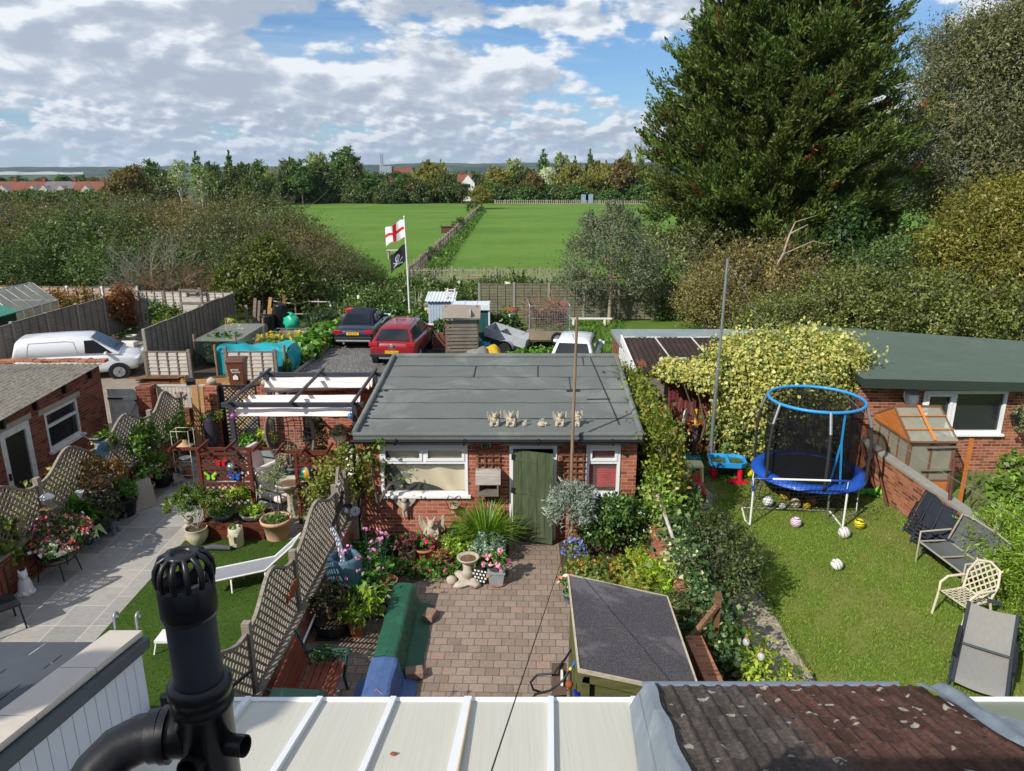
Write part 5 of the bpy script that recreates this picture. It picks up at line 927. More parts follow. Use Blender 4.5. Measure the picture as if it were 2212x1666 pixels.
n=30000;P=np.c_[rng.uniform(-6.52,-3.4,n),rng.uniform(5.6,13.2,n),rng.uniform(.03,.04,n)];tag(leaves('artificial_grass',P,.025,pal(n,[('3c521c',3),('344818',3),('486022',2)],.2),None,None,.3,0,unit(np.c_[rng.normal(0,.5,(n,2)),np.ones(n)]),.85),kind='stuff')
def wallrun(name,label,p,q,h,th,m,cap=None,cat='wall',z0=0.0,capm=None):
 p=V(*p);q=V(*q);d=q-p;t=T(name,label,cat,p,math.atan2(d.y,d.x));B().bx(0,-th/2,z0,d.length,th/2,h).obj('brickwork',m,t)
 if cap:B().bx(-.01,-th/2-.015,h+.002,d.length+.01,th/2+.015,h+cap).obj('coping',capm or m,t)
 return t
def trellis_fence(label,p,q,cuts,z0,z1,hump,m,name='trellis_fence',step=.1,sw=.036,postm=None,ph=.1):
 """lattice bays with a humped top rail; cuts are distances of the posts along p -> q"""
 p=V(*p);q=V(*q);d=q-p;t=T(name,label,'fence',p,math.atan2(d.y,d.x))
 for c in cuts:B().bx(c-.05,-.05,0,c+.05,.05,z1+ph).obj('post',postm or m,t)
 for a,e in zip(cuts[:-1],cuts[1:]):
  a+=.055;e-=.055;L=e-a;top=lambda x:z1-.06+hump*(.5-.5*math.cos(2*math.pi*min(1,max(0,x/L))))**1.3;b=B();S=step*1.414
  for sgn,y in((1,-.008),(-1,.008)):
   x0=-(z1+hump-z0)
   while x0<L+(z1+hump-z0):
    pts=[]
    for k in range(90):
     s=k*.03;x=x0+s if sgn>0 else x0+(z1+hump-z0)-s+0;z=z0+s
     if sgn<0:x=x0+(z1+hump-z0)-s
     if 0<=x<=L and z<top(x):pts.append((x,z))
    if len(pts)>1:b.beam((a+pts[0][0],y,pts[0][1]),(a+pts[-1][0],y,pts[-1][1]),sw,.014,(0,1,0))if 0 else b.box((a+(pts[0][0]+pts[-1][0])/2,y,(pts[0][1]+pts[-1][1])/2),(math.hypot(pts[-1][0]-pts[0][0],pts[-1][1]-pts[0][1])+.03,.014,sw),M=Matrix.Rotation(-sgn*math.pi/4,3,'Y'))
    x0+=S
  o=b.obj('lattice_panel',m,t);r=B();k=20;pr=[(a+L*i/k,0,top(L*i/k)+.015)for i in range(k+1)]
  for i in range(k):r.beam(pr[i],pr[i+1],.05,.04)
  r.bx(a,-.022,z0-.04,e,.022,z0);r.bx(a,-.02,z0,a+.03,.02,z1-.05).bx(e-.03,-.02,z0,e,.02,z1-.05);r.obj('frame',m,o)
 return t
A0,A1=(-8.85,9.6,0),(-8.55,18.05,0)
wallrun('low_brick_wall','low old brick wall under the trellis beside the brick outbuilding',A0,A1,.74,.22,BRICK_L,.05,capm=W_TRELLIS)
trellis_fence('scalloped trellis fence on the low wall beside the brick outbuilding',(A0[0],A0[1],0),A1,[0,.95,2.85,4.8,6.9,8.4],.82,1.6,.36,W_TRELLIS)
C0,C1=(-3.42,5.9,0),(-3.22,13.15,0)
wallrun('low_brick_wall','low brick wall between the paved garden and the block paved yard',C0,C1,.56,.22,BRICK,.03,capm=W_TRELLIS)
trellis_fence('scalloped trellis fence between the artificial lawn and the water butt',C0,C1,[0,2.15,4.0,6.4,7.1],.62,1.52,.34,W_TRELLIS)
t=T('brick_outbuilding','old brick outbuilding with lichened corrugated roof at the picture edge','outbuilding',(-10.5,18,0));RX=-6.5
def zr(y):return 2.45+.05*y
def wall_open(b,x,y0,y1,zt0,zt1,holes,th=.2,sgn=-1):
 """upright wall in the plane X = x from y0 to y1 with rectangular holes (ya, yb, za, zb)"""
 ys=sorted({y0,y1,*[h[0]for h in holes],*[h[1]for h in holes]})
 for a,e in zip(ys[:-1],ys[1:]):
  za=lerp(zt0,zt1,(a-y0)/(y1-y0));ze=lerp(zt0,zt1,(e-y0)/(y1-y0));hs=[h for h in holes if h[0]<=a and h[1]>=e]
  segs=[(0,None)]if not hs else[(0,hs[0][2]),(hs[0][3],None)]
  for lo,hi in segs:
   A_,E_=(za,ze)if hi is None else(hi,hi)
   if min(A_,E_)-lo<.01:continue
   b.add([(x,a,lo),(x,e,lo),(x,e,E_),(x,a,A_),(x+sgn*th,a,lo),(x+sgn*th,e,lo),(x+sgn*th,e,E_),(x+sgn*th,a,A_)],[(0,1,2,3),(7,6,5,4),(3,2,6,7),(0,4,5,1),(0,3,7,4),(1,5,6,2)])
 return b
W1,D1_=(-2.42,-1.16,1.0,1.9),(-3.9,-2.95,0,1.95)
b=B();wall_open(b,0,-9,0,zr(-9)-.02,zr(0)-.02,[W1,D1_]);b.bx(RX,-.2,0,-.2,0,2.43);b.obj('wall',BRICK_L,t)
B().bx(.0,-2.6,1.901,.012,-1.0,2.02).bx(.0,-4.1,1.951,.012,-2.85,2.07).obj('lintel',LINTEL,t)
B().bx(-.3,-9,0,-.25,0,2.0).obj('inner_shade_sheet',mat('interior_shade','141210',.95,.1,4,bump=0),t)  # near-black sheet paints the unlit inside behind window and door
def windowX(t,h,m,x=-.02,bars=(),vb=(),name='window',fw=.07,sill=True,glass=None,flip=1):
 """frame in a wall plane X = x; bars: heights of transoms, vb: positions of mullions"""
 ya,yb,za,zb=h;b=B();b.bx(x-.06,ya,za,x+.02,ya+fw,zb).bx(x-.06,yb-fw,za,x+.02,yb,zb).bx(x-.06,ya+fw,zb-fw,x+.02,yb-fw,zb).bx(x-.06,ya+fw,za,x+.02,yb-fw,za+fw)
 for z in bars:b.bx(x-.058,ya+fw,z-fw*.45,x+.018,yb-fw,z+fw*.45)
 for y in vb:b.bx(x-.057,y-fw*.5,za+fw,x+.017,y+fw*.5,zb-fw)
 if sill:b.bx(x-.04,ya-.06,za-.06,x+.1,yb+.06,za-.001)
 f=b.obj(name,m,t);B().quad((x-.02,ya,za),(x-.02,yb,za),(x-.02,yb,zb),(x-.02,ya,zb)).obj('pane',glass or GLASS,f);return f
windowX(t,W1,WPAINT,bars=(1.56,))
f=windowX(t,D1_,WPAINT,name='door',fw=.15,sill=False,glass=mat('dark_textured_glass','20241f',.35,.2,60));B().bx(.0,-3.86,.9,.04,-3.82,1.05).obj('handle',BLACK,f)
r=corrug(-4.9+0,.14,0,0,0,0);r=B();L_=5.2;n=int(L_/.075*6)
r.grid(lambda u,v:(.16-L_*u*1.25,-.12-9*v,zr(-.12-9*v)+.025+.013*math.sin(2*math.pi*L_*1.25*u/.146)),int(L_*1.25/.146*6),6)
ASB=None
def m_asb():
 q=NT('lichened_cement');p=q.pos('world');n1=q.noise(p,16,8,.7);n2=q.noise(p,2.2,5,.6);c=q.ramp(n1,[(.3,hexc('57534c')),(.5,hexc('7f7a70')),(.7,hexc('a09a8c'))]);c=q.mix(q.math('MULTIPLY',q.step(n2,.5,.7),.5),c,hexc('4f4a40'));c=q.mix(q.math('MULTIPLY',q.step(q.noise(p,9,6,.7),.6,.7),.5),c,hexc('b5b09c'))
 sx=q.n('ShaderNodeSeparateXYZ');q.put(p,sx.inputs[0]);w=q.math('SINE',q.math('MULTIPLY',sx.outputs[0],43.0));c=q.mix(q.math('MULTIPLY',q.step(w,.1,-.9),.55),c,hexc('3d3a33'));return q.bsdf(c,.95,0,n1,.5,.01,.15)
r.obj('roof',m_asb(),t);b=B()
for i in range(28):b.box((.1-.228*i,.02,2.52+.012*math.sin(i*5)),(.215,.2,.07),.02*math.sin(i*3))
b.obj('brick_coping',BRICK_W,t);b=B()
for i in range(7):B().bx(.0,-.55-1.1*i,zr(-.55-1.1*i)-.22,.1,-.48-1.1*i,zr(-.55-1.1*i)-.03).obj('rafter_end',BLACK,t)
YB=18.3
def ledged_gate(name,label,loc,w,h,m,hm,rz=0.0,brace=True):
 t=T(name,label,'gate',loc,rz);b=B();n=int(w/.11)
 for i in range(n):b.bx(i*w/n+.002,-.012,.05,(i+1)*w/n-.002,.012,h)
 b.obj('boards',m,t)
 if brace:B().bx(0,-.035,h-.3,w,-.0125,h-.2).bx(0,-.035,.2,w,-.0125,.3).obj('ledge',m,t);q=B();q.beam((.04,-.03,.32),(w-.05,-.03,h-.32),.03,.08,(0,-1,0));q.obj('brace',m,t)
 for z in(h-.25,.25):B().bx(0,-.045,z-.02,w*.5,-.036,z+.02).obj('strap_hinge',hm,t)
 B().bx(w-.09,-.045,h*.8,w-.02,-.036,h*.84).obj('latch',hm,t);return t
ledged_gate('garden_gate','white boarded gate with black hinges beside the brick outbuilding',(-10.42,18.05,0),.78,1.76,WPAINT,BLACK)
def pillar(label,x,w,h,y=YB,m=BRICK,name='brick_pier'):
 t=T(name,label,'pier',(x,y,0));B().bx(0,-.17,0,w,.17,h).obj('brickwork',m,t);B().bx(-.01,-.18,h+.001,w+.01,.18,h+.06).obj('coping',m,t);return t
pillar('brick gate pier beside the white gate',-9.62,.36,1.78,18.1,BRICK_L);pillar('brick gate pier beside the black lattice gate',-7.98,.34,1.74)
wallrun('brick_wall','half height brick wall under pale boards behind the plant table',(-9.25,YB,0),(-7.985,YB,0),1.18,.2,BRICK_L)
b=B()
for i in range(13):b.bx(-9.25+i*.097,YB-.03,1.19,-9.25+i*.097+.088,YB-.012,1.76)
b.bx(-9.25,YB-.012,1.25,-7.99,YB+.03,1.32).bx(-9.25,YB-.012,1.6,-7.99,YB+.03,1.67).bx(-9.26,YB-.045,1.761,-7.985,YB+.04,1.8);one(b,'board_fence',W_PALE,'pale feather board fence on the half height brick wall','fence')
t=wallrun('brick_wall','bright red brick wall behind the pergola',(-6.62,YB,0),(-3.1,YB,0),1.64,.22,BRICK);b=B().bx(0,-.12,1.642,3.52,.12,1.78);b.obj('soldier_course',m_brick('soldier_brick',['7a2e20','8f3a28','9c4430','a8573f'],'b3a08a',.225,.075,.3,soldier=True),t)
t=T('lattice_gate','tall black gate with a diamond lattice pattern','gate',(-7.58,YB-.02,0));b=B();GW,GH=.94,1.8
b.bx(0,-.03,0,.06,.03,GH).bx(GW-.06,-.03,0,GW,.03,GH).bx(.06,-.03,GH-.05,GW-.06,.03,GH).bx(.06,-.03,0,GW-.06,.03,.12);b.obj('frame',BLACK,t);b=B()
for sgn in(1,-1):
 for k in range(-16,30):
  if k%4==3 and sgn>0:pass
  pts=[(s*.02 if sgn>0 else GW-s*.02,k*.105+s*.02)for s in range(int(GW/.02)+1)];pts=[q for q in pts if .12<q[1]<GH-.05 and .06<q[0]<GW-.06]
  if len(pts)>2:b.beam((pts[0][0],-.005*sgn,pts[0][1]),(pts[-1][0],-.005*sgn,pts[-1][1]),.022 if k%3 else .04,.01,(0,1,0))if 0 else b.box(((pts[0][0]+pts[-1][0])/2,-.006*sgn,(pts[0][1]+pts[-1][1])/2),(math.hypot(pts[0][0]-pts[-1][0],pts[0][1]-pts[-1][1]),.011,.02 if k%3 else .036),M=Matrix.Rotation(-sgn*math.pi/4,3,'Y'))
b.obj('lattice',BLACK,t);B().bx(-.12,-.05,0,-.005,.05,1.82).bx(GW+.005,-.05,0,GW+.06,.05,1.82).obj('gate_post',BLACK,t)
for i,(x,lb)in enumerate(((-8.35,'small black solar lamp on the board fence'),)):one(B().bx(-.1,-.06,0,.1,.06,.12).box((0,-.04,.14),(.22,.16,.02),M=Matrix.Rotation(R(25),3,'X')),'solar_lamp',BLACK,lb,'lamp',(x,YB,1.8))
def lump(c,r,seed=0,amp=.25,n=(16,10)):
 b=B().sph(c,r,*n)
 for i,p in enumerate(b.v):
  k=1+amp*(.5*math.sin(p[0]*23+seed)+.5*math.sin(p[1]*19+p[2]*27+seed*2));b.v[i]=(c[0]+(p[0]-c[0])*k,c[1]+(p[1]-c[1])*k,c[2]+(p[2]-c[2])*k)
 return b
one(lump((0,0,.1),(.12,.09,.11),3),'stone_animal',STONE,'small curled stone animal on the gate pier','statue',(-7.8,YB,1.8))
for k,x in enumerate((-6.45,-6.3,-6.15)):one(lump((0,0,.07),(.08,.07,.08),k),'stone_animal',STONE,'small stone creature in the row on top of the red wall','statue',(x,YB,1.79),0,'stone creatures on the red wall')
t=T('pergola','charcoal metal pergola with gathered pale pink canopies','pergola',(-4.87,15.47,0));w=1.37;dp=2.57
for x in(-w,w):
 for y in(0,dp):p=B().bx(x-.05,y-.05,.02,x+.05,y+.05,2.18).obj('post',ANTH,t);B().bx(x-.09,y-.09,.02,x+.09,y+.09,.03).obj('foot_plate',ANTH,p)
for y in(0,dp):B().bx(-w-.2,y-.04,2.1,w+.2,y+.04,2.2).obj('beam',ANTH,t)
for x in(-w,0,w):B().bx(x-.025,-.2,2.202,x+.025,dp+.25,2.27).obj('rafter',ANTH,t)
def canopy(y0,y1,sag,folds,drop):
 b=B();b.grid(lambda u,v:(-w+.06+(2*w-.12)*u,lerp(y0,y1,v)+.015*math.sin(u*13),2.09-abs(math.sin(math.pi*folds*v))**.7*sag*(.8+.2*math.sin(u*5+v*3))-drop*(max(0,.12-v)/.12)-.02*math.sin(u*2*math.pi*2)*math.sin(v*9)),40,folds*8);b.obj('canopy',PINKF,t)
canopy(-.02,.95,.16,3,.2);canopy(1.75,2.5,.22,2,.05)
for i,(x,c)in enumerate(((-1.3,'8a4a86'),(1.3,'2f6f9e'))):b=B().sph((x,-.1,1.92),.07,12,8).tube([(x,-.1,1.99),(x,-.06,2.1)],.006,4);one(b,'hanging_ball',plastic('ball_'+c,c,.25),['purple glass ball hanging from the pergola corner','blue glass ball hanging from the pergola corner'][i],'ornament',(-4.87,15.47,0))
t=T('stone_pier','slim pier carrying a striped zebra pattern stone face beside the red wall','ornament',(-6.0,18.05,1.25));b=B();b.lathe([(.07,0),(.1,.2),(.1,.4),(.06,.56)],n=12);b.obj('figure',STONE,t);q=B()
for i in range(6):q.lathe([(.105-.006*abs(i-2.5),.08+i*.075),(.106-.006*abs(i-2.5),.11+i*.075)],n=12,cap=False)
q.obj('stripe',BLACK,t)
e0=G(610,985);t=T('egg_chair','grey wicker hanging egg chair on its stand under the pergola','egg chair',(-5.3,16.4,.026),R(-14));b=B();cz=1.05
for i in range(18):
 a=math.pi*(i/17);pts=[]
 for k in range(15):th=math.pi*(k/14);yy=.55*math.sin(a)*math.sin(th);pts.append((.62*math.cos(th)*1.0,.0+yy*1.0,cz+.78*(-math.cos(a))*math.sin(th)if 0 else cz+.78*math.cos(a)*math.sin(th)))
 b.tube(pts,.012,5,False)
for k in range(1,12):th=math.pi*k/12;r_=.62*math.cos(th);m_=math.sin(th);b.tube([(r_,.55*m_*math.sin(math.pi*i/14),cz+.78*m_*math.cos(math.pi*i/14))for i in range(15)],.01,5,False)
b.obj('basket',WICKER,t);B().tube([(.64*math.cos(a*.2618),0,cz+.8*math.sin(a*.2618))for a in range(24)],.03,8,closed=True).obj('rim',WICKER,t);B().tube([(0,.6,.02),(0,.72,.6),(0,.7,1.6),(0,.45,2.0),(0,.1,2.08),(0,.02,1.95)],.03,8).tube([(.5*math.cos(k*.3927),.35+.5*math.sin(k*.3927),.02)for k in range(16)],.025,6,closed=True).obj('stand',ANTH,t);B().tube([(0,.02,1.95),(0,.02,1.85)],.012,6).obj('chain',BLACK,t)
def pot_prof(r,h,kind):
 if kind=='round':return[(r*.55,0),(r*.9,h*.35),(r,h*.7),(r*.92,h*.95),(r,h),(r*.9,h),(r*.84,h*.8)]
 if kind=='bowl':return[(r*.5,0),(r*.85,h*.4),(r,h*.9),(r*1.03,h),(r*.93,h),(r*.85,h*.7)]
 return[(r*.7,0),(r*.92,h*.82),(r*1.02,h*.82),(r*1.06,h),(r*.94,h),(r*.9,h*.82)]
def potted(label,loc,r,h,pm,lobes,n,leaf,cols,kind='taper',name='potted_plant',flowers=None,asp=.5,up=.4,saucer=False,stems=3,group=None,per=22,sp=.14,dirw=0,rz=0.0,minz=None,stemm=None):
 """pot at loc; foliage ellipsoids are given relative to the pot's rim"""
 lob=[(a,b_,c+h,d,e,f)for a,b_,c,d,e,f in lobes]
 t=bush(name,label,'potted plant',loc,lob,n,leaf,cols,group,per,sp,asp,up,0,flowers=flowers,dirw=dirw,minz=.03 if minz is None else minz)
 b=B()
 if kind=='square':b.loft([[(-r*.75,-r*.75,0),(r*.75,-r*.75,0),(r*.75,r*.75,0),(-r*.75,r*.75,0)],[(-r,-r,h),(r,-r,h),(r,r,h),(-r,r,h)]],False);b.bx(-r*1.06,-r*1.06,h*.88,r*1.06,r*1.06,h+.002)
 else:b.lathe(pot_prof(r,h,kind),n=20)
 b.obj('pot',pm,t,rz=rz);B().lathe([(0,h*.86),(r*.88,h*.87)]if kind!='square' else[(0,h+.004),(r*.9,h+.005)],n=14).obj('soil',SOIL,t)
 if saucer:B().lathe([(r*.9,0),(r*1.25,.035),(r*1.28,.035),(r*1.2,.015),(0,.012)],n=20).obj('saucer',pm if pm in(TERRA,TERRAP)else TERRA,t)
 if stems:
  s=B()
  for k in range(stems):l=random.choice(lob);a=random.random()*6.28;s.tube([(.25*r*math.cos(a),.25*r*math.sin(a),h*.85),(l[0]*.5,l[1]*.5,lerp(h,l[2],.5)),(l[0],l[1],l[2]+l[5]*.5)],[.012,.009,.004],5)
  s.obj('stem',stemm or TWIG,t)
 return t
Z=.028
def gz(x,y):p=G(x,y);return(p.x,p.y,Z)
RUSTY=[('7a5a36',3),('8f6a3c',2),('5c6234',3),('a06b42',1)];DKL=[('34402c',3),('414c30',2),('4b3d34',2)];LIME=[('7d9a2e',3),('93a83a',2),('5f7d28',2)];FERN=[('4f7a2c',3),('628c34',3),('3c5f24',2)]
WHITEF=[('e4e4df',1)];MIXF=[('e2e2dd',3),('b8242f',3),('8d3f86',1.5),('d94f26',2),('c2304f',1)];PINKFL=[('d44f8e',2),('c23a7a',2),('e07cab',1)];PALEP=[('d9a3c0',3),('c987ae',2),('e6c4d6',1)]
t=T('patio_chair','black garden chair partly cut off at the picture edge','chair',gz(8,1362),R(50));B().bx(-.25,-.25,.42,.25,.25,.45).obj('seat',BLACK,t)
for x in(-.22,.22):
 for y in(-.22,.22):B().tube([(x,y,.42),(x*1.15,y*1.2,0)],.014,6).obj('leg',BLACK,t)
b=B()
for i in range(7):b.tube([(-.23+i*.076,.24,.45),(-.23+i*.076,.3,.88)],.009,5)
b.tube([(-.25,.24,.45),(-.25,.31,.9),(.25,.31,.9),(.25,.24,.45)],.014,6);b.obj('backrest',BLACK,t)
def statue(label,loc,s,kind,m=STONEL,rz=0.0,name='statue'):
 """small garden statues: seated figure with wings and so on; s = height"""
 b=B()
 if kind=='cat':b.lathe([(.3,0),(.3,.06),(.26,.06),(.24,.2),(.2,.45),(.13,.62)],n=14);b.sph((0,-.04,.72),(.15,.16,.14));b.sph((0,-.17,.68),(.07,.08,.06),8,6);b.tube([(-.1,0,.8),(-.12,0,.96)],[.05,.01],6).tube([(.1,0,.8),(.12,0,.96)],[.05,.01],6);b.sph((.1,-.2,.1),(.07,.12,.06),8,6).sph((-.1,-.2,.1),(.07,.12,.06),8,6)
 if kind=='garg':
  b.bx(-.3,-.22,0,.3,.22,.09);b.sph((0,0,.36),(.19,.17,.25));b.sph((0,-.08,.68),(.14,.15,.14));b.sph((0,-.2,.63),(.08,.08,.06),8,6)
  for s_ in(-1,1):
   b.tube([(s_*.08,-.05,.78),(s_*.14,-.03,.9),(s_*.17,.0,.95)],[.045,.03,.008],6);b.tube([(s_*.17,-.02,.5),(s_*.24,-.14,.34),(s_*.1,-.24,.2)],[.06,.05,.04],7);b.sph((s_*.19,-.12,.2),(.1,.17,.11),10,7);b.sph((s_*.17,-.24,.11),(.07,.1,.04),8,6)
   W_=[(s_*.12,.12,.45),(s_*.3,.14,.72),(s_*.42,.1,.94),(s_*.46,.1,.7),(s_*.42,.12,.44),(s_*.3,.14,.26)];b.loft([[V(*p)for p in W_],[V(p[0],p[1]+.06,p[2])for p in W_]],False)
   for k in range(4):b.tube([W_[2],W_[(k+3)%6]],.016,5)
 if kind=='dragon':
  b.sph((0,0,.14),(.32,.2,.16));b.sph((.3,-.12,.16),(.13,.12,.11));b.sph((.4,-.16,.12),(.08,.07,.06),8,6);b.tube([(-.25,-.1,.1),(-.1,-.24,.08),(.15,-.24,.06)],[.09,.06,.02],7)
  W_=[(-.1,.05,.22),(.02,.05,.55),(.12,.05,.48),(.24,.05,.5),(.2,.05,.25)];b.loft([[V(*p)for p in W_],[V(p[0],p[1]+.07,p[2])for p in W_]],False);W_=[(-.2,.0,.2),(-.16,0,.48),(.02,0,.36),(.0,0,.2)];b.loft([[V(*p)for p in W_],[V(p[0],p[1]+.06,p[2])for p in W_]],False)
  b.bx(-.28,-.2,0,.3,.2,.04)
 if kind=='puppy':
  b.bx(-.2,-.16,0,.2,.16,.05);b.sph((-.06,.02,.2),(.17,.14,.15));b.sph((.1,-.06,.4),(.13,.13,.12));b.sph((.18,-.14,.36),(.07,.07,.05),8,6);b.tube([(.02,0,.48),(-.06,0,.66)],[.06,.02],6).tube([(.16,.02,.48),(.2,.06,.68)],[.06,.02],6);b.tube([(.1,-.1,.25),(.12,-.14,.05)],[.05,.05],6).tube([(-.05,-.14,.2),(-.02,-.18,.05)],[.05,.05],6)
 if kind=='angel':
  b.bx(-.16,-.16,0,.16,.16,.06);b.lathe([(.12,.06),(.16,.12),(.14,.35),(.12,.55),(.16,.66),(.07,.74)],n=12);b.sph((0,-.04,.82),(.09,.1,.11));b.tube([(-.15,0,.62),(-.2,-.12,.45),(-.06,-.18,.42)],[.05,.045,.035],6).tube([(.15,0,.62),(.22,-.12,.5),(.08,-.17,.58)],[.05,.045,.035],6);b.tube([(-.07,-.06,.2),(-.09,-.2,.14),(-.08,-.22,0)],[.08,.06,.05],7).tube([(.07,-.06,.2),(.1,-.22,.16),(.09,-.22,0)],[.08,.06,.05],7)
  for s_ in(-1,1):W_=[(s_*.06,.1,.3),(s_*.2,.12,.4),(s_*.3,.12,.62),(s_*.3,.1,.85),(s_*.2,.1,.97),(s_*.1,.1,.78)];b.loft([[V(*p)for p in W_],[V(p[0],p[1]+.06,p[2])for p in W_]],False)
 b.v=[(p[0]*s,p[1]*s,p[2]*s)for p in b.v]
 o=one(b,name,m,label,'statue',loc,rz);md=o.modifiers.new('r','REMESH');md.mode='VOXEL';md.voxel_size=s*.022;md.use_smooth_shade=True
 return o
statue('small white seated cat statue by the low wall',gz(58,1284),.5,'cat',WHITE,R(40))
potted('tall leafy vine in a pot at the picture edge',gz(22,1270),.2,.3,BLACK,[(0,0,.35,.3,.3,.4),(.1,-.1,.75,.25,.25,.3)],1000,.1,[('6c7a30',3),('838a3a',2),('4f6428',2)],asp=.8)
t=potted('wide stand of mixed red, white and orange bedding flowers',gz(128,1243),.3,.12,BLACK,[(0,0,.12,.5,.34,.22),(-.35,.15,.15,.35,.3,.22),(.35,.15,.2,.3,.28,.22),(0,.35,.35,.5,.25,.2)],2600,.065,DKL+[('4f6a2c',4)],'bowl','flower_stand',flowers=(900,.06,MIXF,7),per=20);t.location.z=.36;b=B()
for k in range(5):a=k*1.257+.4;b.tube([(.3*math.cos(a),.3*math.sin(a),0),(.38*math.cos(a),.34*math.sin(a),-.33)],.012,5)
b.tube([(.32*math.cos(k*.524),.32*math.sin(k*.524),0)for k in range(12)],.012,5,closed=True);b.obj('stand',BLACK,t)
w_=potted('mass of white busy lizzies at the front of the flower stand',(gz(133,1250)[0],gz(133,1250)[1],.4),.2,.1,BLACK,[(0,0,.08,.32,.25,.17)],500,.06,FERN,'bowl','hanging_planter',flowers=(420,.06,WHITEF,6))
t=potted('yellow green shrub in a blue glazed pot behind the flower stand',gz(92,1195),.2,.34,BLUEP,[(0,0,.15,.36,.32,.24),(.15,0,.2,.26,.25,.2)],1100,.075,[('7d7a34',3),('93863a',2),('5f6a2c',2)],'round')
potted('small white pot of red trailing flowers on the low wall',(-8.45,13.05,.42),.12,.2,WHITE,[(0,0,.06,.2,.2,.12)],260,.05,[('7a8a6a',2),('5a6a3c',2)],flowers=(120,.05,[('c2424a',3),('d88a8a',1)],6),name='wall_pot')
t=potted('calla lily with one white bloom and long arching leaves',gz(190,1178),.16,.28,BLUEP,[(0,0,.35,.26,.24,.3)],120,.34,FERN,'round',asp=.45,per=8,dirw=.7);b=B();b.tube([(0,0,.3),(.04,0,.7),(.02,0,.98)],.01,5);b.obj('flower_stalk',IRONG,t);B().lathe([(.015,0),(.04,.08),(.085,.15),(.07,.16),(.03,.09)],(.02,0,.98),12).obj('flower',WHITE,t)
for a in(-.5,-.15):
 p=V(.1,-.05,.35);q=V(.55*math.cos(a),.55*math.sin(a)-.1,.3);one(B().add([p,p.lerp(q,.5)+V(.03,.05,.16),q,p.lerp(q,.5)+V(-.03,-.06,.13)],[(0,1,2,3)]),'strap_leaf',mat('pale_strap_leaf','8fa35a',.6,.1,9),'long pale yellow green leaf lolling from the calla lily pot','leaf',t.location[:],0,'pale leaves of the calla lily')
potted('dark leaved heuchera in a big blue glazed pot',gz(222,1156),.22,.36,BLUEP,[(0,0,.15,.4,.36,.26),(.1,.1,.28,.3,.28,.2)],1100,.1,DKL,'round',asp=.85)
t=T('pagoda_lantern','small blue grey stone pagoda lantern on the patio','lantern',gz(243,1154));b=B();
for x in(-.1,.1):
 for y in(-.1,.1):b.tube([(x,y,0),(x*.6,y*.6,.16)],.035,6)
b.bx(-.12,-.12,.16,.12,.12,.2);b.bx(-.08,-.08,.2001,.08,.08,.36);b.lathe([(.2,.36),(.18,.4),(.05,.48),(.04,.52),(0,.58)],n=4);b.lathe([(.17,.2),(.15,.23),(.08,.25)],n=4);b.obj('lantern',STONEB,t)
t=potted('rust coloured shrub in a pale terracotta pot up on a black block',(gz(236,1140)[0]-.1,gz(236,1140)[1]+.1,.52),.23,.36,TERRAP,[(0,0,.22,.4,.36,.3),(.25,0,.35,.3,.28,.24),(-.2,.05,.4,.28,.28,.26)],2000,.07,RUSTY);
one(B().lathe([(.24,0),(.24,.06),(.2,.07),(.2,.44),(.25,.45),(.25,.5)],n=20),'plant_stand',PLASB,'black drum shaped stand under the terracotta pot of rusty leaves','stand',(gz(236,1140)[0]-.1,gz(236,1140)[1]+.1,Z))
potted('fern like green plant in a large black tub',gz(272,1114),.28,.4,BLACK,[(0,0,.12,.3,.28,.2),(0,0,.25,.22,.2,.16)],1500,.09,FERN,asp=.35)
for k in range(2):one(B().box((0,0,.3),(.62,.03,.62),M=Matrix.Rotation(R(-16),3,'X')),'leaning_slab',mat('buff_slab','a39a8e',.85,.08,5),['buff paving slab leaning against the low wall, front one','buff paving slab leaning against the low wall, behind another'][k],'slab',(gz(312,1105)[0]-.1-.05*k,gz(312,1105)[1]+.08+.05*k,Z),R(52))
potted('pink geranium in a terracotta pot beside the leaning slabs',gz(322,1074),.16,.3,TERRAP,[(0,0,.14,.28,.26,.2)],520,.08,FERN,flowers=(46,.08,PINKFL,5),asp=.9)
potted('brown seeded plant in a black cauldron on legs',gz(352,1052),.28,.4,BLACK,[(0,0,.08,.46,.4,.2)],1500,.06,[('8a7256',3),('9c8464',2),('6d6a40',1)],'bowl')
bush('jasmine','big glossy climber bulging over the trellis and low wall','climber',(-8.4,15.5,0),[(0,.2,1.05,.32,.5,.36),(-.1,.5,1.25,.28,.4,.28),(.1,-.2,1.2,.25,.3,.25),(-.35,-.8,1.5,.15,.4,.2),(.1,.2,.65,.28,.4,.3)],3200,.1,[('4a6c22',3),('5e802a',3),('7c9634',1.5),('34501c',2)],None,40,.17,.4,stems=5,flowers=(50,.05,WHITEF,3))
climber('ivy','yellow flowered vine threaded through the near trellis bays',(-8.82,9.8,0),[(-.4,0,.8,-.1,2.6,1.5),(-.35,2.6,.85,-.1,4.4,1.3)],2400,.09,[('8d8a2c',3),('a39a34',2),('66702a',3),('4c5c28',2)])
climber('climber','feathery green climber on the last bay of the trellis',(-8.7,17.2,0),[(.05,-.1,.4,.25,.5,1.2)],900,.1,FERN)
t=T('wall_clock','round clock with blue mottled rim hung on the trellis','clock',(-8.64,14.42,1.46),R(78));B().lathe([(.13,0),(.2,0),(.215,.025),(.19,.05),(.14,.03)],n=28).obj('rim',mat('mottled_blue','5d7d96',.4,.35,26),t).rotation_euler=(R(90),0,0);d=B().lathe([(0,0),(.14,0.001)],n=28).obj('dial',WHITE,t,(0,-.028,0));d.rotation_euler=(R(90),0,0);b=B().box((.0,-.034,.045),(.012,.003,.09)).box((.03,-.036,.0),(.07,.003,.01));
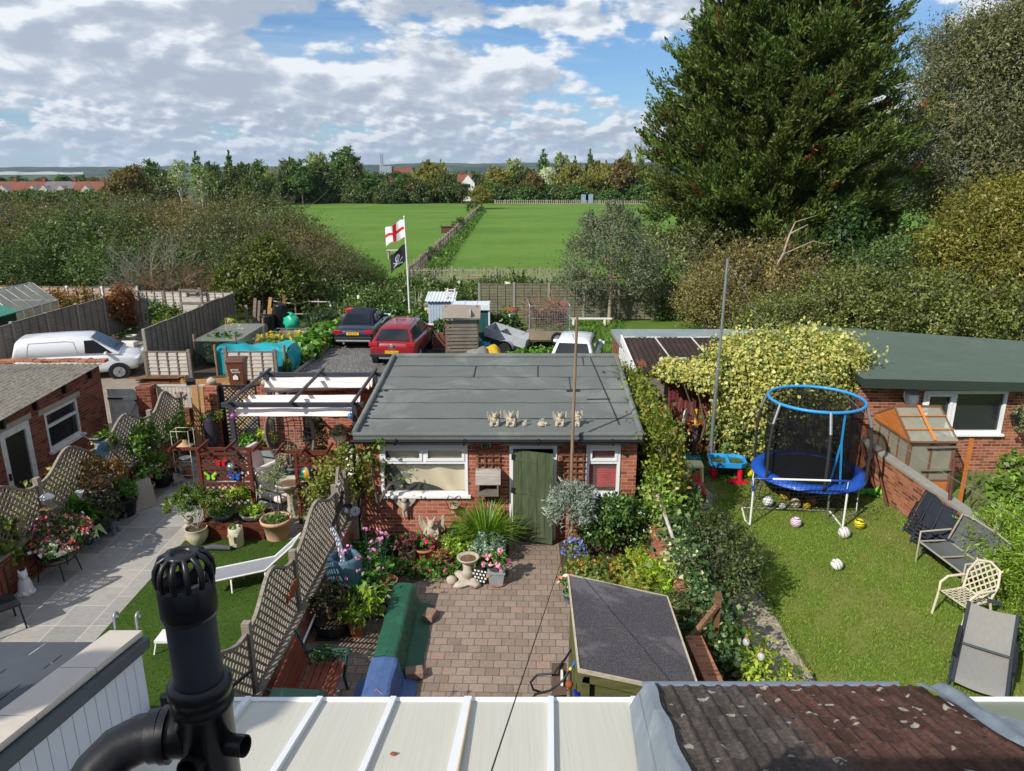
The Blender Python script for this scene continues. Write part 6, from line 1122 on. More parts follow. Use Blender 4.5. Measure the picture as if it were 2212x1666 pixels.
for k in range(12):a=k*math.pi/6;b.box((.115*math.sin(a),-.033,.115*math.cos(a)),(.01,.003,.022),M=Matrix.Rotation(a,3,'Y'))
b.obj('hands',BLACK,t)
one(lump((0,0,.05),(.16,.06,.05),5,.5).tube([(-.1,0,.05),(-.28,.02,.16)],[.03,.01],5).tube([(.1,0,.05),(.26,.02,.14)],[.03,.01],5),'dragonfly_ornament',BLACK,'dark metal ornament on the trellis post above the clock','ornament',(-8.67,14.3,1.72))
t=T('bird_feeder','white and clear bird feeder hung on the trellis post','bird feeder',(-8.62,12.44,1.1));B().lathe([(.02,.3),(.12,.24),(.12,.2)],n=14).obj('roof',WHITE,t);B().lathe([(.09,.02),(.1,.2)],n=14).obj('cup',GREYM,t);B().lathe([(.14,0),(.14,.02),(.0,.02)],n=14).obj('tray',W_TAN,t);B().tube([(0,0,.3),(-.02,0,.45)],.006,4).obj('hook',BLACK,t)
YBF=plastic('butterfly_yellow','e0ae18',.4)
def butterfly(name,label,loc,s,m,rz=0.0,m2=None):
 t=T(name,label,'ornament',loc,rz)
 for g in(-1,1):B().loft([[V(0,0,-.02*s),V(g*.5*s,0,.45*s),V(g*.62*s,0,.25*s),V(g*.3*s,0,-.0*s),V(g*.42*s,0,-.32*s),V(g*.15*s,0,-.4*s)][::1],[V(0,.012,-.02*s),V(g*.5*s,.012,.45*s),V(g*.62*s,.012,.25*s),V(g*.3*s,.012,-.0*s),V(g*.42*s,.012,-.32*s),V(g*.15*s,.012,-.4*s)]],False).obj('wing',m if g<0 or not m2 else m2,t)
 B().tube([(0,-.012,-.42*s),(0,-.012,.4*s)],.03*s,6).obj('body',BLACK,t);return t
butterfly('metal_butterfly','yellow metal butterfly on the foot of the trellis post',(-8.65,12.42,.72),.16,YBF,R(78))
one(B().box((0,0,.95),(.16,.05,1.9),M=Matrix.Rotation(R(-4),3,'X')),'timber_plank',W_TAN,'new timber plank leaning upright, the wider of two','plank',(-8.05,17.75,Z));one(B().box((0,0,.93),(.11,.05,1.86),M=Matrix.Rotation(R(-4),3,'X')),'timber_plank',W_TAN,'second new timber plank leaning tight beside the first','plank',(-7.9,17.78,Z))
one(B().lathe([(.1,0),(.17,.3),(.18,.55),(.1,.8),(.07,.86),(.1,.9),(.08,.9)],n=18),'tall_vase',mat('dark_glaze','3a3844',.25,.2,8),'tall dark glazed vase against the brick pier','vase',(-7.75,17.75,.3));one(B().bx(-.2,-.2,0,.2,.2,.3),'plinth',BRICK_L,'brick plinth carrying the tall dark vase','plinth',(-7.75,17.75,0))
t=T('hanging_basket','brown and green hanging basket on the brick pier','hanging basket',(-7.75,17.9,1.02));P,d,j=clump(700,[(0,0,.05,.3,.22,.1)],16,.2);leaves('foliage',P,.07,pal(700,RUSTY+FERN),t);B().lathe([(.05,-.14),(.18,-.05),(.2,.03)],n=14).obj('basket',BLACK,t);B().tube([(0,.0,.05),(0,.12,.3),(0,.2,.32)],.01,5).obj('bracket',BLACK,t)
one(B().sph((0,-.05,0),.05).sph((.08,-.05,.04),.04).sph((-.07,-.05,.05),.04).tube([(0,0,.12),(0,0,-.4)],.008,4),'wall_ornament',mat('brass','a8853c',.4,.2,9,metal=.6),'small brass flower ornament on the brick pier','ornament',(-7.82,18.1,1.46))
t=butterfly('metal_sunflower','rusty metal sunflower on the pale board fence',(-8.65,18.2,1.55),.2,RUST)
for x,l in((448,'strappy plant in a pot at the foot of the brick pier'),(462,'strappy plant in a pot beside the black lattice gate')):potted(l,gz(x,974),.13,.22,TERRA,[(0,0,.18,.26,.24,.2)],160,.24,FERN,asp=.14,dirw=.6,per=10,stems=0)
t=T('potting_table','white folding table cluttered with pots in the back corner','table',(gz(398,985)[0],gz(398,985)[1]+.35,Z),R(10));B().bx(-.4,-.25,.62,.4,.25,.65).obj('tabletop',WPAINT,t)
for s in(-1,1):B().tube([(s*.36,-.22,0),(s*.3,.22,.62)],.015,5).tube([(s*.36,.22,0),(s*.3,-.22,.62)],.015,5).obj('leg',WPAINT,t)
TX,TY=t.location.x,t.location.y
for i,(dx,dy,r,h,m,lb)in enumerate([(-.28,.08,.08,.16,TERRA,'terracotta flower pot on the white table'),(.1,-.1,.09,.12,plastic('pot_yellow','d8a820'),'yellow pot on the white table'),(.28,.1,.08,.18,plastic('can_blue','5da3cf'),'pale blue watering jug on the white table'),(-.08,.12,.07,.2,WHITE,'white jar on the white table'),(.3,-.12,.08,.1,TERRA,'shallow terracotta pot on the corner of the white table')]):one(B().lathe(pot_prof(r,h,'taper'),n=14),'small_pot',m,lb,'pot',(TX+dx,TY+dy,Z+.65))
one(B().tube([(0,0,0),(-.25,.1,1.15)],.014,5).sph((-.25,.1,1.15),.03,8,6),'garden_cane',WPAINT,'white capped cane leaning over the cluttered table','cane',(TX+.42,TY+.1,.3))
t=T('wire_rack','rusted wire shelf rack with a straw hat beside the red trellis screen','shelf rack',gz(408,1046));b=B()
for x in(-.2,.2):
 for y in(-.14,.14):b.tube([(x,y,0),(x,y,1.35)],.01,4)
for z in(.25,.6,.95,1.34):b.tube([(-.2,-.14,z),(.2,-.14,z),(.2,.14,z),(-.2,.14,z)],.008,4,closed=True)
b.obj('frame',CREAMM,t)
for z in(.25,.6,.95):b=B().bx(-.19,-.13,z-.012,.19,.13,z).obj('shelf',W_GREY,t)
rx,ry=t.location.x,t.location.y
one(B().lathe([(.18,0),(.1,.03),(.09,.1),(0,.13)],n=16),'straw_hat',mat('straw','b89a72',.9,.15,20),'straw hat lying on the wire rack','hat',(rx,ry,Z+.961));one(B().lathe(pot_prof(.1,.15,'taper'),n=14),'small_pot',TERRA,'terracotta pot on the lowest shelf of the wire rack','pot',(rx,ry,Z+.251));one(B().lathe([(.1,0),(.14,.05),(.15,.05)],n=14),'dish',WHITE,'white dish on the middle shelf of the wire rack','dish',(rx,ry,Z+.601))
def bucket(label,loc,m,rot,s=1.0):o=one(B().lathe([(.1*s,0),(.14*s,.26*s),(.15*s,.26*s),(.13*s,.24*s),(.09*s,.02)],n=16),'bucket',m,label,'bucket',loc);o.rotation_euler=rot;return o
bucket('blue bucket tipped over in the shade',(gz(372,1034)[0],gz(372,1034)[1],.14),plastic('bucket_blue','3f7cba'),(R(70),0,R(30)),1.2);bucket('white tub with pink print lying on its side',(gz(392,1042)[0],gz(392,1042)[1],.12),plastic('tub_white','d6d0d4'),(R(80),0,R(-30)),1.1)
for x,y in((404,1030),(412,1034)):one(B().lathe(pot_prof(.09,.14,'taper'),n=14),'small_pot',TERRA,'little terracotta pot on the flags by the buckets','pot',gz(x,y),0,'little terracotta pots on the flags')
t=potted('small conifer in a wooden half barrel against the red wall',(-4.95,17.35,Z),.28,.36,W_TAN,[(0,0,.3,.3,.28,.4),(0,0,.65,.2,.2,.3)],2400,.08,[('3f5c34',3),('4f6e40',2),('2e4628',2)],'round',asp=.3);b=B()
for z in(.08,.27):b.lathe([(.262+.05*(z>.2),z),(.268+.05*(z>.2),z+.04)],n=20,cap=False)
b.obj('hoop',BLACK,t)
def wall_lantern(label,x):t=T('wall_lantern',label,'lantern',(x,18.1,1.1));B().bx(-.06,-.06,0,.06,.06,.2).obj('glass',GLASS,t);B().lathe([(.1,.2),(.02,.28)],n=4).tube([(0,0,.28),(0,.05,.4),(0,.1,.4)],.008,4).bx(-.07,-.07,-.02,.07,.07,0).obj('frame',BLACK,t)
wall_lantern('black lantern on the red wall above the half barrel',-4.75);wall_lantern('black lantern on the red wall above the magenta fuchsia',-4.1)
t=potted('frothy white and pink plant raised on a thin metal stand',(-4.3,17.2,.62),.17,.22,WHITE,[(0,0,.06,.24,.22,.14)],700,.06,[('8a9a7a',3),('a89aa0',2),('667a54',2)],'round');B().tube([(.1,0,0),(.14,0,-.6)],.008,4).tube([(-.1,0,0),(-.14,0,-.6)],.008,4).tube([(0,.1,0),(0,.14,-.6)],.008,4).obj('stand',BLACK,t)
potted('magenta fuchsia by the red wall',(-3.95,17.4,.3),.16,.28,TERRA,[(0,0,.2,.24,.22,.28)],700,.07,[('8a2a52',3),('a03468',2),('5a5a34',1)]);potted('green shrub in a pot by the garage corner',(-3.6,17.2,Z),.2,.4,TERRA,[(0,0,.4,.3,.28,.35)],1100,.08,FERN)
for x,lb in((-4.55,'small white stone gnome by the half barrel'),(-4.05,'white stone figure under the frothy plant'),(-3.75,'pale stone cone ornament by the garage corner')):one(B().lathe([(.1,0),(.11,.1),(.07,.2),(.08,.24),(.0,.42)],n=12),'gnome',STONEL,lb,'ornament',(x,16.9,Z))
potted('variegated yellow plant by the egg chair',gz(575,985),.16,.26,BLUEP,[(0,0,.2,.28,.24,.24)],600,.1,[('b0a838',3),('8fa038',3),('6a8432',2)]);potted('leafy plant in a blue pot near the lattice gate',gz(545,992),.17,.28,BLUEP,[(0,0,.15,.26,.24,.2)],600,.09,FERN,'round')
def armchair(label,loc,rz):
 t=T('armchair',label,'armchair',loc,rz);b=B()
 for s in(-1,1):
  B().tube([(s*.34,-.36,0),(s*.34,-.34,.6),(s*.34,.3,.62),(s*.34,.42,.95)],.02,6).obj('arm',BLACK,t);B().tube([(s*.34,.3,.6),(s*.34,.42,0)],.02,6).obj('leg',BLACK,t);b.beam((s*.34,-.35,.3),(s*.34,.38,.1),.03,.02)
 b.tube([(-.34,-.35,.34),(.34,-.35,.34)],.018,6).tube([(-.34,.36,.3),(.34,.36,.3)],.018,6)
 for k in range(5):b.tube([(-.3+.15*k,.34,.34),(-.3+.15*k,.47,.95)],.008,4)
 b.tube([(-.34,.42,.95),(.34,.42,.95)],.018,6).bx(-.32,-.34,.33,.32,.34,.35);b.obj('frame',BLACK,t)
 B().box((0,0,.42),(.62,.62,.13)).obj('seat_cushion',PINKF,t,bevel=.04);B().box((0,.33,.72),(.62,.15,.6),M=Matrix.Rotation(R(-12),3,'X')).obj('back_cushion',PINKF,t,bevel=.05);return t
c1=G(600,1052,.42);armchair('armchair with pale pink cushions nearest the stone birdbath',(c1.x+.2,c1.y-.4,Z),R(62));c2=G(562,1008,.42);armchair('armchair with pale pink cushions behind the red trellis screen',(c2.x+.25,c2.y-.35,Z),R(75));armchair('armchair with pale pink cushions on the garage side of the table',(-3.9,15.2,Z),R(-60))
t=T('patio_table','low patio table with a grey slate top','table',(G(592,1022).x,G(592,1022).y+.1,Z));B().bx(-.45,-.3,.42,.45,.3,.45).obj('tabletop',mat('grey_table_slate','7f878b',.5,.12,4),t)
for x in(-.42,.42):
 for y in(-.27,.27):B().tube([(x,y,0),(x,y,.42)],.016,5).obj('leg',BLACK,t)
def screen(label,x0,x1,y,h,tiers,loc_post=True):
 t=T('trellis_screen',label,'trellis',(x0,y,0));L=x1-x0;b=B()
 for x in(0,L):B().bx(x-.035,-.035,0,x+.035,.035,h).obj('post',W_RED,t)
 for z0,z1 in tiers:
  f=B();f.bx(.036,-.025,z0,L-.036,.025,z0+.04).bx(.036,-.025,z1-.04,L-.036,.025,z1);f.obj('rail',W_RED,t);b=B();n=7
  for k in range(-5,16):
   for sg in(1,-1):
    s=(z1-z0-.08);xa=.036+k*.125;xb=xa+s if sg>0 else xa-s;za,zb=z0+.04,z1-.04;lo,hi=.036,L-.036
    q=[(xa,za),(xb,zb)]
    if max(xa,xb)<lo or min(xa,xb)>hi:continue
    def clip(p,o):
     x,z=p
     if x<lo:r_=(lo-x)/(o[0]-x);return(lo,z+(o[1]-z)*r_)
     if x>hi:r_=(x-hi)/(x-o[0]);return(hi,z+(o[1]-z)*r_)
     return p
    q=[clip(q[0],q[1]),clip(q[1],q[0])];b.box(((q[0][0]+q[1][0])/2,-.006*sg,(q[0][1]+q[1][1])/2),(math.hypot(q[0][0]-q[1][0],q[0][1]-q[1][1]),.01,.03),M=Matrix.Rotation(-math.atan2(q[1][1]-q[0][1],q[1][0]-q[0][0]),3,'Y'))
  b.obj('lattice',W_RED,t)
 return t
SY=13.95;TI=[(.32,.62),(.68,.95),(1.0,1.27),(1.32,1.6)]
s1=screen('red stained trellis screen hung with coloured butterflies',-6.4,-5.36,SY,1.66,TI);B().bx(-.55,-.02,1.661,1.5,.02,1.72).obj('top_beam',W_RED,s1)
for k in range(4):q=B();q.beam((-.45+k*.56,-.3,1.76),(-.45+k*.56,.3,1.76),.035,.06);q.obj('cross_piece',W_RED,s1)
s2=screen('red stained trellis screen carrying a climbing plant near the grey trellis',-4.42,-3.5,SY,1.6,TI);B().bx(-.45,-.02,1.601,.95,.02,1.66).obj('top_beam',W_RED,s2)
for k in range(3):q=B();q.beam((-.3+k*.5,-.3,1.7),(-.3+k*.5,.3,1.7),.035,.06);q.obj('cross_piece',W_RED,s2)
for(x,z,c,c2_,lb)in((-5.94,1.42,'c81e2c',None,'red butterfly ornament on the top tier of the red screen'),(-6.18,1.12,'86c832','a8d840','green butterfly ornament on the red screen'),(-5.68,1.12,'1c52b8','2a62c8','blue butterfly ornament on the red screen'),(-5.84,.78,'e8d020',None,'yellow butterfly ornament low on the red screen')):butterfly('metal_butterfly',lb,(x,SY-.06,z),.22,plastic('bf_'+c,c,.35),0,plastic('bf_'+c2_,c2_,.35)if c2_ else None)
one(B().sph((0,0,0),.09,14,10),'mirror_ball',mat('mirror_glass','c8ccd0',.08,.05,5,metal=.9,bump=0),'silver mirror ball hanging on the red screen','ornament',(-5.72,SY-.1,1.34));b=B();b.m=0
for k in range(8):
 b.m=k%4;
 for i in range(6):
  f=lambda u,v:(.13*math.sin(math.pi*(v))*math.cos((k+u)*math.pi/4),.13*math.sin(math.pi*v)*math.sin((k+u)*math.pi/4),.15*math.cos(math.pi*v))
 b.grid(f,2,8)
one(b,'balloon_ornament',[plastic('bal_'+c,c,.35)for c in('6a2a7a','2a8a5a','d8a02a','2a5aa0')],'striped balloon ornament hanging on the second red screen','ornament',(-4.18,SY-.18,1.22))
potted('wispy dried lavender in a grey pot by the round birdbath',(G(622,1062).x,G(622,1062).y+.5,Z),.17,.4,STONEB,[(0,0,.2,.3,.28,.28)],1100,.06,[('8a7a62',3),('7a7a54',2),('9a8a70',1)])
def birdbath(label,loc,s,m=STONE,water=True,lump_ped=False):
 t=T('birdbath',label,'birdbath',loc);
 if lump_ped:b=lump((0,0,.2),(.14,.12,.2),2,.35);b.obj('pedestal',m,t);lump((0,0,.03),(.26,.22,.12),5,.5).obj('base',m,t)
 else:B().lathe([(.2*s,0),(.2*s,.05*s),(.13*s,.1*s),(.08*s,.3*s),(.075*s,.55*s),(.12*s,.66*s)],n=8,smooth=False).obj('pedestal',m,t)
 z=.66*s if not lump_ped else .38
 B().lathe([(.1*s,z),(.26*s,z+.08*s),(.32*s,z+.16*s),(.33*s,z+.19*s),(.29*s,z+.19*s),(.2*s,z+.11*s),(0,z+.09*s)],n=24).obj('bowl',m,t);B().lathe([(0,z+.135*s),(.235*s,z+.136*s)],n=24).obj('water',mat('birdbath_water','6a5238',.08,.15,6,bump=0),t);return t
birdbath('tall stone birdbath on the patio in front of the armchair',gz(632,1122),1.0)
t=potted('olive sapling in a large pale terracotta pot on the artificial lawn',(G(600,1163).x,G(600,1163).y,.03),.3,.42,TERRAP,[(0,0,.75,.28,.26,.3),(-.12,0,.55,.24,.2,.2),(.15,0,1.0,.2,.2,.2)],620,.09,[('6d7a52',3),('84906a',2),('55653e',2)],asp=.22,per=14);leaves('ground_cover',np.c_[rng.normal(0,.12,200),rng.normal(0,.12,200),rng.uniform(.4,.5,200)],.06,pal(200,FERN),t)
potted('bonsai shaped rosemary pine in a cream pot',(G(428,1176).x,G(428,1176).y,.03),.22,.34,CREAMP,[(-.15,0,.5,.36,.32,.2),(.2,0,.42,.34,.3,.2),(0,0,.66,.3,.28,.18),(.4,.05,.55,.26,.24,.16),(-.38,0,.4,.22,.22,.14)],3000,.09,[('5a7030',3),('6d8438',2),('465a26',2)],'round',asp=.25,stemm=BARKP)
t=T('raised_planter','red stained timber raised planter on the artificial lawn','planter',(-6.2,13.56,.03));b=B();b.bx(0,-.35,0,1.25,-.31,.36).bx(0,.31,0,1.25,.35,.36).bx(0,-.3099,0,.04,.3099,.36).bx(1.21,-.3099,0,1.25,.3099,.36);b.bx(-.01,-.36,.12,1.26,-.3501,.125).bx(-.01,-.36,.24,1.26,-.3501,.245);b.obj('box',W_RED,t);B().bx(.04,-.31,.2,1.21,.31,.3).obj('soil',SOIL,t)
for x,c,lb,cl in((.34,STONEB,'grey trough of dark trailing greens in the raised planter',FERN),(.92,WHITE,'white trough of lime green herb in the raised planter',LIME)):potted(lb,(-6.2+x,13.54,.33),.24,.15,c,[(0,0,.03,.3,.24,.08)],900,.05,cl,'bowl','herb_trough',stems=0)
potted('glossy leaved plant at the foot of the red screen',(-5.62,13.85,.32),.1,.1,TERRA,[(0,0,.22,.24,.2,.2)],130,.16,LIME,dirw=.5,per=9)
one(lump((0,0,.2),(.1,.1,.16),4,.3).sph((0,0,.4),.09,10,8).bx(-.11,-.11,0,.11,.11,.08),'statue',STONEL,'pale stone bust behind the cream bonsai pot','statue',(G(450,1160).x-.3,13.3,Z))
t=T('face_planter','grey stone head planter in front of the raised planter','planter',(G(519,1173).x,12.98,.03));b=B();b.lathe([(.13,0),(.14,.1),(.145,.3),(.135,.4),(.12,.4),(.11,.36)],n=16,sx=1,sy=.95);b.bx(-.024,-.19,.15,.024,-.12,.27).box((0,-.15,.29),(.2,.05,.035)).box((0,-.14,.1),(.11,.04,.025)).box((0,-.14,.06),(.11,.04,.02));b.obj('head',CREAMP,t);P,d,j=clump(160,[(0,0,.41,.12,.12,.04)]);leaves('moss',P,.04,pal(160,FERN),t)
one(B().tube([(-.3,0,.05),(-.1,.03,.06),(.25,0,.05)],[.03,.06,.045],8),'folded_umbrella',mat('grey_cloth','4a4d55',.8,.15,14),'folded grey umbrella lying on the artificial lawn','umbrella',(G(455,1193).x+.15,G(455,1193).y,.04));
t=T('sun_lounger','long grey sling lounger with white frame on the artificial lawn','sun lounger',(0,0,0));a=G(436,1262,.33);q=G(572,1233,.33);hd=G(631,1180,.58);wv=V(.14,.62,0);r=B()
P0=[a,q,hd];off=V(.02,.5,0)
b=B();
for i in range(2):b.grid(lambda u,v:(P0[i].lerp(P0[i+1],u)+off*v+V(0,0,-.02*math.sin(math.pi*v))),6,6)
b.obj('sling',GREYF,t)
for o_ in(V(0,0,0),off):B().tube([p+o_ for p in P0],.018,7).obj('side_rail',WHITE,t)
for p in(P0[0],P0[2]):B().tube([p,p+off],.018,7).obj('end_rail',WHITE,t)
for k in(.45,1.0):p=P0[0].lerp(P0[1],k)-V(0,0,.045);B().tube([V(p.x,p.y,.03),p,p+off,V(p.x+off.x,p.y+off.y,.03)],.016,6).obj('leg',WHITE,t)
one(B().bx(-.2,-.15,.2,.2,.15,.24).tube([(-.18,-.12,.2),(-.22,-.15,0)],.015,5).tube([(.18,-.12,.2),(.22,-.15,0)],.015,5).tube([(-.18,.12,.2),(-.22,.15,0)],.015,5).tube([(.18,.12,.2),(.22,.15,0)],.015,5),'foot_stool',WHITE,'low white stool partly hidden by the soil pipe','stool',(G(375,1405).x,G(375,1405).y,.03))
t=bush('climbing_rose','straggling rose climber over the second red screen and garage corner','climber',(-3.25,13.35,0),[(-.1,0,1.4,.5,.4,.4),(.15,-.1,1.7,.45,.35,.3),(-.4,.1,1.0,.4,.35,.35),(.35,-.15,1.1,.3,.3,.4),(.5,-.2,1.6,.25,.2,.25)],2600,.075,[('66762c',3),('7d8434',3),('4b5e26',2),('8a6a3a',1)],None,16,.2,.6,stems=9)
climber('climber','light green climber low on the second red screen',(-4.3,13.9,0),[(0,-.15,.2,.9,.1,.9)],900,.08,[('6d7c3a',3),('7f8c48',2),('9aa878',1)])
sheet('paved_yard',[(-3.3,5),(3.0,5),(3.0,13.3),(-3.3,13.3)],.024,PAVING)
sheet('flower_bed',[(-3.1,9.9),(-2.5,9.9),(-2.15,11.3),(-1.5,11.82),(-.06,11.82),(-.06,13.2),(-3.1,13.2)],.030,SOIL);sheet('side_bed',[(.92,13.2),(.92,12.0),(1.15,9.0),(3.0,9.0),(3.0,13.2)],.031,SOIL)
GX0,GX1,GY0,GY1=-2.98,2.42,13.24,18.0
t=T('garage','red brick garage with grey felt roof and an open green door','garage',(0,GY0,0))
def wall_openX(b,y,x0,x1,zt,holes,th=.22):
 xs=sorted({x0,x1,*[h[0]for h in holes],*[h[1]for h in holes]})
 for a,e in zip(xs[:-1],xs[1:]):
  hs=[h for h in holes if h[0]<=a and h[1]>=e]
  for lo,hi in([(0,zt)]if not hs else[(0,hs[0][2]),(hs[0][3],zt)]):
   if hi-lo>.01:b.bx(a,y,lo,e,y+th,hi)
 return b
GW1,GD,GW2=(-2.56,-.86,1.0,2.05),(-.05,.87,0,2.04),(1.44,2.1,1.0,2.05)
b=wall_openX(B(),0,GX0,GX1,2.2,[GW1,GD,GW2]);b.bx(GX0,.221,0,GX0+.22,4.76,2.25).bx(GX1-.22,.221,0,GX1,4.76,2.25).bx(GX0+.221,4.54,0,GX1-.221,4.76,2.4);b.obj('wall',BRICK,t)
B().bx(-2.66,-.012,2.051,-.76,.1,2.17).obj('lintel',LINTEL,t);B().bx(-.17,-.012,2.041,1.0,.1,2.17).obj('lintel',LINTEL,t);B().bx(1.26,-.012,2.051,2.24,.1,2.17).obj('lintel',LINTEL,t)
B().bx(GX0+.23,.7,.03,GX1-.23,.75,2.15).obj('interior_shade_sheet',mat('interior_shade','141210',.95,.1,4,bump=0),t)  # added sheet: the garage's inner shade put in as a near-black colour
def winY(t,h,m,openers,name='window',fw=.06,y=0.0):
 xa,xb,za,zb=h;b=B();b.bx(xa,y-.02,za,xa+fw,y+.06,zb).bx(xb-fw,y-.02,za,xb,y+.06,zb).bx(xa+fw,y-.02,zb-fw,xb-fw,y+.06,zb).bx(xa+fw,y-.02,za,xb-fw,y+.06,za+fw)
 zt=zb-.36;b.bx(xa+fw,y-.018,zt-.03,xb-fw,y+.058,zt+.03);n=openers
 for k in range(1,n):x=lerp(xa,xb,k/n);b.bx(x-.03,y-.017,zt+.03,x+.03,y+.057,zb-fw)
 f=b.obj(name,m,t)
 for k in range(n):
  x0,x1=lerp(xa,xb,k/n)+(fw if k==0 else .03),lerp(xa,xb,(k+1)/n)-(fw if k==n-1 else .03);o=B();q=.05;o.bx(x0,y-.035,zt+.03,x0+q,y+.02,zb-fw).bx(x1-q,y-.035,zt+.03,x1,y+.02,zb-fw).bx(x0+q,y-.035,zb-fw-q,x1-q,y+.02,zb-fw).bx(x0+q,y-.035,zt+.03,x1-q,y+.02,zt+.03+q);o.obj('opener',m,f)
 B().quad((xa,y+.03,za),(xb,y+.03,za),(xb,y+.03,zb),(xa,y+.03,zb)).obj('pane',CLEARG,f);B().bx(xa-.05,y-.07,za-.05,xb+.05,y+.02,za-.001).obj('sill',m,f);return f
f=winY(t,GW1,UPVC,2);CURT=mat('cream_sheet','cfc3a8',.95,.08,5,bump=.2)
def cfold(u,v):return(-2.47+1.6*u+.42*(1-v)**1.5*(1-u),.14+.03*math.sin(u*15+3*v)+.05*math.sin(u*5+v*4)*(1-v),1.09+.92*v-.13*math.sin(math.pi*min(1,u*1.6))*(1-v)if 0 else 1.06+.95*v+(.1*(1-u)**2+.07*math.sin(u*6.5))*(1-v))
tag(B().grid(cfold,40,12).obj('dust_sheet',CURT,None,(0,GY0,0)),'cream dust sheet hung crookedly inside the wide garage window','curtain');one(B().sph((-1.25,.3,1.06),(.12,.08,.1)),'blue_bag',plastic('blue_bag','2a5a94'),'blue bundle showing under the cream dust sheet','bag',(0,GY0,0));one(B().bx(-2.48,.3,1.0,-2.36,.34,2.0),'stored_board',BLACK,'dark board standing inside the wide garage window','board',(0,GY0,0));one(B().bx(-2.5,.4,1.0,-2.1,.42,1.5),'grey_sheet',STONEB,'grey panel low inside the wide garage window','board',(0,GY0,0))
f=winY(t,GW2,UPVC,1);RB=mat('red_blind','a81c2a',.8,.12,5,stretch=(1,1,9));b=B()
b.grid(lambda u,v:(1.5+.55*u,.12+.012*math.sin(v*150)+.01*math.sin(u*9),1.12+.86*v),10,90);tag(b.obj('window_blind',RB,None,(0,GY0,0)),'red pleated blind in the narrow garage window','blind')
B().bx(-.05,-.02,0,.02,.08,2.04).bx(.80,-.02,0,.87,.08,2.04).bx(.02,-.02,1.97,.80,.08,2.04).obj('door_frame',UPVC,t);B().bx(.02,-.05,0,.8,.2,.05).obj('threshold',LINTEL,t);B().bx(.805,-.03,1.0,.82,-.021,1.2).obj('latch_plate',BLACK,t)
d=bpy.data.objects.new('door',None);COL.objects.link(d);d.parent=t;d.location=(.03,-.03,0);d.rotation_euler=(0,0,R(-17));b=B();DW=.80
for i in range(5):b.bx(i*DW/5+.003,-.02,.06,(i+1)*DW/5-.003,.01,1.96)
b.obj('boards',W_DOOR,d)
for z in(.35,1.1,1.78):B().bx(.0,-.032,z-.035,.48,-.0205,z+.035).obj('ledge',W_DOOR,d)
for z in(.38,1.12,1.82):B().bx(-.03,-.045,z-.06,.04,-.033,z+.06).obj('hinge',BLACK,d)
B().tube([(.74,-.05,1.02),(.74,-.05,1.16)],.012,6).obj('handle',BLACK,d)
def rz_(y):return 2.33+.058*y
SL=mat('bitumen','1d2021',.55,.2,12);r0=B();XL,XR=GX0-.03,GX1+.05;xr_=lambda y:XR+.04*y;Ys=[-.2,.62,1.5,2.36,3.2,4.05,4.86];
for i in range(6):y0,y1=Ys[i],Ys[i+1]+.04;r0.grid(lambda u,v:(lerp(XL,xr_(lerp(y0,y1,v)),u),lerp(y0,y1,v),rz_(lerp(y0,y1,v))+.006*(i%2)+.004*math.sin(u*31+i*2)*math.sin(v*5+i)),60,6)
r0.bx(XL,-.2,2.2,XR,4.86,2.3);ro=r0.obj('roof',FELT,t)
e=B();e.tube([(XL,-.17,rz_(-.17)+.0),(XR,-.17,rz_(-.17)+.0)],.045,10);e.tube([(XL+.02,-.17,rz_(-.17)+.02),(XL+.02,4.8,rz_(4.8)+.03)],.06,10).tube([(XR-.02,-.17,rz_(-.17)+.02),(xr_(4.8)-.02,4.8,rz_(4.8)+.03)],.06,10).tube([(XL,4.8,rz_(4.8)+.03),(xr_(4.8),4.8,rz_(4.8)+.03)],.065,10);e.obj('roof_edge',FELT,ro)
s=B()
for i in range(1,6):
 k=26
 for j in range(k):a=lerp(XL,xr_(Ys[i]),j/k);q=lerp(XL,xr_(Ys[i]),(j+1)/k);s.beam((a,Ys[i]+.012*math.sin(j*1.3+i),rz_(Ys[i])+.008),(q,Ys[i]+.012*math.sin((j+1)*1.3+i),rz_(Ys[i])+.006),.011,.01)
for x,i in((-.9,4),(1.3,3),(1.75,5),(.6,4)):s.beam((x,Ys[i],rz_(Ys[i])+.012),(x+.03,Ys[i+1]if i<5 else 4.75,rz_(Ys[i+1])+.012),.018,.012)
s.beam((2.1,.3,rz_(.3)+.012),(1.98,4.7,rz_(4.7)+.012),.02,.012);s.obj('seam',SL,ro)
p=B()
for(x,y,w,h)in((1.35,2.25,.3,.1),(1.85,1.72,.5,.035),(2.18,3.55,.05,.16)):p.box((x,y,rz_(y)+.012),(w,h,.01),.05)
p.obj('tar_patch',SL,ro)
for i in range(11):x=-2.92+.16*random.random();y=.25+.22*i*(.8+.3*random.random());B().sph((x,y,rz_(y)+.01),(.08*random.uniform(.5,1.2),.05,.012),9,5).obj('tar_blob',SL,ro)
t.location.z=0
g=B()
for i in range(2):g.grid(lambda u,v:(lerp(XL-.05,XR+.02,v),-.28-.058*math.cos(math.pi*u)*(1-.06*i),2.235-.058*math.sin(math.pi*u)*(1-.06*i)),8,1)
g.obj('gutter',PLASB,t);B().bx(XL,-.19,2.06+.115,XR,-.165,2.3).obj('fascia',mat('green_fascia','1c463c',.5,.15,7),t)
for x in(-2.2,-.9,.5,1.9):B().bx(x-.02,-.35,2.16,x+.02,-.2,2.24).obj('gutter_bracket',PLASB,t)
B().tube([(XL-.02,-.28,2.17),(XL-.02,-.1,2.05),(XL-.02,-.06,.05)],.035,8).obj('downpipe',PLASB,t)
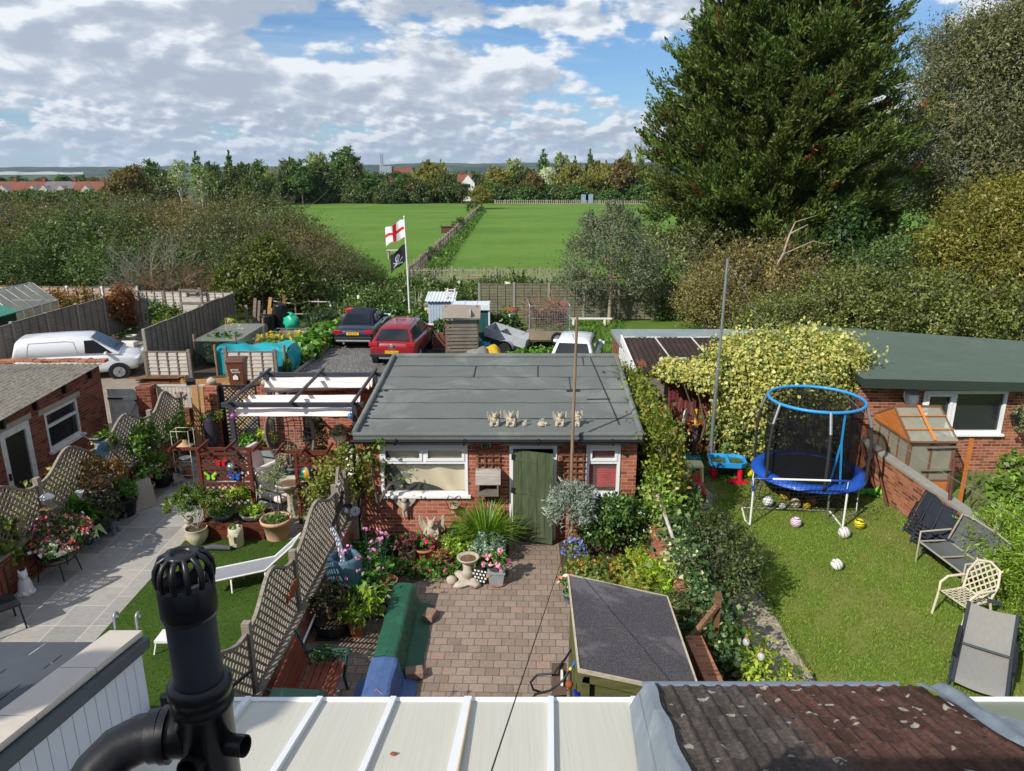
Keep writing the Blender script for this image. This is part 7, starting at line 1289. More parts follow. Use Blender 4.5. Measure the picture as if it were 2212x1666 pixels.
for x,k,s,lb,rz in((1068,'garg',.31,'stone gargoyle on the garage roof edge, first of the row by the window side',.15),(1104,'garg',.33,'largest stone gargoyle on the garage roof, on a split base',-.1),(1133,'puppy',.2,'small stone gargoyle with big ears, the smallest on the garage roof',.3),(1170,'dragon',.27,'curled cream stone dragon on the garage roof',.3),(1209,'garg',.31,'stone gargoyle between the curled dragon and the wooden pole',0),(1248,'angel',.32,'seated winged stone figure behind the tall wooden pole',-.2)):
 p=G(x,917,2.372);statue(lb,(p.x,p.y,rz_(p.y-GY0)+.004),s,k,STONEL,rz,'gargoyle' if k!='angel' else 'statue')
t=T('security_light','grey security floodlight under the garage gutter','lamp',(at(1050,952,GY0).x,GY0-.02,2.12));B().box((0,-.1,0),(.18,.1,.13),M=Matrix.Rotation(R(20),3,'X')).obj('housing',GREYM,t);B().box((0,-.155,-.02),(.15,.012,.1),M=Matrix.Rotation(R(20),3,'X')).obj('lens',GLASS,t);B().bx(-.03,-.06,-.02,.03,0,.04).obj('bracket',BLACK,t)
def ladder(label,x0,x1,z0,z1,nx,nz,y=-.03):
 t=T('wall_trellis',label,'trellis',(x0,GY0,0));b=B()
 for i in range(nx):b.bx(i*(x1-x0)/(nx-1)-.012,y-.012,z0,i*(x1-x0)/(nx-1)+.012,y+.012,z1)
 for k in range(nz):z=lerp(z0+.08,z1-.04,k/(nz-1));b.bx(-.04,y-.03,z-.012,x1-x0+.04,y-.0121,z+.012)
 b.obj('lattice',W_BROWN,t);return t
ladder('brown ladder trellis on the brick between window and green door',-.66,-.25,.85,2.02,4,8);ladder('brown ladder trellis on the brick behind the tall pole',.97,1.38,1.15,2.02,4,7)
t=T('wooden_planter','two weathered timber trough boxes hung on the ladder trellis','planter',(-.46,GY0-.06,1.16));B().bx(-.24,-.2,.16,.24,-.001,.42).bx(-.24,-.201,.28,.24,-.2005,.29).obj('upper_box',W_PALE,t);B().bx(-.2,-.2,-.08,.2,-.001,.02).bx(-.2,-.2,.0201,-.17,-.001,.159).bx(.17,-.2,.0201,.2,-.001,.159).obj('lower_box',W_GREY,t);B().tube([(-.2,-.1,.42),(0,-.03,.78),(.2,-.1,.42)],.006,4).obj('hanger',BLACK,t)
one(B().tube([(0,0,0),(.0,0,2.3),(.03,0,4.62)],[.034,.03,.024],8),'wooden_pole',W_POLE,'tall weathered wooden pole standing in front of the garage','pole',(1.13,12.86,0))
def winged(label,loc):
 b=B();b.sph((0,-.08,0),(.06,.06,.12),10,8).sph((0,-.1,.14),.055,10,8)
 for s_ in(-1,1):W_=[(s_*.03,-.06,.04),(s_*.16,-.05,.22),(s_*.26,-.06,.2),(s_*.18,-.05,.06),(s_*.06,-.06,-.06)];b.loft([[V(*p)for p in W_],[V(p[0],p[1]+.035,p[2])for p in W_]],False)
 b.tube([(-.03,-.08,-.1),(-.02,-.09,-.24)],[.03,.015],6).tube([(.03,-.08,-.1),(.04,-.09,-.22)],[.03,.015],6);return one(b,'wall_gargoyle',STONE,label,'statue',loc)
winged('flying winged stone gargoyle fixed to the brick under the wide window',(at(875,1090,GY0).x,GY0,at(875,1090,GY0).z));statue('large stone gargoyle with folded wings standing in the flower bed',(-1.57,12.95,.16),.56,'garg',STONEL)
t=T('hanging_pot','small succulent pot hung in a black heart shaped wire on the garage wall','hanging pot',(at(982,1102,GY0).x,GY0-.08,at(982,1102,GY0).z));B().lathe(pot_prof(.09,.12,'taper'),n=14).obj('pot',TERRAP,t);P,d_,j=clump(160,[(0,0,.15,.1,.09,.06)]);leaves('succulent',P,.05,pal(160,[('6d8a84',3),('8aa39a',2)]),t,asp=.7);B().tube([(-.08,0,.02),(-.16,0,.22),(-.1,0,.36),(0,0,.28),(.1,0,.36),(.16,0,.22),(.08,0,.02)],.006,5).obj('wire',BLACK,t)
t=T('garden_bench','slatted wooden bench with green cast iron end against the low wall','bench',(-2.62,8.2,.024),R(90));L2=.64
for i in range(5):B().bx(-L2,-.26+.095*i,.4,L2,-.185+.095*i,.425).obj('seat_slat',W_BENCH,t)
for i in range(5):z=.5+.085*i;B().box((0,.24+.028*i,z),(2*L2,.022,.072),M=Matrix.Rotation(R(-16),3,'X')).obj('back_slat',W_BENCH,t)
for s in(-1,1):
 b=B();x=s*(L2-.03);b.tube([(x,-.28,0),(x,-.24,.2),(x,-.28,.4),(x,-.3,.56),(x,-.36,.62),(x,-.3,.66),(x,-.1,.64),(x,.12,.66),(x,.24,.6)],.022,6).tube([(x,.24,0),(x,.2,.2),(x,.22,.42),(x,.3,.7),(x,.36,.94),(x,.4,.96)],.024,6).tube([(x,-.28,.4),(x,.22,.4)],.02,6)
 for k in range(4):b.tube([(x,-.18+.1*k+.045*math.cos(a*.785),.52+.055*math.sin(a*.785))for a in range(8)],.01,5,closed=True)
 b.obj('iron_end',IRONG,t)
t=wheelie('green wheelie bin beside the slatted bench',(-2.6,7.14,.024),R(176),plastic('green_bin','2c5a40',.45),.62,.7,1.04)
one(B().lathe([(.26,0),(.29,.2),(.285,.21),(.3,.42),(.295,.43),(.3,.62),(.27,.86),(.25,.9),(.2,.9),(.19,.86),(.19,.5),(0,.5)],n=26),'water_butt',mat('butt_blue','4c6b7b',.45,.08,4,bump=0),'grey blue water butt with open top by the trellis','water butt',(-2.78,10.85,.1));one(B().lathe([(.3,0),(.3,.1)],n=10),'butt_stand',CONCP,'round concrete base under the water butt','base',(-2.78,10.85,0));one(B().tube([(-3.12,11.5,1.16),(-2.98,11.25,1.12),(-2.9,11.06,1.06),(-2.8,10.85,.86)],[.04,.04,.045,.045],10),'diverter_hose',mat('white_hose','cfd2d4',.5,.1,40),'ribbed white hose leading into the water butt','hose')
one(B().tube([(-3.2,12.7,1.3),(-3.13,12.2,1.22),(-3.12,11.5,1.16)],.036,8).tube([(-3.13,12.25,1.22),(-3.1,12.8,1.0),(-3.05,13.15,.4)],.034,8),'downpipe',PLASB,'black downpipe along the trellis towards the water butt','pipe')
one(B().tube([(-3.26,7.4,.30),(-3.28+.18,8.6,.36),(-3.08,10.0,.44)],.018,7),'waste_pipe',WHITE,'thin white pipe running along the low brick wall','pipe')
t=T('wall_clock','small round white thermometer clock on a post by the rose','clock',(at(767,1104,12.6).x,12.6,at(767,1104,12.6).z));B().lathe([(0,.03),(.1,.03),(.105,.015),(.1,0)],n=22).obj('rim',GREYM,t).rotation_euler=(R(90),0,0);B().lathe([(0,0),(.088,.001)],n=22).obj('dial',WHITE,t,(0,-.032,0)).rotation_euler=(R(90),0,0);B().box((.02,-.036,.02),(.008,.003,.07)).box((0,-.038,0),(.06,.003,.008)).obj('hands',BLACK,t);B().bx(-.04,.001,-1.0,.04,.05,.2).obj('post',W_TRELLIS,t)
one(B().lathe([(.02,.16),(.07,.1),(.09,.03),(.05,0)],n=14).tube([(0,0,.16),(0,.02,.26)],.006,4),'bird_feeder',GREYM,'small metal bird feeder beside the white thermometer clock','bird feeder',(at(745,1104,12.5).x,12.5,at(745,1112,12.5).z));one(B().bx(-.03,-.3,1.5,.03,.05,1.58),'post_bracket',W_PALE,'pale timber arm on the trellis post by the clock','bracket',(-3.2,12.55,0))
b=B();pts=[(0,0),(.14,.09),(.34,.1),(.52,.03),(.62,.12),(.6,-.06),(.5,-.03),(.34,-.1),(.14,-.08)];b.prismM([(x,z)for x,z in pts][::-1],-.012,.012,Matrix.Rotation(R(-90),3,'Z'));one(b,'metal_fish',RUST,'rusty metal fish plaque hung on the scalloped trellis','ornament',(-3.2,9.75,1.22))
def tarp(name,label,x0,x1,y0,y1,h,fl,fr,m):
 b=B()
 def f(u,v):
  y=lerp(y0,y1,v);w=.007*math.sin(y*9+u*6)+random.gauss(0,.0035)
  P=[(x0-fl,.012),(x0-.04,.05),(x0-.02,h*.6),(x0,h),((x0+x1)/2,h+.02),(x1,h),(x1+.05,h*.5),(x1+.1,.06),(x1+fr,.012)];k=u*8;i=min(7,int(k));q=k-i;return(lerp(P[i][0],P[i+1][0],q)+w*(1 if i>4 else .5),y,lerp(P[i][1],P[i+1][1],q)+abs(w)*.5+.026)
 b.grid(f,30,40,False)
 for yy in(y0,y1):b.add([(x0-.03,yy,.03),(x1+.08,yy,.03),(x1,yy,h),(x0,yy,h)],[(0,1,2,3)if yy==y0 else(3,2,1,0)])
 return one(b,name,m,label,'tarpaulin')
TG_=mat('green_tarp','24543f',.5,.15,7,bump=.3,dirt=('2f7a58',.4));TB_=mat('blue_tarp','4a6390',.55,.15,9,bump=.3,dirt=('34487a',.5))
tarp('tarpaulin','green tarpaulin over a long low stack on the paving',-1.98,-1.66,8.95,10.9,.42,.04,.33,TG_);tarp('tarpaulin','blue tarpaulin over the near end of the same long stack',-2.0,-1.64,7.0,8.97,.40,.22,.28,TB_)
for x,y,z,r_,lb in((-1.42,9.05,.05,.2,'loose block holding down the tarpaulin where green meets blue'),(-1.35,10.5,.05,1.3,'loose brick on the far skirt of the green tarpaulin')):one(B().bx(-.13,-.09,0,.13,.09,.11),'paving_block',mat('loose_block','8a7060',.9,.2,12),lb,'block',(x,y,z),r_,None,.012)
one(B().tube([(-2.0,8.2,.34),(-1.8,8.25,.46),(-1.62,8.1,.4),(-1.5,7.8,.14),(-1.45,7.4,.05)],.008,5).tube([(-1.62,8.1,.4),(-1.5,8.4,.2),(-1.44,8.1,.1),(-1.52,7.7,.09)],.008,5),'rope',mat('pinkish_rope','a0707a',.9,.1,30),'thin pink rope tied over the blue tarpaulin','rope')
potted('dark leaved fuchsia in a big black pot behind the bench',(-2.85,10.1,.024),.3,.3,BLACK,[(0,0,.2,.3,.28,.26),(.06,.06,.42,.2,.2,.18)],1500,.065,[('3a4426',3),('4a5530',2),('5c3a34',1.5)],'bowl',flowers=(26,.05,[('a8385a',1)],3));potted('yellowing lily leaves in a terracotta pot beside the fuchsia',(-2.45,10.05,.024),.13,.24,TERRA,[(0,0,.2,.3,.28,.24),(.15,.05,.34,.24,.22,.2)],280,.18,[('7a9034',3),('93a33c',2),('5a7a2c',2)],asp=.25,dirw=.45,per=10)
potted('leafy pot close by the bench end',(-2.72,9.2,.024),.16,.2,TERRA,[(0,0,.06,.2,.18,.1)],300,.07,FERN)
one(lump((0,0,.17),(.15,.14,.19),7,.22),'stone_stump',STONE,'rough stone stump carrying a terracotta bowl','pedestal',(-2.1,10.95,.03));potted('terracotta bowl of brown sempervivum on the stone stump',(-2.1,10.95,.36),.17,.13,TERRA,[(0,0,.0,.13,.13,.04)],220,.05,[('7a5a3c',3),('6a6a3c',2)],'bowl',stems=0,minz=.1);one(lump((0,0,.1),(.22,.15,.12),9,.1),'boulder',STONE,'smooth grey boulder beside the green tarpaulin','rock',(-2.3,10.62,.02))
potted('purple aeonium rosettes in a two tone glazed pot',(-1.96,12.3,.03),.17,.3,mat('two_tone_glaze','7d6a58',.35,.25,5),[(0,0,.12,.18,.17,.12)],120,.15,[('6a3440',3),('8a4a4e',2),('5c6a44',1)],'round',asp=.55,saucer=True,per=14,dirw=.5);potted('hot pink begonia in a terracotta pot with saucer',(-1.65,12.42,.03),.19,.28,TERRA,[(0,0,.06,.2,.18,.1)],420,.08,FERN,flowers=(90,.09,[('d8347a',3),('c02060',1)],8),saucer=True);potted('terracotta bowl of rusty sedum on the bed edge',(-1.3,12.3,.03),.2,.16,TERRA,[(0,0,.03,.2,.18,.07)],700,.045,[('8a5a3a',3),('9a7a4a',2),('6d6a3c',1)],'bowl',stems=0)
potted('empty looking shallow terracotta pot behind the begonia',(-1.5,12.75,.03),.2,.26,TERRA,[(0,0,.0,.15,.15,.05)],90,.06,FERN,stems=0)
bush('pink_geranium','low mound of bright pink flowers spilling on the paving','plant',(-1.4,11.85,.03),[(0,0,.08,.42,.24,.14),(-.4,.1,.06,.3,.22,.12)],900,.06,FERN,None,20,.15,.8,stems=0,flowers=(130,.05,PINKFL,6))
for x,y,s,lb,cl,fl in((-2.6,12.6,.7,'dark leafy geranium clump by the trellis post',[('3f5c26',3),('4c6c2c',2),('304a20',2)],None),(-1.95,12.85,.55,'broad green leafy clump under the flying gargoyle',FERN,(20,.05,WHITEF,3)),(-2.35,11.9,.5,'green ground cover beside the water butt',FERN,None),(-1.0,12.6,.6,'bright leafy clump with tiny white flowers behind the birdbath',LIME,(60,.045,WHITEF,3)),(-.75,12.2,.42,'feathery green plant between birdbath and sedum bowl',FERN,None),(-2.6,11.4,.45,'shady green perennials behind the water butt',GREEN,(14,.06,PALEP,3)),(-1.2,12.95,.5,'light green plant at the foot of the garage wall',FERN,None)):
 bush('bed_plant',lb,'plant',(x,y,.03),[(0,0,.22*s,.62*s,.5*s,.25*s),(.3*s,.1,.18*s,.4*s,.36*s,.22*s),(-.3*s,-.05,.28*s,.36*s,.3*s,.2*s)],int(3000*s),.06,cl,None,16,.16,.75,stems=3,flowers=fl)
n=1500;P=np.c_[np.r_[rng.uniform(-3.05,-.1,n)],rng.uniform(11.9,13.15,n),rng.uniform(.04,.14,n)];tag(leaves('ground_cover',P,.06,pal(n,FERN+OLIVE),None,None,.8,.8),kind='stuff')
b_=bush('anemone','tall pink Japanese anemone flowers nodding over the water butt','plant',(-2.45,10.75,.03),[(0,0,.35,.35,.4,.35),(.1,.3,.5,.28,.3,.3)],700,.09,FERN,None,16,.16,.7,stems=4);b=B();PF=[];
for i in range(22):a=random.uniform(-1.2,1.6);p=V(random.uniform(-.2,.3),random.uniform(-.35,.55),.2);e=V(p.x+random.uniform(-.45,.25),p.y+random.uniform(-.25,.25),random.uniform(.75,1.3));b.tube([p,p.lerp(e,.6)+V(0,0,.08),e],.005,4);PF+=[(e.x+random.gauss(0,.025),e.y+random.gauss(0,.025),e.z+random.gauss(0,.012))for _ in range(7)]
b.obj('flower_stalk',IRONG,b_);leaves('flower',np.array(PF),.05,pal(len(PF),[('c98ab8',3),('b8709f',2),('dba8cc',2)],.1),b_,PETAL,.85,.3)
birdbath('squat stone birdbath with rough base at the edge of the flower bed',(-.78,11.66,.026),.62,lump_ped=True);one(lump((0,0,.06),(.1,.08,.08),2,.1),'pebble',STONEL,'pale round stone left of the squat birdbath'.replace('left of','beside the foot of'),'rock',(-1.08,11.6,.026))
b=B();b.prismM([(-.16,.0),(-.02,.02),(.1,.06),(.13,.2),(.08,.32),(-.02,.36),(-.12,.28),(-.16,.14)],-.02,.02,Matrix.Identity(3));t=T('bird_ornament','black and white checked hen ornament by the squat birdbath','ornament',(-.58,11.55,.04),R(-20));b.obj('body',BLACK,t);q=B()
for i in range(4):
 for k in range(4):q.box((-.1+.065*i+.03*(k%2),-.0235,.08+.065*k),(.035,.004,.035))
q.obj('spot',WHITE,t);B().prismM([(.13,.14),(.22,.22),(.14,.24)],-.015,.015,Matrix.Identity(3)).obj('beak',W_TAN,t);B().bx(-.03,-.05,-.012,.03,.05,.03).obj('foot',W_TAN,t)
potted('pale pink begonia in a square lead grey planter on a terracotta saucer',(-.28,11.62,.026),.15,.28,mat('lead_planter','8d959c',.7,.15,9),[(0,0,.1,.22,.2,.13),(0,0,.25,.15,.14,.1)],380,.07,FERN,'square',flowers=(170,.075,[('dd98b4',3),('cf7aa0',2),('ecc4d4',2)],8),saucer=True);potted('silver blue sedum mound in a terracotta pot behind the square planter',(-.42,12.3,.03),.2,.26,TERRA,[(0,0,.1,.3,.26,.18)],1300,.05,[('7a948a',3),('93a89c',2),('5f7a70',2)],asp=.7)
grasses('ornamental_grass','big arching clump of yellow green grass by the green door',(-.5,12.75,.03),620,1.35,.85,['5c8a2a','74a034','8fb23c','4a7424','a8b84a'],.02,flop=.75);grasses('day_lily','strappy leaved day lily clump in the flower bed',(-.95,12.85,.03),190,.8,.5,['4f7a2c','628c34','3f6624'],.03,flop=.6)
t=bush('lavender_ball','silver grey lavender clipped to a ball on a stem','plant',(1.12,12.55,.03),[(0,0,1.02,.42,.4,.42)],5200,.09,[('8a9590',3),('a3aca6',3),('6d7a72',3)],None,16,.14,.2,stems=0,minz=.5,dirw=.5);B().tube([(0,0,0),(.02,0,.4),(0,0,1.0)],.03,7).obj('trunk',BARKP,t)
bush('bellflower','cloud of small violet blue flowers under the lavender ball','plant',(1.14,12.1,.03),[(0,0,.3,.22,.18,.3)],300,.06,FERN,None,10,.2,stems=3,flowers=(420,.045,[('8088c8',3),('9aa2d8',2),('6a6ab8',1)],6))
bush('choisya','glossy evergreen bush starred with tiny white flowers below the narrow window','bush',(2.0,12.75,.03),[(0,0,.55,.62,.4,.6),(-.35,-.1,.4,.4,.36,.45),(.4,0,.45,.36,.36,.5),(0,-.2,.9,.4,.3,.3)],5200,.07,[('3f5e28',3),('50722e',3),('2f4820',2),('6a8838',1)],None,24,.15,.6,flowers=(170,.035,WHITEF,3))
bush('sedum','rounded sedum with coppery orange flower heads by the low shed','plant',(1.55,11.1,.03),[(0,0,.3,.5,.45,.36),(-.3,.2,.28,.36,.3,.3),(.45,.1,.3,.36,.36,.32)],2600,.06,[('6a7a34',3),('7d8a3a',2),('56682c',2)],None,20,.14,.7,flowers=(900,.05,[('9a7a3c',3),('a8703a',2),('8a8a44',2),('b8864a',1)],14))
for x,y,lb,cl in((2.15,11.2,'yellow green feathery spurge clump behind the shed roof',[('9aa832',3),('b0b43a',2),('7a9030',2)]),(2.45,10.9,'lime spurge beside the ivy covered post',[('8fb030',3),('a8bc3a',2),('6a8a2c',2)]),(2.0,10.3,'tangled orange tinged perennials against the shed roof',[('7a8a34',3),('93803a',2),('5f7a2c',2)]),(2.5,9.8,'olive green perennials between shed and ivy',OLIVE)):bush('spurge',lb,'plant',(x,y,.03),[(0,0,.4,.36,.36,.42),(.2,-.15,.3,.26,.26,.3)],1500,.1,cl,None,20,.16,.22,dirw=.4,stems=4)
potted('small pot of red and white begonias at the corner of the low shed',(.98,11.0,.026),.12,.2,STONEB,[(0,0,.12,.2,.18,.18)],360,.055,FERN,flowers=(60,.07,[('d0402c',2),('e8e4d8',2)],5))
t=T('low_shed','low green timber store with sloping grey felt roof','shed',(0,0,0));rx0,rx1,ry0,ry1=.74,2.12,6.92,8.93
zl=lambda x:lerp(1.78,1.44,(x-rx0)/(rx1-rx0));B().grid(lambda u,v:(lerp(rx0,rx1,u)+.03*v-.0,lerp(ry0,ry1,v),zl(lerp(rx0,rx1,u))+.006*math.sin(u*9+v*4)),16,16).grid(lambda u,v:(lerp(rx0,rx1,u)+.03*v,lerp(ry1,ry0,v),zl(lerp(rx0,rx1,u))-.025),2,2).obj('roof',FELT_D,t)
e=B();c4=[(rx0,ry0),(rx1,ry0),(rx1+.03,ry1),(rx0+.03,ry1)]
for i in range(4):a,q=c4[i],c4[(i+1)%4];e.beam((a[0],a[1],zl(a[0])-.01),(q[0],q[1],zl(q[0])-.01),.022,.045)
e.obj('roof_trim',mat('pale_trim','b8ae98',.8,.15,14,dirt=('6a6458',.4)),t);w=B()
for i in range(9):z0=.03+i*.145;w.add([(rx0+.06,ry0+.08,z0),(rx1-.06,ry0+.08,z0),(rx1-.06,ry0+.1,min(z0+.15,1.4)),(rx0+.06,ry0+.1,min(z0+.15,1.4))],[(0,1,2,3)])
w.add([(rx0+.06,ry0+.1,1.35),(rx1-.06,ry0+.1,1.35),(rx1-.06,ry0+.1,zl(rx1-.06)-.03),(rx0+.06,ry0+.1,zl(rx0+.06)-.03)],[(0,1,2,3)]).bx(rx0+.06,ry0+.11,0,rx0+.08,ry1-.06,1.66).bx(rx1-.08,ry0+.11,0,rx1-.06,ry1-.06,1.36).bx(rx0+.081,ry1-.08,0,rx1-.081,ry1-.06,1.36);w.obj('wall',W_SHED,t);B().bx(rx0+.04,ry0+.03,0,rx0+.13,ry0+.078,1.66).beam((rx0+.06,ry0+.05,1.66),(rx1-.04,ry0+.05,1.33),.04,.14).obj('corner_board',W_SHED,t)
t=T('sack_truck','black sack truck with blue hand grips leaning on the low shed','sack truck',(0,0,0));g1,g2=V(.8,8.55,.95),V(.7,7.75,1.12);PL=V(.55,7.75,.5)
def pz(x,y,z):return G(x,y,z)
h1=[pz(1240,1393,.95),pz(1222,1422,.86),pz(1196,1455,.75),pz(1160,1458,.66),pz(1146,1474,.58),pz(1152,1490,.5),pz(1172,1497,.42)];h2=[pz(1236,1440,1.0),pz(1216,1470,.88),pz(1188,1492,.72),pz(1156,1500,.6),pz(1146,1516,.5),pz(1150,1540,.4)]
B().tube(h1,.016,8).tube(h2,.016,8).obj('handle',BLACK,t);q=plastic('grip_blue','1f5fb0',.4)
for h in(h1,h2):d_=(h[0]-h[1]).normalized();B().tube([h[0]-d_*.02,h[0]+d_*.12],.021,8).obj('grip',q,t)
d_=(h2[0]-h2[1]).normalized();B().tube([h2[0]-d_*.06,h2[0]-d_*.021],.0215,8).obj('grip_band',plastic('grip_yellow','d8c020'),t);a=pz(1205,1452,.5);B().box((a.x,a.y-.35,.42),(.2,.04,.8),M=Matrix.Rotation(R(-20),3,'X')).obj('back_plate',mat('rusty_plate','5a4a40',.7,.3,6),t);B().box((a.x+.03,a.y-.32,.66),(.03,.05,.2),M=Matrix.Rotation(R(-20),3,'X')).obj('label_plate',WHITE,t);one(B().sph((0,0,0),.05),'tap',RUST,'small rusty knob at the shed corner by the blue grips','tap',(.7,7.6,1.05))
b=B();b.lathe([(.04,0),(.09,.03),(.11,.1),(.08,.17),(0,.18)],n=14);
for s in(-1,1):b.tube([(s*.05,0,.15),(s*.09,0,.25),(s*.1,0,.27)],[.04,.02,.004],6)
p=G(1258,1512,1.16);one(b,'ceramic_cat',mat('cobalt_glaze','1a2a9a',.12,.15,6,bump=0),'cobalt blue glazed pot with pointed ears near the shed front','ornament',(p.x,p.y,1.04));one(B().tube([(0,0,0),(0,0,1.04)],.05,8),'post',W_POLE,'short post carrying the cobalt blue glazed pot','post',(p.x,p.y,0))
wallrun('low_brick_wall','low brick wall between the yard and the lawn garden',(2.82,8.95,0),(2.72,13.2,0),.62,.2,BRICK,.05);wallrun('brick_wall','short worn brick wall beside the low shed',(2.6,6.0,0),(2.5,8.72,0),.9,.2,BRICK_W,.05)
one(B().tube([(2.76,13.25,1.22),(2.8,12.3,1.08),(2.84,11.4,.86)],.035,6),'fence_rail',W_PALE,'twisted grey fence rail dropping through the ivy','rail');one(B().bx(-.11,-.06,0,.11,.06,.98).bx(-.12,-.07,.981,.12,.07,1.0),'fence_post',W_GREY,'stout grey timber post wrapped in ivy','post',(2.82,11.3,0));one(B().bx(-.06,-.06,0,.06,.06,1.15),'fence_post',W_GREY,'grey timber post at the corner of the garage creeper','post',(2.78,13.1,0))
t=T('braced_post','brown timber post with a diagonal brace near the worn wall','post',(2.86,8.95,0));B().beam((0,0,0),(.02,.05,1.45),.08,.08).obj('post',W_BROWN,t);B().beam((-.38,-.15,.85),(.0,.0,1.28),.07,.05).obj('brace',W_BROWN,t)
for i,x in enumerate((2.2,2.3,2.4)):one(B().tube([(x,6.2,.62),(x-.02,8.2,.66)],.045,8),'spare_pipe',[RUST,STONEB,STONEB][i],['rusty spare pipe lying between shed and worn wall','grey spare pipe lying beside the rusty one','grey spare pipe lying tight against the worn wall'][i],'pipe')
IV=[('33522a',3),('42642f',3),('2a4420',2),('9aa878',1.2),('c8c89a',.25)]
climber('ivy','dark and variegated ivy covering the wall between yard and lawn',(2.85,9.0,0),[(-.15,0,.2,.3,2.0,1.0),(-.1,1.6,.3,.35,4.1,1.1),(-.2,-.2,.1,.25,.6,.8)],5600,.075,IV,asp=.85);climber('ivy','cream splashed ivy clump at the grey timber post',(2.78,11.0,0),[(-.1,-.1,.5,.2,.2,.95)],420,.11,[('d0cfa0',3),('e0dcb8',2),('8aa060',2)],asp=.85);climber('climber','light green vine with big leaves beside the garage corner',(2.75,12.3,0),[(-.1,0,.3,.3,1.0,1.5)],1700,.085,[('6d8a34',3),('8a9c3c',2),('b8b878',1),('557a2c',2)],asp=.8)
CRE=[('6a7a24',3),('7f8a2c',3),('52662a',3),('93802e',1.2),('9a5a30',.7),('405824',2)]
climber('creeper','Virginia creeper hanging over the side of the garage roof',(2.75,13.0,0),[(0,.1,1.0,.4,5.0,2.35),(.05,0,.4,.5,4.4,1.9),(-.18,.4,2.2,.3,5.0,2.46),(.0,-.1,1.5,.45,1.2,2.4),(.2,.1,.1,.5,2.6,1.4)],22000,.085,CRE,sp=.34,per=40)
climber('vine','dark shaded foliage under the garage creeper',(3.1,13.0,0),[(-.3,0,.0,.1,4.0,1.0)],2400,.1,[('3a4f22',3),('485f2a',2),('2c3f1c',2)])
one(B().tube([(1.13,12.83,.62),(.62,8.5,2.15),(-.1,3,4.18),(-.4,.2,5.2)],.0045,6),'clothes_line',BLACK,'thin dark line slanting from the wooden pole up to the house','line')
bush('yellow_rose','long rose shoot with a yellow bloom reaching over the gutter','plant',(-2.6,13.0,.9),[(.0,0,.9,.3,.15,.35),(.45,0,.55,.3,.12,.14),(.1,-.05,1.25,.12,.08,.2)],150,.07,[('66762c',3),('5a7a2c',3)],None,5,.3,.6,stems=3,flowers=(3,.1,[('e8c020',1)],1))
sheet('lawn',[(4.35,5.5),(8.7,5.5),(8.5,16.4),(4.6,16.4)],.022,LAWN);sheet('path',[(3.3,5.5),(4.45,5.5),(4.36,10),(4.34,11.2),(4.45,12.7),(4.62,14.9),(4.8,16.0),(4.3,18.2),(3.0,18.2),(3.0,9)],.026,CRAZY);sheet('bed_soil',[(2.9,7.5),(3.75,7.5),(3.7,13),(3.6,17),(2.9,17)],.030,SOIL)
sheet('neighbour_garden',[(8.6,5.5),(20,5.5),(20,17),(8.4,17)],.020,m_grass('weedy_garden',['4a5a28','66743a','8a8258'],8,.8,('8a7a58',.6)))
def lawn_blades(n,box,hts,cols,name,pw):
 x=rng.uniform(box[0],box[2],n*2);y=rng.uniform(box[1],box[3],n*2);f=np.sin(x*1.7+1)*np.sin(y*1.3)+.5*np.sin(x*4.1+y*2.7)+.4*np.sin(x*9-y*7);keep=(rng.random(n*2)<.35+.4*(f>-.4))&(x>4.3+.05*np.maximum(0,y-11)+.06*np.sin(y*5));x,y,f=x[keep],y[keep],f[keep];n=len(x);h=rng.uniform(*hts,n)
 c=pal(n,cols,.2);dry=np.array([hexc('968a54')]);w=np.clip((-f+.2)*.55+rng.normal(0,.18,n),0,.75)[:,None];c=c*(1-w)+dry*w
 P=np.c_[x,y,.022+h*.4];return tag(leaves(name,P,h*1.25,c,None,None,pw,0,unit(np.c_[rng.normal(0,.75,(n,2)),np.ones(n)]),.88,.02),kind='stuff')
lawn_blades(150000,(4.3,5.6,8.62,16.3),(.02,.055),[('6a842c',3),('7a9436',3),('5a7426',2),('8c9844',1.5)],'lawn_grass',.16)
for x,y,r in((7.6,14.6,.55),(7.9,15.6,.5),(5.25,8.75,.16),(6.6,9.3,.2),(6.9,15.2,.8)):sheet('bare_soil',[(x+r*(1+.3*math.sin(a*1.7+x))*math.cos(a*.4488),y+r*.8*(1+.25*math.sin(a*2.3+y))*math.sin(a*.4488))for a in range(14)],.0245+.0005*r,SOIL)
t=wallrun('garden_wall','brick garden wall along the far side of the lawn',(8.62,12.2,0),(8.42,16.7,0),.9,.22,BRICK_W,.06,capm=CONCP)
BXY=16.75;t=T('brick_building','brown brick building with green corrugated roof and white window','building',(8.3,BXY,0));BW=(1.55,3.55,1.02,2.1)
b=wall_openX(B(),0,0,6.6,2.3,[BW]);b.bx(0,.221,0,.22,5.6,2.35);b.obj('wall',BRICK_R,t);B().bx(1.35,-.012,2.101,3.75,.1,2.2).obj('lintel',LINTEL,t);B().bx(0,-.008,2.205,6.6,.1,2.299).obj('soldier_course',m_brick('soldier_brick_brown',['5e3526','7f4430','98563c','a5674b'],'b0a08c',.225,.075,.2,soldier=True),t);B().bx(.23,.8,0,6.6,.85,2.2).obj('interior_shade_sheet',mat('interior_shade','141210'),t)  # last panel is an added dark sheet, its colour stands for the room's shade
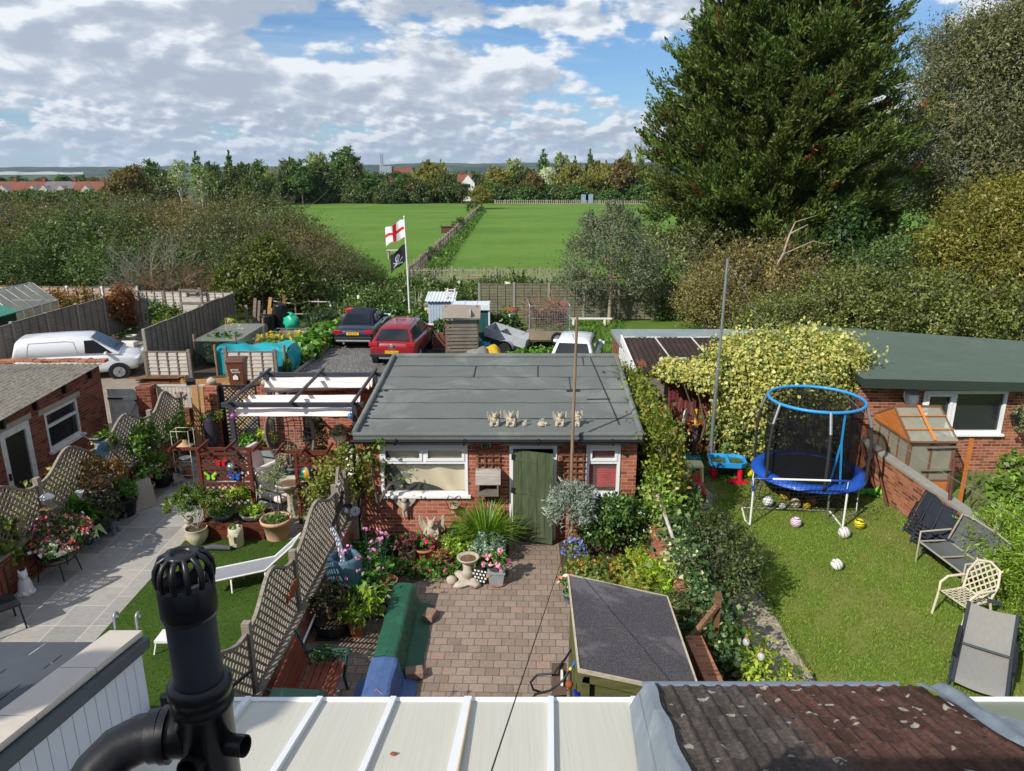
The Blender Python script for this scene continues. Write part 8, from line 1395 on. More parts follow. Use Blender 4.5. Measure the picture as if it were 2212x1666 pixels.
b=B();xa,xb,za,zb=BW;fw=.075;b.bx(xa,-.03,za,xa+fw,.06,zb).bx(xb-fw,-.03,za,xb,.06,zb).bx(xa+fw,-.03,zb-fw,xb-fw,.06,zb).bx(xa+fw,-.03,za,xb-fw,.06,za+fw).bx(2.25,-.03,za+fw,2.35,.06,zb-fw);f=b.obj('window',UPVC,t);B().bx(xa+fw,-.05,za+fw,xa+fw+.06,.02,zb-fw).bx(2.19,-.05,za+fw,2.25,.02,zb-fw).bx(xa+fw+.06,-.05,zb-fw-.06,2.19,.02,zb-fw).bx(xa+fw+.06,-.05,za+fw,2.19,.02,za+fw+.06).obj('opener',UPVC,f);B().quad((xa,.03,za),(xb,.03,za),(xb,.03,zb),(xa,.03,zb)).obj('pane',GLASS,f);B().bx(xa-.05,-.1,za-.05,xb+.05,.02,za-.001).obj('sill',UPVC,f)
GRN=mat('green_sheet_roof','4c5a50',.55,.1,3,dirt=('5f6b60',.3));q=[V(-.15,-.4,2.5),V(7.5,-.4,2.3),V(7.6,4.2,2.3),V(.55,6.0,2.52)]
b=B();b.grid(lambda u,v:q[0].lerp(q[1],u).lerp(q[3].lerp(q[2],u),v)+V(0,0,.022*math.sin(2*math.pi*v*5/.12 if 0 else 2*math.pi*v*34)),6,34*8);ro=b.obj('roof',GRN,t);B().beam(q[0]+V(0,-.01,-.1),q[1]+V(0,-.01,-.1),.03,.22).obj('fascia',mat('green_black_fascia','2f3a34',.5,.1,5),t);B().beam(q[0]+V(-.01,0,-.08),q[3]+V(-.01,0,-.08),.03,.16).obj('barge_board',mat('green_black_fascia','2f3a34'),t)
t=T('satellite_dish','dark grey satellite dish on the brown brick wall','satellite dish',(9.35,BXY-.25,2.02));B().lathe([(0,.0),(.12,.015),(.22,.05),(.265,.085),(.26,.09),(.2,.055),(0,.012)],n=26,sx=.9).obj('dish',mat('dish_grey','54585c',.5,.1,6),t).rotation_euler=(R(72),0,R(20));B().tube([(0,.25,-.15),(0,.06,-.12),(0,.03,0)],.018,6).obj('wall_arm',BLACK,t);B().tube([(0,-.02,-.2),(.06,-.32,-.16)],.012,6).sph((.06,-.34,-.14),.04,8,6).obj('feed_arm',GREYM,t)
t=T('hanging_basket','black hanging basket with purple flowers on the brown brick wall','hanging basket',(12.05,BXY-.3,1.55));B().lathe([(.04,-.25),(.18,-.12),(.22,0)],n=16).obj('basket',BLACK,t);P,d_,j=clump(420,[(0,0,.06,.26,.22,.12),(-.05,-.1,-.25,.12,.1,.2)],14,.2);leaves('foliage',P,.07,pal(420,FERN+[('8a6a4a',2),('9a80b0',1.5),('d8d4d8',1)]),t);B().tube([(0,0,.0),(0,.1,.5),(0,.3,.55)],.008,5).tube([(0,.3,.8),(0,.3,.4),(-.05,.05,.66)],.01,5).obj('bracket',BLACK,t)
t=T('garage','brick garage with black sheet roof and white verge board','garage',(3.3,18.25,0));wallb=BRICK_L;B().bx(0,0,0,5.0,.22,2.1).bx(0,.221,0,.22,2.6,2.3).bx(.221,2.38,0,5.0,2.6,2.4).obj('wall',BRICK_L,t);
BLK=FELT_B;b=corrug(-.1,5.1,-.18,2.2,2.5,2.52,.15,.02);ro=b.obj('roof',BLK,t);B().bx(-.16,-.18,1.98,-.105,2.5,2.2).obj('verge_filler',WPAINT,t);B().beam((-.13,-.2,2.16),(-.13,2.52,2.5),.05,.2).obj('verge_board',WHITE,t)
s=B()
for x in(.95,2.0,2.9,3.9):s.beam((x,.4,2.31),(x-.12,2.45,2.54),.03,.02)
for x in(.05,.8,1.7,2.2,3.4):s.box((x,2.46,2.545),(.4,.05,.02),.05)
s.obj('flashing_patch',WPAINT,ro);one(B().box((0,0,0),(.75,.05,.04),.22),'white_batten',WHITE,'loose white batten lying on the black roof','batten',(4.25,18.75,2.38))
t=T('garage','low brick garage with flat grey felt roof behind the black roof','garage',(3.25,21.2,0));B().bx(.05,0,0,5.2,2.1,2.1).obj('wall',BRICK_L,t);B().bx(-.02,-.06,2.1,5.4,2.3,2.2).obj('roof',FELT_G,t);B().bx(-.05,-.08,1.3,.049,.1,2.099).obj('white_board',WHITE,t);B().bx(.05,-.02,.4,.6,-.001,1.9).obj('door',mat('red_brown_door','6a3428',.8,.2,6),t)
b=B()
for i in range(7):b.bx(i*.11+.003,-.02,.05,(i+1)*.11-.003,.01,1.86)
t=T('shed_door','flaking burgundy boarded door half hidden by variegated ivy','door',(4.02,18.16,0));b.obj('boards',W_BURG,t);B().bx(-.3,-.03,1.861,.9,.02,1.95).bx(-.08,-.03,0,-.005,.02,1.86).obj('door_frame',W_GREY,t)
one(B().bx(-.35,-.05,0,.25,.05,.5).bx(.2501,-.05,0,.3,.05,.4),'window_opening',W_GREY,'grey timber frame beside the burgundy door','frame',(3.6,18.05,1.55))
VAR=[('b6b068',4),('c0ba78',3),('a4a458',3),('7f8e44',1.5)];VARG=[('4a6a2c',3),('3a5824',3),('68862f',2),('b0ac58',1)]
t=T('ivy_hedge','huge cream and green variegated ivy mound against the garages','ivy',(6.4,17.7,0));PP=[];CC=[];DD=[]
for lobes,n,cl,sz in(([(-.15,0,2.35,1.3,.9,.75),(1.1,.1,2.4,1.3,.95,.75),(-1.35,.05,2.2,.6,.7,.4),(.45,-.25,1.7,1.6,.8,.9),(-2.2,.3,2.2,.5,.4,.26)],70000,VAR,.1),([(-.35,-.2,1.5,1.0,.75,1.0),(.9,-.2,.9,1.3,.75,.9),(-.7,-.1,.7,.65,.7,.7),(.4,-.2,.6,1.4,.7,.6)],24000,VARG+VAR[:2],.1),([(1.6,.1,1.6,.6,.7,1.2),(-.1,-.15,1.15,.5,.78,.45)],8000,VARG,.1)):
 P,d_,j=clump(n,lobes,60,.16,.1,.2);c=pal(n,cl,.16);kk=(1+rng.normal(0,.1,j.max()+1)).clip(.7,1.3);dk=rng.random(j.max()+1)<.15;c=np.clip(c*kk[j][:,None],0,1);gp=pal(n,VARG[:3],.16);c=np.where(dk[j][:,None],gp,c);ok=P[:,2]>.03;PP.append(P[ok]);CC.append(c[ok]);DD.append(d_[ok])
leaves('foliage',np.vstack(PP),.078,np.vstack(CC),t,None,.85,.3,nrm=np.vstack(DD));b=B()
for k in range(9):x=random.uniform(-1.8,1.6);b.tube([(x,-.1,0),(x+random.gauss(0,.15),-.2,1.0),(x+random.gauss(0,.3),0,2.2)],[.04,.03,.01],6)
b.obj('stem',BARK,t)
one(B().tube([(0,0,2.2),(.02,0,5.2)],[.035,.03],8).tube([(-.03,-.05,0),(-.02,-.04,2.6)],[.05,.045],6),'washing_line_pole',PIPEG if 0 else GREYM,'tall grey metal pole rising in front of the ivy mound','pole',(4.92,16.9,0));one(B().tube([(4.94,16.9,5.15),(5.2,15.3,4.2),(6.2,11,2.9),(7.3,6,2.4)],.0035,4),'washing_line',GREYM,'thin washing line sagging over the lawn from the metal pole','line');one(B().tube([(4.94,16.92,5.15),(5.35,17.4,2.9)],.003,4),'guy_wire',GREYM,'thin guy wire from the metal pole into the ivy','wire')
t=T('trampoline','round blue edged trampoline with black safety net','trampoline',(6.66,15.3,.022));t.scale=(.94,.94,1);TH=.66;BLU=plastic('tramp_blue','1450b0',.5);SKY=plastic('tramp_sky_blue','2a8fd0',.5);NETK=m_net('tramp_net',hexc('17181c'),.62);FOAM=mat('foam_sleeve','2c2d30',.9,.1,9)
B().lathe([(1.0,TH+.01),(1.02,TH+.04),(1.14,TH+.05),(1.28,TH+.02),(1.3,TH-.05)],n=56,cap=False).obj('edge_pad',BLU,t);B().lathe([(0,TH-.035),(.6,TH-.025),(1.0,TH+.005)],n=48).obj('jump_mat',mat('jump_mat','1a1b1e',.8,.1,20),t);B().bx(-.05,.42,TH-.012,.18,.47,TH-.006).obj('label_patch',WHITE,t);B().tube([(1.24*math.cos(a*math.pi/24),1.24*math.sin(a*math.pi/24),TH-.03)for a in range(48)],.022,7,closed=True).obj('frame_ring',GREYM,t)
B().lathe([(1.0,TH+.02),(1.03,1.3),(1.05,2.3)],n=56,cap=False).obj('safety_net',NETK,t);B().tube([(1.06*math.cos(a*math.pi/24),1.06*math.sin(a*math.pi/24),2.32)for a in range(48)],.035,8,closed=True).obj('top_ring',SKY,t)
for k in range(6):
 a=k*math.pi/3+.42;c_,s_=math.cos(a),math.sin(a);P=[(1.27*c_,1.27*s_,.3),(1.28*c_,1.28*s_,TH),(1.29*c_,1.29*s_,1.4),(1.24*c_,1.24*s_,1.9),(1.09*c_,1.09*s_,2.33)];po=B().tube(P[1:],.036,8).obj('net_pole',FOAM,t);B().tube(P[3:],.0365,8).obj('pole_tip',GREYM,po)
for k in range(3):
 a=k*2.094+.9;A_,E_=a-.36,a+.36;B().tube([(1.22*math.cos(A_),1.22*math.sin(A_),TH-.04),(1.24*math.cos(A_),1.24*math.sin(A_),.05),(1.24*math.cos(A_+.1),1.24*math.sin(A_+.1),.02),(1.24*math.cos(E_-.1),1.24*math.sin(E_-.1),.02),(1.24*math.cos(E_),1.24*math.sin(E_),.05),(1.22*math.cos(E_),1.22*math.sin(E_),TH-.04)],.022,7).obj('leg',GREYM,t)
b=B();f=lambda a,r,z:V(r*math.cos(a),r*math.sin(a),z)
for a0,a1,z0,z1 in((-1.35,-1.35,1.62,2.3),(-1.36,-1.5,1.62,TH+.06),(-1.34,-1.24,1.62,TH+.06)):b.beam(f(a0,1.05,z1 if z0>z1 else z0),f(a1,1.05,z0 if z0>z1 else z1),.05,.012,(math.cos(a0),math.sin(a0),0))if z1>z0 else b.beam(f(a0,1.05,z0),f(a1,1.04,z1),.045,.012,(math.cos(a0),math.sin(a0),0))
b.obj('door_strap',SKY,t);q=B()
for k in range(40):a=k*math.pi/20;q.tube([f(a,1.0,TH-.0),f(a,1.22,TH-.03)],.008,4)
q.obj('springs',GREYM,t)['kind']='stuff'
t=T('football_goal','small white football goal with blue corners and black net','goal',(4.96,13.85,.022),R(-4));GWd=1.88;Hh=1.06;GB=plastic('goal_blue','1d3f96',.4);NETG=mat('net_cord','202226',.9,.1,9)
B().tube([(0,0,0),(0,0,Hh)],.022,8).obj('upright',WHITE,t);B().tube([(GWd,0,0),(GWd,0,Hh)],.022,8).obj('upright',WHITE,t);B().tube([(.36,0,Hh),(GWd-.36,0,Hh)],.023,8).obj('crossbar',WHITE,t)
for x0,x1,xx in((0,.36,0),(GWd,GWd-.36,GWd)):B().tube([(xx,0,Hh-.28),(xx,0,Hh),(x1,0,Hh)],.025,8).obj('corner',GB,t);B().tube([(xx,0,.0),(xx+(.0 if xx else-.05),.2,.015),(xx+(.0 if xx else .02),.8,.02)],.02,7).obj('ground_bar',WHITE,t)
B().tube([(.02,.8,.02),(GWd*.5,.82,.02),(GWd,.78,.02)],.02,7).obj('back_bar',WHITE,t);n_=B()
def gp(u,v):return V(u*GWd,.8*v**1.1,Hh*(1-v)**1.15+.02-.1*math.sin(math.pi*v)*math.sin(math.pi*u))
for i in range(20):n_.tube([gp(i/19,k/10)for k in range(11)],.0055,3,False)
for k in range(12):n_.tube([gp(i/16,k/11)for i in range(17)],.0055,3,False)
for sx in(0,1):
 for k in range(1,9):n_.tube([gp(sx,k/9),V(sx*GWd,0,max(.03,gp(sx,k/9).z))],.0055,3,False)
n_.obj('net',NETG,t)
def ballmat(name,a,c,sc=9.0,th=.1,mode='F1'):
 q=NT(name);v=q.n('ShaderNodeTexVoronoi',feature='DISTANCE_TO_EDGE' if mode!='F1' else 'F1');q.put(q.pos(),v.inputs['Vector']);v.inputs['Scale'].default_value=sc;f=q.step(v.outputs['Distance'],th,th+.03);return q.bsdf(q.mix(f,hexc(c),hexc(a)),.4,spec=.5)
def wavemat(name,a,c,sc=8,w=.75):
 q=NT(name);v=q.n('ShaderNodeTexWave');v.inputs['Scale'].default_value=sc;v.inputs['Distortion'].default_value=5;q.put(q.pos(),v.inputs['Vector']);return q.bsdf(q.mix(q.step(v.outputs['Fac'],w,w+.06),hexc(a),hexc(c)),.4,spec=.5)
for x,y,r,m,lb in((1658,1094,.115,ballmat('ball_w','d8d8d6','b0b4c8',9,.06,'E'),'plain white football beside the goal upright under the trampoline'),(1695,1080,.11,wavemat('ball_gy','b89a30','5a4a20',6),'yellow and brown football at the back under the trampoline'),(1730,1078,.11,wavemat('ball_br','6a4428','2a1c14',7,.6),'dark bronze football behind the net'),(1717,1098,.115,ballmat('ball_db','b8a890','33241c',8,.12),'brown and cream football in the middle of the net'),(1750,1093,.115,wavemat('ball_or','b07a28','4a3418',5),'golden brown football in the net'),(1742,1101,.085,wavemat('ball_ye','d8b828','7a6a20',7),'small yellow ball in front of the golden brown one'),(1690,1101,.075,ballmat('ball_wb','d0d0d4','3a4a6a',12,.1),'small white and navy ball inside the goal'),(1718,1139,.115,wavemat('ball_pk','dcd4dc','a83a86',9,.55),'white and magenta football in front of the goal'),(1822,1162,.12,wavemat('ball_cr','d8cfc4','7a7690',5,.86),'cream football at the foot of the goal upright'),(1855,1142,.11,wavemat('ball_yk','d8c81e','3a3a14',6,.66),'bright yellow and black football on the lawn'),(1806,1231,.11,wavemat('ball_wv','dedad0','2a2c30',5,.88),'white football with wavy black lines alone on the lawn'),(1618,1030,.12,wavemat('ball_ly','d8d82a','8a8a20',5,.8),'lime yellow football beside the water table')):
 p=G(x,y,.022);o=one(B().sph((0,0,0),r,20,14),'football',m,lb,'ball',(p.x,p.y,.022+r));o.rotation_euler=(x,y,0)
p=G(1605,1046,.03);one(B().sph((0,0,.04),.04),'small_ball',plastic('yb','d8d090'),'tiny pale ball by the red toy','ball',(p.x,p.y,.03))
t=T('water_table','blue toy sand and water table on red legs','toy table',(G(1573,1040).x,G(1573,1040).y+.25,.026),R(-8));TBL=plastic('toy_blue','2f9ae0',.35);TRD=plastic('toy_red','c41830',.35)
b=B();r4=lambda w,d,z:[V(-w,-d*.7,z),V(-w*.7,-d,z),V(w*.7,-d,z),V(w,-d*.7,z),V(w,d*.7,z),V(w*.7,d,z),V(-w*.7,d,z),V(-w,d*.7,z)];b.loft([r4(.34,.24,.3),r4(.42,.31,.34),r4(.44,.33,.46),r4(.4,.29,.46),r4(.38,.27,.36)],False);b.bx(-.035,-.29,.37,.035,.29,.47);b.obj('tray',TBL,t);B().bx(-.37,-.26,.362,-.04,.26,.40).bx(.04,-.26,.362,.37,.26,.40).obj('water',mat('murky_water','4a5a34',.1,.2,6,bump=0),t)
for x in(-.3,.3):
 for y in(-.2,.2):B().lathe([(.07,0),(.06,.3)],(x,y,0),10).obj('leg',TRD,t)
p=G(1590,1047);t=T('toy_vehicle','low red toy beside the leg of the water table','toy',(p.x+.02,p.y,.026));B().loft([[V(-.2,-.09,.02),V(.2,-.09,.02),V(.2,.09,.02),V(-.2,.09,.02)],[V(-.16,-.07,.1),V(.1,-.07,.12),V(.1,.07,.12),V(-.16,.07,.1)]],False).obj('body',TRD,t);B().bx(.1,-.06,.03,.24,.06,.06).obj('shovel',TRD,t)
p=G(1499,1078,.03);t=T('toy_car','red and cream ride-on toy car with two eyes on the path','toy car',(p.x,p.y+.12,.026),R(-6));TCR=plastic('toycar_cream','d8cfa0',.4)
B().loft([[V(x,y,z)for x,y,z in r]for r in[[(-.2,-.3,.12),(.2,-.3,.12),(.22,.0,.12),(.2,.3,.12),(-.2,.3,.12),(-.22,0,.12)],[(-.23,-.34,.22),(.23,-.34,.22),(.24,0,.24),(.23,.34,.24),(-.23,.34,.24),(-.24,0,.24)],[(-.2,-.27,.38),(.2,-.27,.38),(.22,0,.4),(.2,.3,.42),(-.2,.3,.42),(-.22,0,.4)],[(-.13,-.16,.43),(.13,-.16,.43),(.16,0,.44),(.16,.24,.46),(-.16,.24,.46),(-.16,0,.44)]]],False).obj('body',TRD,t,bevel=.03)
for x in(-.17,.17):B().tube([(x,-.12,.42),(x*.92,-.04,.74)],.026,7).obj('pillar',TCR,t);B().tube([(x,.26,.44),(x*.92,.2,.74)],.026,7).obj('pillar',TCR,t)
B().loft([[V(x*k,y*k+.07,z)for x,y in((-.19,-.16),(.19,-.16),(.2,0),(.19,.18),(-.19,.18),(-.2,0))]for k,z in((.95,.73),(1,.76),(.85,.8))],False).obj('roof',WHITE if 0 else TCR,t,bevel=.02)
for x in(-.21,.21):
 for y in(-.22,.24):B().tube([(x-.035,y,.1),(x+.035,y,.1)],.1,14).obj('wheel',BLACK,t)
for x in(-.08,.08):e=B().sph((x,-.3,.34),(.055,.03,.055),12,8).obj('headlight',WHITE,t);B().sph((x+.01,-.33,.335),(.022,.012,.03),8,6).obj('pupil',BLACK,e)
B().tube([(-.1,-.352,.22),(0,-.362,.19),(.1,-.352,.22)],.012,6).obj('mouth',BLACK,t)
p=G(1494,990);t=T('basketball_hoop','toy basketball hoop on a striped pole by the burgundy door','basketball hoop',(p.x,p.y-.05,.03));B().loft([[V(-.22,-.16,0),V(.22,-.16,0),V(.22,.16,0),V(-.22,.16,0)],[V(-.17,-.12,.09),V(.17,-.12,.09),V(.17,.12,.09),V(-.17,.12,.09)]],False).obj('base',plastic('teal_base','1e8fa8',.4),t);B().tube([(.02,.0,.08),(.02,0,1.2)],.022,8).obj('pole',plastic('pole_blue','2c4a9a',.4),t);B().tube([(.02,0,.9),(.02,0,1.32)],.034,8).obj('pole_sleeve',plastic('pole_yellow','d8b828',.4),t)
b=B();b.prismM([(.28*math.cos(a*.524),.2*math.sin(a*.524))for a in range(12)],-.015,.015,Matrix.Rotation(R(65),3,'Z'),(-.26,-.02,1.12));b.obj('backboard',WHITE,t);B().tube([(-.05+.16*math.cos(a*.449),-.1+.16*math.sin(a*.449),.98)for a in range(14)],.02,7,closed=True).obj('rim',plastic('hoop_orange','c8842c',.4),t);one(B().sph((0,0,0),.12,18,12),'basketball',wavemat('ball_bk','d0a020','4a3810',3,.9),'yellow basketball resting on the toy hoop base','ball',(p.x+.13,p.y+.02,.23))
t=T('greenhouse','small timber greenhouse with orange tape cross on its roof','greenhouse',(8.78,15.15,0));gx,gy,ge,gr=.98,1.75,1.42,1.95;b=B()
for x in(0,gx):
 for y in(0,gy):b.bx(x-.03,y-.03,0,x+.03,y+.03,ge)
 for y in(.44,.88,1.32):b.bx(x-.02,y-.02,.5,x+.02,y+.02,ge)
 b.bx(x-.031,.03,ge-.06,x+.031,gy-.03,ge).bx(x-.03,.031,.45,x+.03,gy-.031,.5)
for y in(0,gy):b.bx(.03,y-.031,ge-.07,gx-.03,y+.031,ge-.01);b.bx(.03,y-.03,.45,gx-.03,y+.03,.5);b.bx(gx/2-.02,y-.02,.5,gx/2+.02,y+.02,ge-.07)
for x in(-.03,gx/2,gx+.03):b.beam((x,-.08,ge-.01),(x,gy*.45,gr),.035,.04);b.beam((x,gy*.45,gr),(x,gy+.05,ge-.01),.035,.04)
b.beam((-.05,gy*.45,gr+.01),(gx+.05,gy*.45,gr+.01),.05,.05).beam((-.04,-.08,ge),(gx+.04,-.08,ge),.05,.04);b.obj('frame',W_BROWN,t);g=B();g.quad((0,0,.5),(gx,0,.5),(gx,0,ge),(0,0,ge)).quad((0,gy,.5),(0,0,.5),(0,0,ge),(0,gy,ge)).quad((gx,0,.5),(gx,gy,.5),(gx,gy,ge),(gx,0,ge)).quad((-.03,-.08,ge+.015),(gx+.03,-.08,ge+.015),(gx+.03,gy*.45,gr+.005),(-.03,gy*.45,gr+.005)).quad((gx+.03,gy+.05,ge+.015),(-.03,gy+.05,ge+.015),(-.03,gy*.45,gr+.006),(gx+.03,gy*.45,gr+.006));g.obj('glazing',GHOUSE,t)
B().add([(-.035,-.05,ge),(-.035,gy*.45,gr-.01),(-.035,gy+.03,ge)],[(0,2,1)]).bx(-.04,.03,0,-.031,gy-.03,.45).bx(.03,-.04,0,gx-.03,-.032,.45).obj('boarding',W_ORANGE,t);b=B();b.beam((gx*.5,-.09,ge+.045),(gx*.52,gy*.45,gr+.045),.06,.012);
for k in(.3,.68):b.beam((-.05,lerp(-.08,gy*.45,k),lerp(ge,gr,k)+.05),(gx+.05,lerp(-.08,gy*.45,k),lerp(ge,gr,k)+.05),.045,.012)
b.obj('tape_cross',plastic('orange_tape','d07a2c',.5),t);B().beam((.35,-.06,1.28),(1.1,-.07,1.3),.04,.03).beam((.3,-.06,.74),(1.05,-.07,.76),.04,.03).obj('cross_batten',W_GREY,t)
one(B().beam((0,0,0),(.02,.02,1.55),.07,.05),'timber_post',W_ORANGE,'orange stained upright post by the greenhouse corner','post',(9.95,14.9,0));one(B().tube([(0,0,0),(.06,.25,1.75)],.035,7),'rusty_pole',mat('rusty_pole','5a382c',.85,.25,9),'dark rusty pole leaning on the garden wall in front of the greenhouse','pole',(8.5,12.95,.02));one(B().tube([(0,0,0),(-.28,.9,1.5)],.03,7),'rusty_pole',mat('rusty_pole','5a382c'),'rusty pole leaning on the wall behind the trampoline, upper one','pole',(8.3,15.3,.02));one(B().tube([(0,0,0),(-.05,1.2,1.4)],.03,7),'rusty_pole',mat('rusty_pole','5a382c'),'rusty pole leaning lower on the wall behind the trampoline','pole',(8.25,14.7,.02))
def fold_chair(label,loc,rz):
 t=T('folding_chair',label,'chair',loc,rz);M_=Matrix.Rotation(R(-24),3,'X');NV=mat('navy_sling','1f2530',.8,.15,30)
 for k,y in((0,0),(1,.1)):
  b=B();b.tube([M_@V(-.27,y,0)+V(0,0,.02),M_@V(-.27,y,.98-.2*k),M_@V(.27,y,.98-.2*k),M_@V(.27,y,0)+V(0,0,.02)],.016,6);b.tube([M_@V(-.27,y,.1)+V(0,-.04,.02),M_@V(.27,y,.1)+V(0,-.04,.02)],.014,6);b.obj('frame',ANTH,t)
 q=B();q.box(M_@V(0,.02,.72)+V(0,0,0),(.5,.012,.5),M=M_);q.obj('back_sling',NV,t);q=B()
 for i in range(6):q.box(M_@V(0,-.05-.03*(i%2),.1+.075*i),(.48,.02,.045),M=M_)
 q.obj('folded_seat',NV,t);B().box(M_@V(-.3,.0,.5),(.04,.04,.4),M=M_).obj('armrest',BLACK,t);B().box(M_@V(.3,.0,.5),(.04,.04,.4),M=M_).obj('armrest',BLACK,t);return t
for i,(x,y)in enumerate(((8.05,13.3),(7.98,12.85),(8.0,12.42))):fold_chair(['black folding garden chair leaning on the wall, farthest of three','black folding garden chair leaning on the wall between two others','black folding garden chair leaning on the wall next to the sling bench'][i],(x,y,.022),R(-78+6*i))
t=T('sling_bench','two seat garden bench with dark grey sling seat and taupe frame','bench',(7.98,11.78,.022),R(-84));
for x in(-.29,.29):B().grid(lambda u,v:(x-.28+.56*u,-.28+.54*v,.43-.03*math.sin(math.pi*v)),6,8).obj('seat_sling',GREYS,t);
B().grid(lambda u,v:(-.56+1.12*u,.27+.2*v+.02*math.sin(3*v),.44+.5*v+.04*math.sin(math.pi*u)*v),12,10).obj('back_sling',GREYS,t);b=B()
for x in(-.6,.6):b.tube([(x,-.3,0),(x,-.3,.64),(x,.3,.66)],.02,6).tube([(x,.38,0),(x,.27,.44),(x,.48,.96)],.02,6).tube([(x,-.3,.44),(x,.28,.43)],.018,6)
b.tube([(-.6,.48,.96),(-.3,.48,1.0),(.3,.48,1.0),(.6,.48,.96)],.02,6).tube([(-.6,-.3,.44),(.6,-.3,.44)],.018,6).tube([(-.6,.27,.43),(.6,.27,.43)],.018,6).tube([(0,-.3,.44),(0,.28,.43)],.016,6);b.obj('frame',TAUPE,t)
t=T('lattice_chair','cream metal garden chair with woven lattice back and seat','chair',(7.38,10.5,.022),R(-72));b=B()
for s in(-1,1):b.tube([(s*.27,-.32,0),(s*.27,-.25,.42),(s*.28,-.24,.58),(s*.28,-.1,.66),(s*.27,.25,.64)],.022,7).tube([(s*.25,.36,0),(s*.24,.26,.43)],.022,7)
b.tube([(-.24,.24,.42),(-.27,.32,.7),(-.2,.4,.92),(0,.43,.98),(.2,.4,.92),(.27,.32,.7),(.24,.24,.42)],.022,7).tube([(-.24,-.26,.43),(.24,-.26,.43),(.24,.25,.42),(-.24,.25,.42)],.018,6,closed=True);b.obj('frame',CREAMM,t);q=B()
for k in range(-4,9):
 for sg in(1,-1):
  pts=[(u,(u*sg*1.0+k*.12+(0 if sg>0 else .5)))for u in np.linspace(0,.5,26)];pts=[(u,w)for u,w in pts if 0<=w<=.5]
  if len(pts)>2:a,e=pts[0],pts[-1];q.beam((a[0]-.25,.25-a[1],.42),(e[0]-.25,.25-e[1],.42),.025,.006);q.beam(((a[0]-.25)*.95,.25+.33*a[1],.44+a[1]),((e[0]-.25)*.95,.25+.33*e[1],.44+e[1]),.025,.006,(0,1,0))
q.obj('lattice',CREAMM,t)
t=T('sun_lounger','grey sling sun lounger with raised head end on the lawn corner','sun lounger',(6.98,9.28,.022),R(-36));b=B();PR=[(-.98,.24),(-.85,.27),(-.1,.31),(-.02,.32),(.75,.6)]
def lp(v):
 k=v*(len(PR)-1);i=min(len(PR)-2,int(k));return lerp(PR[i][0],PR[i+1][0],k-i),lerp(PR[i][1],PR[i+1][1],k-i)
b.grid(lambda u,v:(-.3+.6*u,lp(v)[0],lp(v)[1]-.035*math.sin(math.pi*u)),8,24);b.obj('sling',LOUNF,t)
for s in(-1,1):B().tube([(s*.32,y,z)for y,z in PR],.028,7).obj('side_rail',ANTH,t);B().tube([(s*.36,-.85,.02),(s*.37,-.3,.3),(s*.36,.5,.02)],.018,6).obj('leg',ANTH,t);B().tube([(s*.36,-.6,.42),(s*.36,-.1,.5),(s*.36,.2,.44)],.03,7).obj('armrest',BLACK,t)
B().tube([(-.32,-.06,.33),(.32,-.06,.33)],.02,6).obj('hinge_bar',ANTH,t);B().box((0,.7,.74),(.2,.02,.06)).obj('head_label',ANTH,t)
def plush():
 p=G(1880,1072);t=T('soft_toy','limp green soft toy lying by the trampoline leg','soft toy',(p.x,p.y,.03));GR=mat('plush_green','4f9a38',.95,.15,20);GR2=mat('plush_lime','7fc040',.95,.12,20);B().sph((0,0,.08),(.16,.12,.08),12,8).sph((-.14,.04,.07),(.12,.09,.07),10,7).tube([(-.1,0,.06),(-.26,-.04,.05),(-.38,.02,.05)],[.05,.045,.04],7).tube([(-.1,.06,.06),(-.3,.14,.05)],[.05,.04],7).tube([(.0,-.08,.06),(.08,-.2,.04)],[.04,.035],7).obj('body',GR,t);B().sph((.2,-.02,.11),(.12,.11,.1),12,8).obj('head',GR2,t);B().sph((.3,-.1,.05),.05,8,6).obj('paw',GR2,t)
plush()
HED=[('6d8a28',3),('7f9c30',3),('93a838',2),('526e22',2)]
bush('conifer_hedge','bright green clipped conifer hedge behind the sling bench','hedge',(9.08,10.9,0),[(-.1,.9,.65,.75,.8,.6),(0,-.1,.7,.95,.8,.65),(1.2,.4,.7,1.0,1.2,.7),(-.35,.0,.4,.65,1.2,.45),(.2,-1.1,.55,.9,.7,.55),(1.6,-.9,.6,1,1,.6)],34000,.075,HED,None,30,.13,.24,dirw=.55,stems=4);bush('weeds','dark green weeds at the foot of the hedge beside the lounger','plant',(8.1,9.3,.02),[(0,0,.12,.5,.9,.2),(.3,-.6,.15,.5,.6,.25)],1500,.08,GREEN,None,14,.2,.6,stems=0)
b_=bush('bean_plants','climbing beans on canes beyond the garden wall','plant',(9.9,13.5,0),[(0,0,.8,.4,.4,.6),(.5,.2,.6,.4,.4,.5),(.1,.1,1.3,.25,.25,.35)],1300,.13,[('62802e',3),('768c3a',2),('8a9450',1),('4c6826',2)],None,14,.2,.75,stems=6,barkm=W_PALE);bush('rockery_plant','grey green rockery plants beside the beans','plant',(11.0,14.5,0),[(0,0,.3,.7,.5,.3),(.9,.2,.25,.6,.5,.3)],900,.1,[('7a8a5a',3),('93a06a',2),('5a7040',2)],None,14,.2,.5,stems=2);t=T('garden_trellis','small grey green trellis standing beyond the wall','trellis',(9.55,14.2,0));b=B()
for i in range(4):b.bx(i*.16-.015,-.01,0,i*.16+.015,.01,1.15).bx(-.03,-.022,.2+.26*i,.51,-.0101,.23+.26*i)
b.obj('lattice',W_GREEN,t)
